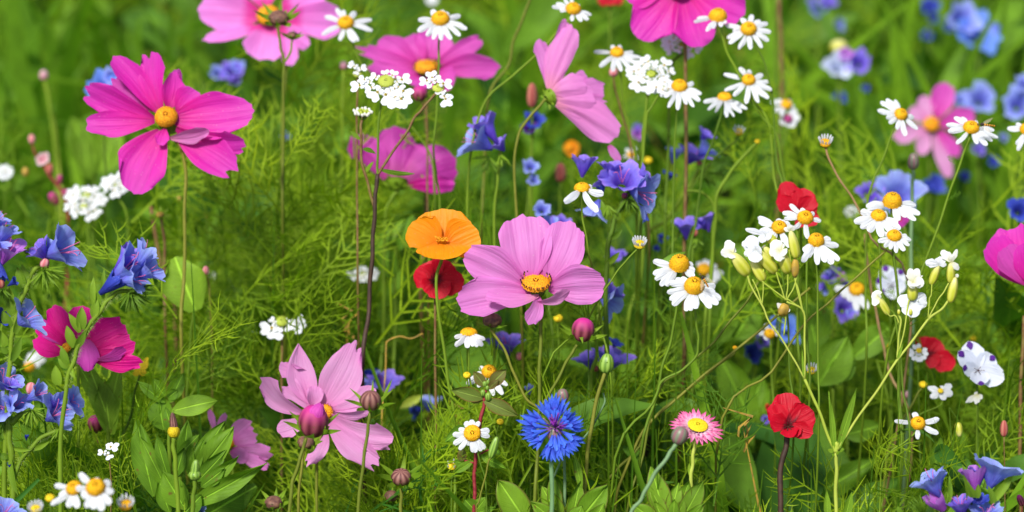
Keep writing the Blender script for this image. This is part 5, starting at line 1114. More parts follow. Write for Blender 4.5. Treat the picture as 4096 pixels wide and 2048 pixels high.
def simple_tuft(label, view, c, rx, ry, fs, d, stem, sr=7, sm='stem_green', name='candytuft', **k):
    p = Plant(name, label, 'flower', G_CT, view, c[0], c[1], d, stem[-1]); p.stem([(c[0], c[1] + ry * .8, -12)] + stem, sr, sm); umbel(p, c, rx, ry, fs, **k); return p
simple_tuft('dense round candytuft head among the upper right chamomiles', 'V3', (700, 372), 112, 78, 46, 1.21, [(680, 500), (665, 620), (655, 780), (650, 1000)], 8, outer=13, inner=10)
p = simple_tuft('small candytuft head hanging off the dense head towards a chamomile', 'V3', (762, 438), 44, 32, 40, 1.20, [(740, 480), (700, 540), (675, 600), (660, 800)], 6, outer=6, inner=3)
simple_tuft('candytuft head below the top magenta cosmos petal', 'V3', (855, 225), 88, 58, 46, 1.24, [(830, 290), (800, 350), (790, 600), (780, 900)], 8, outer=10, inner=6, skip=((250, 280),))
simple_tuft('bluish white candytuft head with two tiers, left of the feathery leaves', 'V1', (435, 985), 108, 38, 42, 1.31, [(460, 1090), (470, 1288), (470, 1500)], 7, outer=9, inner=5)
simple_tuft('lower tier of the bluish white candytuft, petals hanging down', 'V1', (420, 1040), 92, 40, 44, 1.30, [(440, 1120), (450, 1300), (450, 1500)], 7, outer=8, inner=4, skip=((40, 140),))
simple_tuft('blurred candytuft half hidden under the lowest bright magenta petal', 'V1', (580, 930), 62, 50, 42, 1.30, [(600, 1000), (640, 1100), (650, 1400)], 6, outer=7, inner=4)
simple_tuft('small blurred candytuft crossed by the tall dark stem', 'V6', (540, 88), 72, 30, 30, 1.28, [(540, 140), (530, 300), (530, 600)], 6, outer=9, inner=5)
p = Plant('candytuft', 'candytuft with three large spreading outer petals over the ragged pale cosmos', 'flower', G_CT, 'V6', 135, 350, 1.20, (130, 1200, 0))
p.stem([(130, 370, -10), (130, 480, 0), (130, 700, 0), (130, 1000, 0)], 7, 'stem_brown')
for (x, y, s, a) in [(80, 362, 64, 190), (105, 372, 66, 262), (195, 350, 60, 325), (205, 330, 45, 30), (160, 350, 38, 290), (125, 355, 36, 250), (90, 330, 30, 130), (150, 335, 26, 60), (175, 345, 34, 0)]: place_floret(p, (x, y, 8), s, (0, .5, .8), a, p.root)
p.disc((130, 330, 0), 30, (0, .6, .8), .5, 'stem_pale', 'floret_buds', bumps=18)
p = Plant('candytuft', 'tiny pure white sprig of two blossoms among the green threads', 'flower', G_CT, 'B6', 865, 800, 1.09, (860, 1600, 0))
p.stem([(858, 850, 0), (875, 930), (885, 1100), (880, 1400)], 5, 'stem_brown')
for (x, y, s, a) in [(882, 770, 70, 350), (880, 775, 48, 110), (825, 815, 50, 180), (858, 835, 55, 300)]: place_floret(p, (x, y, 8), s, (0, .6, .7), a, p.root)
p = Plant('candytuft', 'blurred small white blossom in front of the red flax on the right', 'flower', G_CT, 'V8', 755, 490, 1.19, (760, 1200, 0))
p.stem([(755, 530, -5), (758, 700), (760, 900)], 4, 'stem_green')
for a in (100, 250, 10, 180, 300): r = math.radians(a); place_floret(p, (755 + 16 * math.cos(r), 488 - 14 * math.sin(r), 4), 36, (0, .4, .9), a, p.root)
p.disc((757, 475, 12), 14, (0, .4, .9), .5, 'lemon_disc', bumps=14)
p = Plant('white_meadow_flower', 'pair of small white blossoms with yellow eyes above the five-petalled ragged chamomile', 'flower', G_CT, 'A7', 495, 165, 1.17, (480, 1400, 0))
p.stem([(500, 230, -10), (490, 290), (400, 330), (280, 390), (200, 520), (180, 900)], 8, 'stem_green')
for (b, t, w) in [((480, 155, 0), (362, 120, 0), 66), ((480, 165, 0), (385, 215, 10), 76), ((495, 165, 0), (520, 240, 20), 76), ((510, 150, 0), (600, 190, 10), 80), ((515, 140, -5), (595, 95, -5), 74), ((495, 140, -5), (520, 110, -10), 60)]: p.petal(b, t, w, 0, 'white_petal', prof='round', nu=8, nv=7)
p.disc((484, 152, 12), 26, (0, .5, .8), .5, 'lemon_disc', bumps=20)
for (lab, v, x, y, s, d) in [('blurred white blossom at the left edge beneath the pink sprig', 'V1', 22, 868, 44, 1.4), ('faint white speck beside the round leaf', 'V5', 1072, 104, 24, 1.4), ('blurred white speck left of the three stacked chamomiles', 'V4', 420, 1068, 36, 1.35), ('pale blossom faint at the top edge above the tall chamomile', 'V2', 885, 2, 30, 1.6)]:
    p = Plant('white_meadow_flower', lab, 'flower', G_CT, v, x, y, d, (x, y + 500, 0)); p.stem([(x, y + 12, -6), (x + 4, y + 120), (x, y + 300)], 4, 'stem_green')
    for a in (20, 95, 170, 245, 310): r = math.radians(a); place_floret(p, (x + s * .3 * math.cos(r), y - s * .25 * math.sin(r), 3), s * .8, (0, .5, .8), a, p.root)

# ================================================================ white catchfly with the forked yellow-green stem
p = Plant('catchfly', 'forked yellow-green catchfly with white flowers on swollen pale calyxes', 'flower', None, 'V8', 342, 1000, 1.08, (340, 1700, 0))
def D5(x, y, z=0):    # A5 crop -> V8 crop
    sx, sy = 2560 + .4969 * x, 720 + .4969 * y; return ((sx - 3072) / VW['V8'][2], (sy - 1024) / VW['V8'][2], z)
def D6(x, y, z=0):
    sx, sy = 3240 + .5124 * x, 720 + .5124 * y; return ((sx - 3072) / VW['V8'][2], (sy - 1024) / VW['V8'][2], z)
SM = 'stem_pale'
p.stem([(342, 985), (343, 1120), (341, 1288), (340, 1600)], 10, SM)
br = lambda pts, r: p.stem(pts, r, SM, 'branch', False)
br([(338, 990), (312, 930), (260, 790), (185, 620)], 8); br([(185, 620), (184, 450), (178, 280), D5(1180, 980)], 5.5); br([(185, 620), (130, 520), (70, 420), (0, 320), D5(985, 1010), D5(900, 870), D5(860, 750)], 5)
br([(178, 285), (160, 260), (95, 215), D5(1180, 965), D5(1000, 830), D5(985, 800)], 4); br([D5(985, 1010), D5(940, 870), D5(905, 800)], 3.5); br([D5(985, 1000), D5(992, 850), D5(995, 720)], 3.5)
br([(80, 400), (88, 300), (68, 290), D5(1110, 1090)], 4); br([D5(1170, 970), D5(1130, 850), D5(1090, 725)], 3.5); br([D5(1175, 965), D5(1190, 840), D5(1190, 735)], 3.5); br([D5(1180, 965), D5(1240, 860), D5(1260, 780)], 3.5)
br([(180, 300), (150, 160), D5(1245, 800), D5(1210, 640), D5(1200, 560)], 4); br([(178, 290), (140, 140), D5(1245, 620)], 4)
br([(350, 970), (420, 860), (540, 690), (650, 525), (740, 410), (805, 320), (870, 270), (912, 220)], 6.5); br([(805, 318), (812, 220), D6(945, 900), D6(952, 805)], 3.5); br([(805, 318), (850, 230), D6(1040, 880), D6(1085, 800)], 3.5)
br([(650, 520), (655, 430), (668, 330), D6(690, 1050)], 5); br([(655, 500), (690, 350), (705, 240), D6(780, 930)], 4); br([(660, 340), (640, 300), D6(620, 1060), D6(560, 970)], 3.5)
br([(342, 990), (345, 940), (350, 975)], 12)
for (b, t, w, ro) in [((332, 985, 5), (304, 680, 20), 34, 20), ((352, 965, 5), (442, 662, 20), 46, 10), ((330, 995, 10), (318, 1000, 20), 20, 0), ((300, 1288 + 60, 0), (292, 1170, 10), 40, 10), ((380, 1288 + 60, 0), (420, 1185, 10), 54, 10),
                      ((650, 520, 4), (678, 435, 10), 16, 0), ((178, 610, 4), (168, 450, 10), 12, 0)]:
    p.petal(b, t, w, ro, 'leaf_light', 'leaf', prof='point', nu=8, nv=5, cup=.3)
p.leafring((342, 985, 0), (0, 1, .3), 4, 4, 44, 26, .2, 'bract', 'bract', prof='leaf')
def cfly(c, m, R, L, pts, clen=None, pw=None, mat='cream_petal'):
    """calyx from c (stalk end) to m (mouth), petals to pts"""
    cx = ((c[0] + m[0]) / 2, (c[1] + m[1]) / 2, c[2]); ax = unit((m[0] - c[0], -(m[1] - c[1]), (m[2] - c[2]) * 1.0)); ln = math.hypot(m[0] - c[0], m[1] - c[1])
    b = p.bulb((c[0] * .55 + m[0] * .45, c[1] * .55 + m[1] * .45, c[2]), R, ax, ln * .56 / R, 'calyx_yellow', 'calyx', ribs=5, rib=.09, pinch=.45)
    for (x, y, z, w) in pts: p.petal(m, (x, y, z), w, random.uniform(-15, 15), mat, 'petal', b, prof='round', nu=8, nv=7, bow=.06, ridge=.02)
def q5(pts): return [D5(x, y)[:2] + (z, w * .625) for x, y, z, w in pts]
def q6(pts): return [D6(x, y)[:2] + (z, w * .645) for x, y, z, w in pts]
cfly(D5(860, 750, 0), D5(740, 590, 20), 42, 0, q5([(648, 580, 10, 80), (700, 485, 0, 90), (720, 630, 30, 70), (760, 540, 0, 50)]))
cfly(D5(1085, 730, 0), D5(930, 565, 30), 38, 0, q5([(870, 450, 20, 120), (900, 660, 60, 130), (960, 540, 50, 90), (820, 500, 10, 90), (830, 600, 40, 70)]), mat='white_petal')
cfly(D5(990, 800, -10), D5(900, 650, -10), 34, 0, q5([(900, 640, 0, 40)]))
cfly(D5(1190, 735, 10), D5(1120, 570, 40), 38, 0, q5([(1060, 490, 30, 110), (1030, 590, 50, 80), (1090, 650, 70, 100), (1160, 600, 60, 90), (1110, 500, 20, 90)]))
cfly(D5(970, 710, -20), D5(950, 620, -10), 30, 0, q5([(950, 620, 0, 40)]))
cfly(D5(1250, 610, 30), D5(1205, 410, 40), 32, 0, q5([(1190, 360, 50, 50), (1230, 370, 50, 50), (1150, 390, 40, 40)]))
cfly(D5(1090, 500, -20), D5(1010, 440, 0), 30, 0, q5([(960, 440, 10, 90), (1000, 380, 0, 100), (845, 395, 10, 50), (1050, 470, 10, 80), (960, 500, 20, 70)]), mat='white_petal')
cfly(D5(1070, 620, -10), D5(1000, 540, 0), 24, 0, q5([(990, 530, 10, 40)]))
b = p.bulb(D5(1245, 710, 10), 20, (0, 1, .2), 2.4, 'withered', 'seed_capsule', ribs=3, rib=.1); b = p.bulb(D5(1150, 1045, 10), 28, (.3, .8, .3), 1.2, 'withered', 'seed_capsule', ribs=3, rib=.15)
for (x, y, z, w) in q5([(1100, 990, 20, 50), (1150, 1000, 20, 50), (1205, 1050, 20, 60)]): p.petal(D5(1150, 1040, 10), (x, y, z), w, 0, 'cream_petal', 'petal', b, prof='oval', nu=6, nv=5)
cfly(D6(800, 930, 0), D6(800, 800, 20), 34, 0, q6([(770, 690, 30, 70), (835, 690, 30, 70), (760, 830, 50, 80), (880, 800, 40, 90), (800, 830, 60, 100), (740, 740, 20, 20), (875, 745, 20, 20)]))
cfly(D6(950, 805, 0), D6(1000, 660, 20), 26, 0, q6([(895, 640, 20, 70), (1030, 600, 20, 70), (1060, 660, 20, 40), (980, 610, 20, 50)]), mat='white_petal')
cfly(D6(1095, 790, 10), D6(1095, 640, 30), 27, 0, q6([(1020, 550, 20, 70), (1140, 540, 30, 40), (1070, 560, 40, 40), (1110, 580, 40, 40), (1155, 700, 20, 50)]))
cfly(D6(1095, 940, 10), D6(1130, 760, 20), 30, 0, q6([(1150, 735, 20, 30)]))
cfly(D6(610, 1040, -10), D6(530, 910, 0), 24, 0, q6([(480, 900, 0, 80), (520, 860, 0, 70), (490, 980, 20, 60), (550, 900, 20, 40)]))
cfly(D6(810, 1030, -30), D6(790, 970, -10), 22, 0, q6([(910, 900, -20, 120), (920, 960, -20, 100), (690, 920, -20, 110), (740, 1050, 0, 110), (820, 1070, 10, 120)]), mat='white_petal')
p.bulb(D6(783, 1030, 10), 9, (0, 1, 0), 1.8, 'calyx_yellow', 'flower_bud', ribs=3); p.bulb(D6(690, 1030, 10), 8, (0, 1, 0), 1.6, 'calyx_yellow', 'flower_bud', ribs=3)

# ================================================================ five-spot flowers
def fivespot(label, view, c, d, petals, foot, pw, spot):
    p = Plant('five_spot_flower', label, 'flower', 'white five-spot flowers with purple tips', view, c[0], c[1], d, foot); p.stem([(c[0], c[1] + 8, -20), ((c[0] + foot[0]) / 2, (c[1] + foot[1]) / 2, -15), foot], 6, 'stem_green')
    for (x, y, z, w) in petals:
        pe = p.petal((c[0], c[1], 0), (x, y, z), w, 0, 'lilac_white', prof='round', cup=.2, nu=12, nv=9, seed=3)
        a = np.array((x - c[0], y - c[1])); L = np.linalg.norm(a); a = a / L
        if (x + y) % 3 == 0: continue
        p.petal((x - a[0] * L * .27, y - a[1] * L * .27, z * .75 + 5), (x + a[0] * 2, y + a[1] * 2, z + 6), spot, 0, 'purple_spot', 'spot', pe, prof='flax', nu=6, nv=5, ridge=0, ruffle=0)
    for i in range(5):
        a = i * 1.26; p.stem([(c[0], c[1], 5), (c[0] + 18 * math.cos(a), c[1] + 14 * math.sin(a), 24), (c[0] + 30 * math.cos(a), c[1] + 20 * math.sin(a), 30)], 1.6, 'dark_anther', 'stamen', False, sides=4)
    return p
fivespot('white bowl-shaped flower with dark purple petal tips at the right', 'V8', (1055, 575), 1.16, [(1015, 432, -30, 120), (1140, 505, -10, 125), (1180, 620, 30, 120), (1060, 645, 60, 100), (958, 480, 10, 90), (975, 560, 30, 80)], (1060, 1200, 0), 120, 34)
fivespot('blurred white flower with purple tips behind the catchfly', 'V8', (620, 150), 1.24, [(590, 50, -20, 90), (675, 70, -10, 90), (690, 150, 20, 80), (625, 215, 40, 80), (545, 120, 10, 90), (575, 180, 20, 80)], (620, 800, 0), 80, 34)
p = Plant('white_meadow_flower', 'blurred white bloom with a dark red centre below the upper right chamomiles', 'flower', G_CT, 'V4', 105, 595, 1.36, (70, 1200, 0))
p.stem([(100, 620, -10), (80, 720), (60, 900)], 6, 'stem_green')
for (x, y) in [(60, 620), (130, 640), (160, 590), (140, 550), (110, 640)]: p.petal((105, 595, 0), (x, y, 5), 48, 0, 'white_petal', prof='round', nu=8, nv=7)
p.disc((100, 597, 6), 22, (0, .4, .9), .4, 'plum', bumps=16)
p = Plant('white_meadow_flower', 'blurred cream globe above the icy blue bell', 'flower', G_CT, 'V4', 355, 238, 1.6, (355, 900, 0)); p.stem([(355, 280, -5), (360, 450), (355, 700)], 6, 'stem_green')
p.bulb((355, 238, 0), 44, (0, 1, .3), .85, 'calyx_yellow', 'flower_head', ribs=6)
p = Plant('white_meadow_flower', 'faded papery blossom on a thin stalk between the spotted flower and the buds', 'flower', G_CT, 'A7', 820, 220, 1.16, (830, 1200, 0)); p.stem([(830, 250, -5), (835, 400), (830, 800)], 5, 'stem_green')
for (b, t, w) in [((840, 190, 0), (725, 265, 10), 60), ((845, 190, 0), (820, 280, 15), 70), ((845, 190, 0), (885, 230, 5), 60), ((840, 190, 0), (810, 170, 0), 50)]: p.petal(b, t, w, 0, 'cream_petal', prof='oval', nu=7, nv=5)
# ================================================================ california poppy
p = Plant('orange_poppy', 'glowing orange poppy with a folded lower petal beside the big pale cosmos', 'flower', None, 'V2', 950, 1190, 1.12, (990, 2600, 0))
p.stem([(945, 1250, -30), (930, 1320, -10), (905, 1430, 10), (930, 1650, 5), (965, 1900, 0), (995, 2100, 0), (1000, 2400, 0)], 8, 'stem_green')
p.petal((940, 1240, -20), (930, 1050, -70), 300, 0, 'orange_petal', prof='round', cup=.12, nu=16, nv=15, ridge=.012); p.petal((915, 1240, 0), (775, 1130, 0), 190, 5, 'orange_petal', prof='round', cup=.2, nu=14, nv=11, side=-.08)
p.petal((960, 1245, 0), (1118, 1165, 0), 215, -5, 'orange_petal', prof='round', cup=.2, nu=14, nv=11, side=.05); p.petal((940, 1215, 50), (945, 1305, 130), 260, 0, 'orange_petal', prof='round', bow=-.02, cup=.05, nu=14, nv=11)
for i in range(14): a = random.uniform(2.2, 4.0); p.stem([(935, 1235, 40), (935 + 22 * math.cos(i), 1215, 70), (935 + 34 * math.cos(i * 1.3), 1200 + random.uniform(-14, 14), 85)], 3.5, 'amber_disc', 'stamen', False, sides=4)
p = Plant('orange_poppy', 'small blurred orange flower above the violet bugloss', 'flower', None, 'V3', 298, 740, 1.42, (300, 1200, 0)); p.stem([(300, 790, -5), (305, 900), (300, 1100)], 6, 'stem_green')
for (x, y) in [(262, 730), (335, 725), (310, 790), (285, 775), (300, 705)]: p.petal((300, 750, 0), (x, y, 5), 56, 0, 'orange_petal', prof='round', nu=8, nv=7)
p.disc((288, 742, 12), 15, (0, .4, .9), .5, 'amber_disc', bumps=14)

# ================================================================ scarlet flax
G_FX = 'scarlet flax flowers with dark centres'
def flax(label, view, c, d, petals, foot, sr=7, sm='stem_green', mid=None, cen=True):
    p = Plant('red_flax', label, 'flower', G_FX, view, c[0], c[1], d, foot)
    p.stem([(c[0], c[1] + 6, -20)] + (mid or [((c[0] + foot[0]) / 2, (c[1] + foot[1]) / 2, -15)]) + [foot], sr, sm)
    for (x, y, z, w) in petals: p.petal((c[0], c[1], 0), (x, y, z), w, random.uniform(-6, 6), 'red_petal', prof='flax', cup=.18, nu=14, nv=11, ridge=.012, ruffle=.02)
    if cen:
        for i in range(7):
            a = i * .9; p.stem([(c[0], c[1], 6), (c[0] + 14 * math.cos(a), c[1] + 12 * math.sin(a), 20), (c[0] + 26 * math.cos(a), c[1] + 22 * math.sin(a), 26)], 2.4, 'dark_anther', 'stamen', False, sides=4)
    p.calyx((c[0], c[1] + 4, -8), 14, (0, .7, .7), 1.0, 'bract'); return p
flax('crimson flax directly under the orange poppy, crossed by a green stem', 'V6', (900, 130), 1.15, [(800, 75, 0, 130), (870, 25, -30, 130), (975, 30, -30, 150), (1048, 130, 0, 140), (955, 205, 40, 130), (850, 180, 30, 110)], (905, 1300, 0), sm='stem_brown')
flax('scarlet flax in the lower right facing up on a dark stem', 'V8', (100, 855), 1.10, [(15, 750, -20, 110), (95, 690, -50, 150), (228, 780, -20, 150), (222, 890, 30, 90), (110, 908, 60, 90), (10, 820, 20, 100), (160, 890, 40, 80)], (60, 1700, 0), 14, 'stem_dark', mid=[(100, 930, -25), (70, 1050, -15), (60, 1288, 0)])
flax('red flax with two petals folded, behind the spotted flower and white blossom', 'V8', (800, 500), 1.22, [(790, 405, -20, 90), (745, 405, -20, 70), (870, 430, -10, 120), (940, 550, 10, 110), (850, 550, 20, 90)], (830, 1200, 0), 5, cen=False)
flax('bright red flax cup above the catchfly cluster', 'V4', (150, 1085), 1.17, [(80, 915, -20, 130), (195, 950, -10, 150), (235, 1000, 0, 110), (255, 1110, 20, 90), (50, 990, 0, 90), (190, 1130, 20, 90)], (150, 1700, 0), 7, cen=False)
flax('scrap of a red flower cut by the top edge beside the top magenta cosmos', 'V3', (495, -10), 1.4, [(430, 0, 0, 70), (500, 28, 20, 80), (560, 0, 0, 70)], (495, 600, 0), 6, cen=False)
p = Plant('red_flax', 'dark red flower just visible behind the tallest stacked chamomile', 'flower', G_FX, 'A6', 720, 290, 1.24, (760, 1500, 0)); p.stem([(730, 350, -10), (760, 500), (770, 800)], 16, 'stem_green')
for (x, y) in [(700, 370), (760, 330), (670, 300), (740, 190)]: p.petal((715, 270, 0), (x, y, 10), 90, 0, 'plum' if y > 300 else 'red_petal', prof='flax', nu=9, nv=7)

# ================================================================ other buds and small sprigs
def budlet(label, view, c, r, d, foot, mat='bud_red', h=1.6, up=(0, 1, .1), sm='stem_green', sr=None, name='flower_bud', cat='bud', group='assorted flower buds on thin stalks', sepals=5, mid=None):
    p = Plant(name, label, cat, group, view, c[0], c[1], d, foot); p.stem([(c[0] - up[0] * r, c[1] + r * h * .8)] + (mid or [((c[0] + foot[0]) / 2, (c[1] * .5 + foot[1] * .5))]) + [foot], sr or r * .16, sm)
    b = p.bulb(c, r, up, h, mat, 'bud', ribs=5, rib=.06, pinch=.35)
    if sepals: p.leafring((c[0] - up[0] * r * h * .9, c[1] + up[1] * r * h * .9, 0), up, sepals, r * .3, r * .8, r * .7, 1.6, 'bract', 'sepal', b, prof='leaf')
    return p
budlet('pointed copper flax bud striped with green, right side', 'A7', (1095, 515), 46, 1.12, (1110, 1500), 'bud_red', 1.75, sm='stem_brown', sr=5)
budlet('drooping cream bud on a hooked stalk by the white blossoms', 'A7', (660, 525), 44, 1.15, (640, 1300), 'calyx_yellow', 1.6, (.1, -1, .1), sr=5, mid=[(655, 440), (600, 360), (570, 330), (590, 600)], sepals=0)
budlet('faint pinkish bud left of the small white blossoms', 'A7', (170, 188), 34, 1.24, (165, 900), 'old_pink', 1.1, sepals=0)
budlet('dark red bud at the right edge beside the near bugloss', 'A7', (1255, 1205), 42, 1.08, (1255, 2000), 'bud_maroon', 1.4, (-.4, .9, .1), sm='stem_red', sr=6)
budlet('round green bristly bud on a long olive stalk right of the maroon cosmos bud', 'V7', (475, 540), 44, 1.09, (360, 1500), 'bud_green', 1.15, (.1, 1, .1), sm='stem_olive', sr=10, mid=[(458, 610), (410, 800), (385, 960), (365, 1170)], sepals=8)
budlet('long striped seed pod with a mauve tip beside the crimson stem', 'B8', (705, 775), 40, 1.08, (640, 1800), 'bud_green', 2.3, (.3, .95, .1), sm='stem_olive', sr=7, mid=[(668, 880), (640, 1000), (590, 1200), (570, 1288)], sepals=0)
budlet('upright pink-red clover-like bud left of the profile cosmos', 'B2', (60, 690), 56, 1.30, (60, 1700), 'bud_red', 1.9, sepals=0, sr=9)
budlet('blurred dusty pink bud under the small orange flower', 'V3', (243, 868), 36, 1.34, (243, 1300), 'bud_red', 1.35, sepals=0, sr=6)
budlet('blurred pinkish bud beneath the left upper chamomile', 'V3', (510, 362), 28, 1.25, (620, 900), 'bud_pink', .9, sepals=0, sr=6, sm='stem_brown', mid=[(520, 450), (550, 560), (590, 700)])
budlet('blurred grey-pink bud on a thin stalk between candy pink cosmos and candytuft', 'V2', (440, 328), 24, 1.32, (430, 900), 'old_pink', .9, sepals=0, sr=8)
budlet('closed blue and maroon bud in front of the soft pink cosmos', 'V4', (730, 812), 34, 1.22, (722, 1400), 'bud_scaly', 1.25, sepals=0, sm='stem_grey', sr=9, mid=[(730, 900), (722, 1050)])
budlet('pinkish bud on a stalk in the grass, upper left', 'V1', (220, 378), 26, 1.45, (285, 900), 'old_pink', 1.0, sepals=4, sr=10, mid=[(232, 430), (262, 600)])
budlet('small brown bud beside the round leaf', 'V5', (1035, 72), 20, 1.2, (1070, 700), 'bud_pink', 1.1, sepals=0, sr=7, sm='stem_olive', mid=[(1050, 150), (1062, 300)])
p = Plant('marigold_bud', 'twisted closed marigold with a yellow base in the leafy rosette', 'bud', 'closed marigolds in the leafy rosette', 'B5', 600, 480, 1.085, (640, 1700, 0))
p.stem([(598, 590), (600, 700), (620, 900), (640, 1300)], 22, 'stem_green'); b = p.bulb((598, 470), 46, (-.1, 1, .1), 2.6, 'bud_brown', 'bud', ribs=6, rib=.12, pinch=.5); p.bulb((600, 535), 56, (0, 1, .1), 1.0, 'lemon_disc', 'bud_base', ribs=8, rib=.08)
p = Plant('marigold_bud', 'small closed green-striped marigold low in the leafy rosette', 'bud', 'closed marigolds in the leafy rosette', 'B5', 800, 900, 1.07, (760, 1700, 0))
p.stem([(798, 980), (790, 1100), (770, 1300)], 22, 'stem_green'); b = p.bulb((802, 880), 46, (.1, 1, .1), 1.9, 'bud_green', 'bud', ribs=6, rib=.12, pinch=.4); p.bulb((798, 945), 58, (0, 1, .1), .8, 'bud_green', 'bud_base', ribs=8, rib=.08); p.leafring((798, 985), (0, 1, .2), 8, 10, 80, 24, .7, parent=b)
p = Plant('yellow_flower', 'yellow fading blossom right of the hot pink cosmos', 'flower', None, 'V5', 715, 560, 1.17, (690, 1200, 0)); p.stem([(705, 590, -5), (680, 680), (660, 800)], 6, 'stem_green')
for (b, t, w) in [((700, 590, 0), (745, 510, 10), 46), ((695, 590, 0), (690, 530, 0), 40), ((700, 590, 5), (670, 590, 20), 34), ((700, 590, 5), (740, 580, 20), 40)]: p.petal(b, t, w, 0, 'lemon_disc', prof='oval', nu=7, nv=5)
p = Plant('yellow_flower', 'ragged greenish yellow seed head left of the tall dark stem', 'seed head', None, 'V1', 805, 1080, 1.24, (830, 1700, 0)); p.stem([(808, 1090), (825, 1200), (830, 1400)], 8, 'stem_brown'); b = p.calyx((805, 1085), 22, (0, .8, .6), .8, 'bract'); p.leafring((805, 1085), (0, .8, .6), 8, 6, 62, 18, .2, parent=b); p.disc((805, 1080, 5), 18, (0, .8, .6), .5, 'withered', bumps=14)
for (lab, v, x, y, d) in [('tiny fading brown blossom below the feathery branch', 'V1', 1040, 1082, 1.28), ('tiny pale blossom beside a thin grey stalk', 'V1', 900, 1002, 1.3), ('faint red-brown tuft among the far feathery leaves', 'V2', 1000, 1330, 1.4)]:
    budlet(lab, v, (x, y), 15, d, (x + 10, y + 400), 'withered', 1.0, sepals=4, sr=4)
p = Plant('pink_sprig', 'reddish stalk with pink and white blossoms and crimson buds at the far left', 'flower', None, 'V1', 215, 800, 1.36, (330, 1500, 0))
p.stem([(215, 820, -5), (240, 870), (300, 950), (340, 1050), (340, 1400)], 7, 'stem_red'); p.stem([(160, 710), (172, 760), (215, 830)], 5, 'stem_red', 'side_stem', False)
for (x, y) in [(180, 800), (205, 770), (245, 770), (250, 805), (215, 830), (190, 830)]: p.petal((215, 800, 0), (x, y, 8), 36, 0, 'old_pink', prof='round', nu=7, nv=5)
p.bulb((160, 700), 17, (-.1, 1, 0), 1.4, 'bud_pink'); p.bulb((272, 1000), 24, (-.5, .8, 0), 1.5, 'bud_maroon'); p.bulb((325, 975), 17, (.4, .9, 0), 1.4, 'bud_maroon'); p.bulb((128, 865), 18, (0, 1, 0), 1.3, 'withered'); p.bulb((250, 850), 18, (0, 1, 0), 1.6, 'bud_red'); p.bulb((300, 905), 16, (0, 1, 0), 1.6, 'bud_maroon')

# ================================================================ leafy plants
def lf(p, items, mat, name='leaf', **k):
    for (b, t, w, ro) in items: p.petal(b, t, w, ro, mat, name, **{**dict(prof='leaf', nu=12, nv=9, cup=.22, bow=.05, ridge=0, ruffle=.055), **k})
p = Plant('marigold_leaves', 'dense rosette of broad wavy green leaves at the bottom left', 'plant', 'broad-leaved plants', 'B5', 700, 1100, 1.10, (680, 1900, 0))
p.stem([(650, 900, -30), (640, 1100, -20), (640, 1290, 0), (660, 1700, 0)], 34, 'stem_green')
lf(p, [((520, 1060, -20), (285, 580, 10), 152, 10), ((560, 1000, -20), (440, 565, 20), 120, -10), ((600, 600, -40), (515, 300, -40), 104, 0), ((680, 900, -40), (725, 425, -30), 152, 0), ((760, 900, -50), (1080, 430, -40), 184, 0), ((800, 950, -20), (1165, 480, 0), 240, 10),
       ((820, 1000, -10), (1100, 700, 20), 160, 10), ((860, 1060, 0), (1215, 755, 30), 136, 15), ((700, 1250, -10), (1475, 825, 30), 184, 10), ((620, 960, 10), (700, 680, 40), 128, 0), ((740, 940, 0), (770, 650, 30), 104, 0), ((760, 960, 0), (890, 600, 20), 120, 0),
       ((720, 1260, 40), (505, 890, 90), 240, 0), ((700, 1300, 20), (870, 1120, 60), 192, 0), ((860, 1050, 20), (1085, 870, 60), 152, 0), ((400, 1150, -60), (240, 420, -60), 240, 0), ((560, 1300, -10), (470, 1000, 20), 160, 0), ((640, 760, -20), (840, 560, -10), 112, 0)], 'leaf')
p = Plant('spotted_leaf', 'large dull leaf with brown spots lying at the bottom beside the rosette', 'plant', 'broad-leaved plants', 'B5', 1100, 1200, 1.13, (900, 1900, 0))
p.stem([(900, 1300, -10), (880, 1500, -5), (880, 1800, 0)], 20, 'stem_green'); lf(p, [((880, 1330, 0), (1380, 1040, 10), 300, 0)], 'leaf', prof='oval', nu=16, nv=11)
p = Plant('broad_leaf', 'smooth oval leaf pointing right above the rosette', 'plant', 'broad-leaved plants', 'B5', 800, 300, 1.13, (620, 1900, 0))
p.stem([(600, 330, -5), (560, 500, -5), (560, 900, 0)], 18, 'stem_green'); lf(p, [((580, 340, 0), (1020, 240, 10), 200, -15)], 'leaf_light'); lf(p, [((560, 260, 0), (690, -20, -10), 150, 0), ((540, 220, 0), (640, 140, 20), 120, 0), ((520, 200, 0), (400, 40, -10), 130, 0), ((520, 260, 0), (260, 60, 0), 110, 0), ((500, 520, -40), (440, 170, -40), 260, 0)], 'leaf')
p = Plant('broad_leaf', 'single round light green leaf left of the feathery foliage', 'plant', 'broad-leaved plants', 'V5', 930, 140, 1.20, (900, 1200, 0))
p.stem([(980, 260, -5), (960, 400), (940, 700)], 7, 'stem_green'); lf(p, [((985, 275, 0), (880, 5, 0), 225, 0)], 'leaf_light', prof='oval', nu=14, nv=11)
p = Plant('broad_leaf', 'pair of upright strap leaves beneath the hot pink cosmos', 'plant', 'broad-leaved plants', 'V5', 530, 620, 1.16, (560, 1300, 0))
p.stem([(540, 850), (550, 1000), (560, 1200)], 10, 'stem_green'); lf(p, [((560, 860, 0), (450, 560, 0), 110, 10), ((550, 860, 0), (600, 560, 0), 110, -15), ((520, 760, -10), (400, 560, -10), 80, 0), ((560, 900, 0), (520, 620, 0), 120, 0)], 'leaf_light', prof='oval')
p = Plant('broad_leaf', 'broad light green leaf at the bottom between crimson stem and cornflower', 'plant', 'broad-leaved plants', 'B8', 870, 1180, 1.08, (900, 1900, 0))
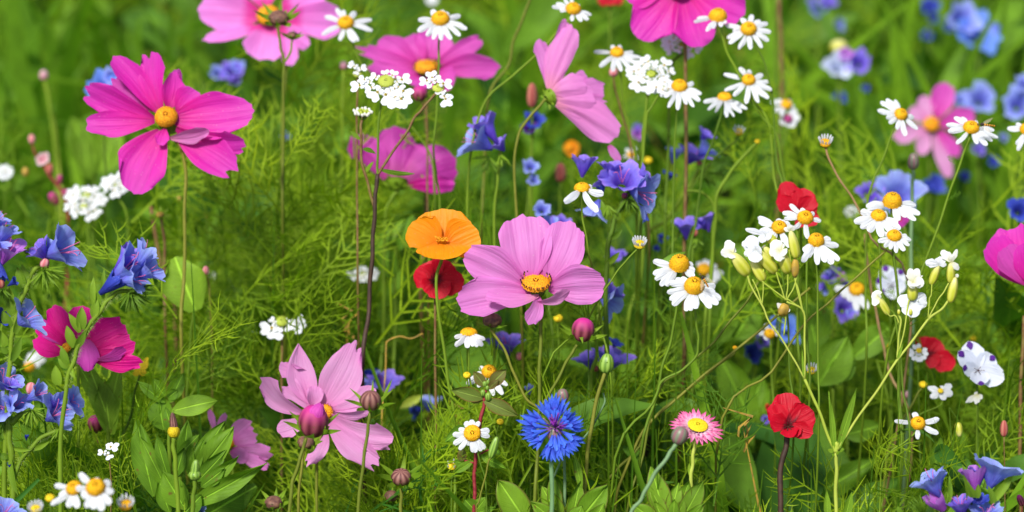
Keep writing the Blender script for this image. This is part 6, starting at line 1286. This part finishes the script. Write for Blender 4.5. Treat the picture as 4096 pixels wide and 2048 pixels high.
p.stem([(940, 1320), (920, 1500), (910, 1800)], 12, 'stem_green'); lf(p, [((960, 1360, 0), (742, 1035, 20), 260, 5)], 'leaf_edge', nu=16, nv=11)
p = Plant('broad_leaf', 'light green leaves with dark rims around the cornflower stem', 'plant', 'broad-leaved plants', 'V7', 330, 1230, 1.085, (300, 1700, 0))
p.stem([(300, 1300), (300, 1450), (300, 1600)], 12, 'stem_green')
lf(p, [((330, 1340, 0), (478, 1150, 20), 140, 0), ((250, 1340, 0), (150, 1160, 0), 110, 0), ((290, 1350, 10), (340, 1130, 0), 90, 20), ((230, 1340, 0), (200, 1100, -20), 80, 0), ((260, 1360, 20), (90, 1230, 40), 90, 0), ((300, 1360, 30), (350, 1250, 60), 110, 0), ((370, 1400, 30), (460, 1240, 50), 110, 0), ((350, 1180, 0), (310, 990, 0), 44, 10)], 'leaf_edge')
p = Plant('broad_leaf', 'fresh leafy rosette below the strawflower', 'plant', 'broad-leaved plants', 'B7', 680, 1200, 1.075, (680, 2000, 0))
p.stem([(680, 1340), (680, 1500), (680, 1900)], 22, 'stem_green')
lf(p, [((620, 1380, -10), (478, 862, 0), 230, 0), ((650, 1360, 0), (738, 1008, 0), 170, 0), ((700, 1380, -20), (840, 990, -10), 180, 0), ((740, 1400, 10), (968, 992, 20), 210, 0), ((760, 1440, 20), (975, 1200, 40), 140, 0), ((560, 1400, 20), (305, 1215, 30), 190, 0),
       ((620, 1380, 20), (465, 1050, 20), 130, 20), ((680, 1380, 30), (695, 1160, 60), 120, 0), ((700, 1380, 20), (790, 1160, 40), 120, 0), ((600, 1390, 30), (510, 1180, 50), 130, 0)], 'leaf_edge')
# crimson-stemmed plant
p = Plant('red_stemmed_plant', 'crimson-stemmed plant topped with four bronze green pointed leaves', 'plant', None, 'B8', 625, 410, 1.09, (550, 2000, 0))
p.stem([(640, 320, 10), (628, 430, 0), (600, 570, 0), (575, 760, 0), (556, 900, 0), (553, 1080, 0), (550, 1290, 0), (550, 1800, 0)], 15, 'stem_red')
p.stem([(575, 850), (620, 815), (665, 795)], 8, 'stem_red', 'side_stem', False); p.stem([(545, 900), (500, 885), (470, 880)], 9, 'stem_red', 'side_stem', False)
lf(p, [((630, 385, 0), (365, 315, 50), 115, 10), ((622, 400, 10), (895, 515, 60), 125, -10), ((640, 290, 20), (545, 168, 10), 90, 0), ((665, 290, 20), (806, 152, 10), 110, 0), ((655, 310, 30), (745, 235, 50), 60, 0), ((620, 400, -10), (505, 400, 0), 60, 20)], 'leaf_bronze')
for (x, y, r) in [(635, 270, 18), (660, 255, 14), (620, 340, 20), (662, 370, 26), (655, 300, 14)]: p.bulb((x, y, 35), r, (0, 1, .4), 1.4, 'bud_green', 'flower_bud', m=10)
lf(p, [((485, 600, -10), (322, 730, 20), 105, 0), ((600, 830, 10), (803, 940, 40), 80, 10), ((540, 880, 0), (385, 975, 30), 70, 0), ((460, 900, 0), (395, 880, 20), 80, 0), ((560, 1280, 0), (470, 1180, 20), 130, 0), ((560, 1280, 0), (645, 1170, 10), 110, 0), ((570, 1290, 10), (722, 1248, 30), 60, 0), ((760, 830, 0), (700, 780, 0), 40, 0)], 'leaf')
lf(p, [((455, 880, 10), (455, 775, 20), 80, 0), ((460, 880, 10), (415, 830, 20), 40, 0)], 'leaf_bronze')
# broad dock-like leaves behind, right of the middle
def dock(label, view, c, d, items, foot, mat='leaf'):
    p = Plant('dock_plant', label, 'plant', 'broad-leaved plants', view, c[0], c[1], d, foot); p.stem([(c[0], c[1], -20), ((c[0] + foot[0]) / 2, (c[1] + foot[1]) / 2, -10), foot], 8, 'stem_green'); lf(p, items, mat)
dock('blurred broad leaves with pale midribs behind the chamomile stalks', 'V7', (1140, 820), 1.27, [((1230, 880, 0), (1030, 480, 0), 170, 0), ((1150, 900, 0), (1260, 600, 0), 200, 0), ((1060, 1000, -10), (1190, 830, 0), 220, 0), ((1000, 460, -20), (1100, 160, -20), 190, 0), ((1120, 420, -20), (1230, 230, -20), 180, 0)], (1150, 1400))
dock('big pale blurred leaves between the two catchfly forks', 'V8', (330, 640), 1.25, [((250, 650, 0), (400, 400, 0), 220, 0), ((420, 520, 0), (640, 330, 0), 140, -10), ((260, 520, -10), (190, 230, -10), 160, 0), ((300, 620, 0), (440, 520, 0), 130, 0), ((200, 500, -10), (280, 220, -10), 150, 0)], (330, 1200))
dock('long blurred leaves lying across the lower right', 'V8', (300, 1150), 1.22, [((140, 1250, 0), (560, 1010, 0), 150, 0), ((380, 900, 0), (570, 850, 0), 120, 0), ((990, 1100, -10), (960, 850, -10), 70, 0), ((820, 1150, -10), (870, 900, -10), 80, 0)], (300, 1500))
dock('upright blurred leaves behind the green bristly bud', 'V7', (560, 800), 1.26, [((560, 900, 0), (500, 600, 0), 110, 0), ((640, 860, 0), (560, 560, 0), 120, 0), ((620, 820, 0), (680, 430, 0), 110, 0), ((560, 700, -10), (620, 380, -10), 110, 0), ((600, 980, 0), (740, 700, 0), 90, 0)], (580, 1300))
dock('toothed blurred leaf clump in the far left grass', 'V1', (470, 850), 1.5, [((480, 880, 0), (360, 590, 0), 150, 0), ((500, 870, 0), (600, 640, 0), 170, 0), ((450, 900, 0), (420, 640, 0), 130, 0), ((520, 860, 0), (530, 620, 0), 120, 0)], (480, 1300), 'leaf_light')
dock('grey-green leaves behind the tall dark stem', 'V2', (700, 1250), 1.28, [((560, 1300, 0), (760, 1080, 0), 80, 0), ((720, 1260, 0), (790, 1060, 0), 80, 0), ((560, 1288, 0), (355, 1200, 10), 40, 10), ((680, 1400, 0), (640, 1230, 0), 110, 0)], (700, 1700))
dock('blurred broad leaves under the crimson flax', 'V6', (680, 260), 1.32, [((760, 400, 0), (600, 220, 0), 110, 0), ((700, 300, 0), (720, 60, 0), 120, 0), ((640, 360, 0), (780, 150, 0), 110, 0)], (700, 1000))

# loose stalks
G_ST = 'bare stalks rising through the meadow'
def stalk(label, view, pts, r, mat, d, twigs=()):
    p = Plant('bare_stalk', label, 'stalk', G_ST, view, pts[0][0], pts[0][1], d, pts[-1]); p.stem(pts, r, mat, r1=None)
    for t in twigs: p.frond(t[0], t[1], t[2], 5, 'bract', 'leaf', 2.2)
stalk('long olive stalk rising to the right behind the catchfly, with thread leaves', 'V7', [(1500, 160), (1310, 320), (1120, 480), (1000, 570), (850, 700), (712, 820), (650, 900), (560, 1100), (520, 1250), (500, 1500)], 7, 'stem_olive', 1.13, [((945, 610), (940, 500), 50), ((730, 700), (640, 640), 40), ((720, 690), (790, 650), 40)])
stalk('reddish stalk curving up to the catchfly calyxes', 'V7', [(1240, 130), (1180, 230), (1080, 350), (1000, 450), (920, 515), (840, 590), (760, 640), (700, 800), (660, 1000)], 6, 'stem_olive', 1.12)
stalk('long dark diagonal stalk crossing left of the catchfly', 'A6', [(600, 545), (450, 680), (270, 840), (130, 970), (0, 1080), (-100, 1200), (-300, 1500)], 9, 'stem_olive', 1.12)
stalk('tan stalk running up from the catchfly fork to the stacked chamomiles', 'A6', [(430, 420), (445, 620), (480, 860), (520, 1050), (570, 1288), (620, 1500)], 11, 'stem_tan', 1.19)
stalk('thick dark brown stalk standing in the background, upper right', 'V4', [(55, -20), (60, 150), (70, 400), (60, 700), (55, 900)], 12, 'stem_brown', 1.45)
stalk('green stalk beside the thick brown one at the top', 'V4', [(38, -20), (36, 200), (40, 400), (50, 600)], 7, 'stem_green', 1.4)
stalk('dark brown stalk at the right margin below the five-spot flower', 'V8', [(1290, 300), (1280, 500), (1268, 800), (1270, 1100), (1270, 1400)], 10, 'stem_brown', 1.16)
stalk('thin tan stalk arching at the top between two cosmos', 'V3', [(100, -30), (60, 80), (10, 200), (-20, 330), (-120, 500), (-140, 900)], 8, 'stem_olive', 1.26)
stalk('dark stalk in the gap below the broad leaves', 'V7', [(690, 900), (670, 1000), (650, 1150), (630, 1300)], 22, 'stem_dark', 1.3)
stalk('dark blurred stalk behind the grass in the middle distance', 'V2', [(855, 560), (860, 750), (855, 1000), (850, 1200)], 8, 'stem_brown', 1.36)
stalk('brown stalk behind the round leaf', 'V5', [(760, -250), (800, 0), (870, 200), (885, 380), (880, 600)], 11, 'stem_brown', 1.28)
stalk('green stalk curving behind the violet bells on the right', 'V3', [(880, 960), (960, 970), (1015, 1040), (1010, 1180), (1000, 1400)], 8, 'stem_green', 1.22)
stalk('pale grey-green stalk beside the cornflower stem', 'V7', [(460, 690), (465, 740), (430, 810), (400, 870)], 5, 'stem_grey', 1.095)
stalk('pale green stalk in the background grass on the left', 'V1', [(225, 410), (250, 520), (280, 700), (300, 900)], 9, 'stem_pale', 1.47)
stalk('thin twig with yellowing curled leaf below the red flax', 'V6', [(840, 390), (780, 415), (720, 405), (660, 430), (655, 470), (650, 600)], 4, 'withered', 1.2)
class Heap:
    def __init__(s): s.V = []; s.F = []; s.T = []; s.off = 0
    def put(s, V, F, tone):
        s.V.append(V); s.F.append(F + s.off); s.T.append(np.full(len(V), tone)); s.off += len(V)
    def build(s, name, mat, label=None, cat=None):
        V = np.vstack(s.V).astype(np.float32); F = np.vstack(s.F).astype(np.int32); me = bpy.data.meshes.new(name)
        me.vertices.add(len(V)); me.vertices.foreach_set('co', V.ravel())
        me.loops.add(F.size); me.loops.foreach_set('vertex_index', F.ravel())
        me.polygons.add(len(F)); me.polygons.foreach_set('loop_start', np.arange(0, F.size, 4, dtype=np.int32))
        me.update(calc_edges=True); me.polygons.foreach_set('use_smooth', np.ones(len(F), bool))
        a = me.attributes.new('tone', 'FLOAT', 'POINT'); a.data.foreach_set('value', np.concatenate(s.T).astype(np.float32))
        me.materials.append(MATS[mat]); o = bpy.data.objects.new(name, me); col.objects.link(o); o['kind'] = 'stuff'
        if label: o['label'] = label; o['category'] = cat
        return o

def arr(t): v, f = t[0], t[1]; return np.array(v), np.array(f)
def mk(sub, n, k):
    out = []
    for i in range(k):
        V, F, _ = frond_mesh(np.zeros(3), np.array((0, 0, 1.)), .62, n, .016, seed=i * 7 + n, sub=sub); out.append(arr((V, F)))
    return out
T_FINE, T_COARSE = mk(True, 7, 12), mk(False, 6, 8)
def blade_t(i):
    r = random.Random(i); b = r.uniform(.05, .5)
    p = np.array([(0, 0, 0), (b * .08, 0, .35), (b * .35, r.uniform(-.05, .05), .72), (b * .95, r.uniform(-.1, .1), 1 - b * .35)])
    V, F = ribbon(crom(p, 3), .022, np.array((1., 0, .2))); return arr((V, F))
T_BLADE = [blade_t(i) for i in range(10)]
def uleaf_t(i):
    v, f, _ = petal_grid((0, 0, 0), (0, 1, .05), .36, 0, 'leaf', bow=.12, cup=.25, nu=7, nv=5, seed=i, ruffle=.03, curl=.12 * (i % 3)); return arr((v, f))
T_ULEAF = [uleaf_t(i) for i in range(8)]

def rot(dirv, spin, up0=(0, 0, 1)):
    """matrix taking +Z (or +Y for leaves) onto dirv"""
    q = Vector(up0).rotation_difference(Vector(dirv)); m = Matrix.Rotation(spin, 3, Vector(dirv)) @ q.to_matrix()
    return np.array(m)

FE, GR, UL, ST = Heap(), Heap(), Heap(), Heap()
R = random.Random(5)
def feather_plant(x, y, top, n=9, L=.075, fine=True, lean=None, tone=None, spread=1.0):
    lx, ly = lean or (R.gauss(0, .03), R.gauss(0, .02)); tone = R.random() if tone is None else tone
    p = crom(np.array([(x - lx, y - ly, 0), (x - lx * .4, y - ly * .4, top * .55), (x, y, top)]), 4)
    v, f = ribbon(p, .0022, np.array((0, 1., .3)))
    if not covers(v, .1): ST.put(*arr((v, f)), .3 * tone)
    for i in range(n):
        h = 1 - (i / n) * .62; k = h * (len(p) - 1); j = min(int(k), len(p) - 2); q = p[j] + (p[j + 1] - p[j]) * (k - j)
        a = i * 2.4 + R.uniform(-.5, .5); el = R.uniform(.15, 1.0) + (.5 if i < 2 else 0)
        d = np.array((math.cos(a) * spread, math.sin(a) * spread, el)); d /= np.linalg.norm(d)
        T = R.choice(T_FINE if fine else T_COARSE); l = L * R.uniform(.75, 1.25)
        V_ = q + (T[0] * l) @ rot(d, R.uniform(0, 6.28)).T
        if not covers(V_): FE.put(V_, T[1], min(1, max(0, tone + R.uniform(-.25, .25))))
def grass_tuft(x, y, h, n=6, tone=None, wide=1.0, lean=1.0):
    tone = R.random() if tone is None else tone
    for i in range(n):
        T = R.choice(T_BLADE); a = R.uniform(0, 6.28); l = h * R.uniform(.7, 1.1); m = np.array(Matrix.Rotation(a, 3, 'Z'))
        V = T[0] * np.array((l * lean, l * wide, l)) @ m.T + np.array((x + R.gauss(0, .01), y + R.gauss(0, .01), 0))
        if not covers(V, .02): GR.put(V, T[1], min(1, max(0, tone + R.uniform(-.3, .3))))
def uleaf_plant(x, y, top, n=5, L=.06):
    for i in range(n):
        a = i * 2.4 + R.uniform(-.4, .4); d = np.array((math.cos(a), math.sin(a), R.uniform(-.1, 1.1))); d /= np.linalg.norm(d)
        T = R.choice(T_ULEAF); l = L * R.uniform(.6, 1.3); z = top * R.uniform(.45, 1)
        V_ = np.array((x, y, z)) + (T[0] * l) @ rot(d, R.uniform(-.6, .6), (0, 1, 0)).T
        if not covers(V_, .02): UL.put(V_, T[1], R.random())
        if i == 0:
            v, f = ribbon(np.array([(x, y, 0), (x + .004, y, top * .5), (x, y, top)]), .003, np.array((0, 1., .3)))
            if not covers(v, .1): ST.put(*arr((v, f)), .4)

def limit(y): return .95 - .613 * y + .12            # what may stand in front without hiding the flowers
def nz(x, y, s, o=0): return .5 + .5 * math.sin(x * s + o) * math.cos(y * s * .8 + 1.7 * o)

def fill():
    # near and middle field: patches of threads, blades and broad leaves with open dark gaps between
    y = .80
    while y < 3.3:
        wd = .262 * y + .10; step = .043 if y < 1.16 else (.050 if y < 1.6 else .070)
        x = -wd
        while x < wd:
            px, py = x + R.gauss(0, .02), y + R.gauss(0, .02); x += step * R.uniform(.8, 1.25)
            big = nz(px, py, 17, 2.1) * .6 + nz(px, py, 31, .4) * .4          # patchiness
            if big < .16 and R.random() < .6: continue
            top = R.uniform(.26, .39) + .05 * nz(px, py, 9) - (.06 if big < .36 else 0)
            if py < 1.16: top = min(top, limit(py) - abs(R.gauss(0, .05)))
            side = px / wd; fine = py < 1.75; tone = min(1, max(0, .2 + .75 * nz(px, py, 13, 3.3) + R.gauss(0, .18)))
            q = R.random(); g = .13 + (.30 if (abs(side + .9) < .3 or side > .35) and py > 1.35 else 0)
            lf = .28 + (.34 if side > -.1 and py < 1.6 else 0)
            if nz(px, py, 14, 5.0) > .62: lf += .25
            if q < g: grass_tuft(px, py, top * R.uniform(1.0, 1.25), 5, tone)
            elif q < g + lf: uleaf_plant(px, py, top * .95, 8, R.uniform(.035, .08))
            else: feather_plant(px, py, top, 8 if fine else 7, .070 if fine else .09, fine, tone=tone)
            if R.random() < .5: uleaf_plant(px + .02, py + .02, R.uniform(.16, .32), 7, .065)
            if R.random() < .35: grass_tuft(px, py, R.uniform(.22, .40) if py > 1.16 else top, 3, tone)
            if R.random() < .05: straw(px, py, top * 1.05)
        y += step * .95
    # tufts right out to where other viewpoints might look
    for _ in range(1500):
        a = R.uniform(0, 6.28); r = 1.2 + 6 * R.random() ** 1.3; x, y = r * math.cos(a), 1.8 + r * math.sin(a)
        if (abs(x) < .262 * y + .12 and y < 3.4) or (y < .75 and abs(x) < .5): continue
        grass_tuft(x, y, R.uniform(.25, .42), 6, wide=1.6)
        if R.random() < .3: uleaf_plant(x, y, .3, 6, .09)
SW = Heap()
def straw(x, y, h):
    p = crom(np.array([(x, y, 0), (x + R.gauss(0, .02), y, h * .6), (x + R.gauss(0, .05), y + R.gauss(0, .02), h)]), 4); v, f = ribbon(p, .0024, np.array((0, 1., .3)))
    if covers(v, .05): return
    SW.put(*arr((v, f)), .5)
    for i in range(5):                                   # small dry seed head
        q = p[-1] + np.array((R.gauss(0, .003), R.gauss(0, .003), -.004 * i)); v, f = ribbon(np.array([q, q + (R.gauss(0, .003), 0, .005), q + (R.gauss(0, .005), 0, .010)]), .003); SW.put(*arr((v, f)), .5)
fill()

def top_at(view, x, y, d):
    v = VW[view]; return P(v[0] + v[2] * x, v[1] + v[2] * y, d)
# feathery crowns that reach up between the flowers, tops given in D pixels
for (x, y, d, n, L, tn) in [(760, 215, 1.34, 16, .055, .95), (690, 320, 1.36, 14, .07, .8), (800, 300, 1.38, 14, .07, .85), (560, 215, 1.42, 6, .07, .7),
        (620, 420, 1.30, 14, .075, .7), (720, 480, 1.28, 14, .075, .75), (560, 560, 1.26, 14, .075, .6), (660, 640, 1.24, 14, .075, .75), (800, 560, 1.3, 12, .075, .6),
        (840, 420, 1.36, 12, .07, .6), (500, 690, 1.25, 12, .07, .5), (600, 760, 1.22, 12, .065, .65), (760, 740, 1.22, 12, .07, .6), (860, 700, 1.28, 12, .07, .5),
        (330, 560, 1.3, 10, .07, .6), (900, 1010, 1.16, 10, .06, .5), (700, 940, 1.18, 10, .06, .5), (2400, 560, 1.3, 14, .07, .95), (2500, 520, 1.32, 14, .07, .9),
        (2320, 620, 1.3, 12, .07, .85), (2480, 660, 1.26, 14, .07, .9), (2250, 760, 1.25, 12, .07, .7), (2540, 760, 1.25, 12, .07, .8), (2420, 800, 1.25, 12, .07, .7),
        (2050, 430, 1.38, 10, .07, .8), (2130, 520, 1.34, 10, .07, .85), (1600, 820, 1.24, 8, .06, .5), (1780, 860, 1.22, 8, .06, .55), (1050, 640, 1.34, 8, .07, .4),
        (1250, 520, 1.36, 8, .07, .5), (1800, 640, 1.3, 10, .06, .7), (1640, 1010, 1.2, 8, .05, .4), (2520, 1000, 1.18, 10, .06, .6)]:
    q = top_at('D', x, y, d); feather_plant(q[0], q[1], q[2], n, L, True, tone=tn)
# nearer sprays that cross the lower stalks
for (x, y, d) in [(455, 560, 1.14), (440, 680, 1.14), (480, 640, 1.15), (700, 330, 1.25), (715, 420, 1.22), (690, 520, 1.2), (1090, 800, 1.08), (1060, 900, 1.08), (1130, 980, 1.07), (1050, 1040, 1.08), (1290, 620, 1.2),
                  (1600, 700, 1.15), (1650, 800, 1.1), (1700, 880, 1.08), (1600, 940, 1.08), (1760, 960, 1.07), (1850, 900, 1.07), (1650, 1080, 1.06), (1830, 1080, 1.06), (1560, 1140, 1.06), (2230, 880, 1.1), (2260, 1000, 1.08),
                  (2200, 1120, 1.07), (2330, 940, 1.1), (2420, 980, 1.1), (2500, 900, 1.12), (1920, 1180, 1.06), (2040, 1180, 1.07), (960, 1100, 1.08), (1480, 960, 1.08), (1530, 830, 1.12), (1700, 480, 1.22), (1900, 380, 1.26), (1600, 480, 1.24)]:
    q = top_at('D', x, y, d); feather_plant(q[0], q[1], q[2], 9, .05, True, tone=R.uniform(.35, .9))
    if x > 1400 and R.random() < .5: uleaf_plant(q[0] + .01, q[1] + .01, q[2], 7, .030)
# tall pale blades, upper corners
for i in range(150):
    d = R.uniform(1.55, 2.1); x = R.choice([R.uniform(-40, 330), R.uniform(1900, 2600), R.uniform(-40, 2600)]); q = top_at('D', x, R.uniform(-120, 260), d)
    grass_tuft(q[0], q[1], q[2] * 1.08, 3, R.uniform(.6, 1), 1.5, .3)
# fine bright threads in the lower left and lower middle
for i in range(34):
    q = top_at('B6', R.uniform(230, 1080), R.uniform(560, 1150), R.uniform(1.06, 1.16))
    feather_plant(q[0], q[1], q[2], 5, .045, True, tone=R.uniform(.75, 1), spread=.55)
for (v, x0, x1, y0, y1, n) in [('B8', 0, 260, 900, 1250, 6), ('V6', 360, 900, 950, 1250, 14), ('B1', -50, 300, 350, 1200, 5), ('B1', 850, 1200, 400, 1250, 5), ('V5', 600, 900, 520, 760, 6), ('B8', 700, 960, 650, 1100, 6)]:
    for i in range(n):
        q = top_at(v, R.uniform(x0, x1), R.uniform(y0, y1), R.uniform(1.12, 1.2)); feather_plant(q[0], q[1], q[2], 5, .05, True, tone=R.uniform(.6, 1), spread=.8)
if SW.V: SW.build('dry_straw', 'withered', 'scattered dry straw-coloured stalks among the green foliage', 'straw')
FE.build('feathery_foliage', 'feather', 'fine thread-like green foliage filling the meadow between the flowers', 'foliage')
GR.build('grass', 'blade', 'long green grass blades standing among the meadow flowers', 'grass')
UL.build('leafy_undergrowth', 'under_leaf', 'mixed broad green leaves low down under the meadow flowers', 'undergrowth')
o = ST.build('stalk_undergrowth', 'feather', 'thin green stalks carrying the feathery meadow foliage', 'undergrowth')
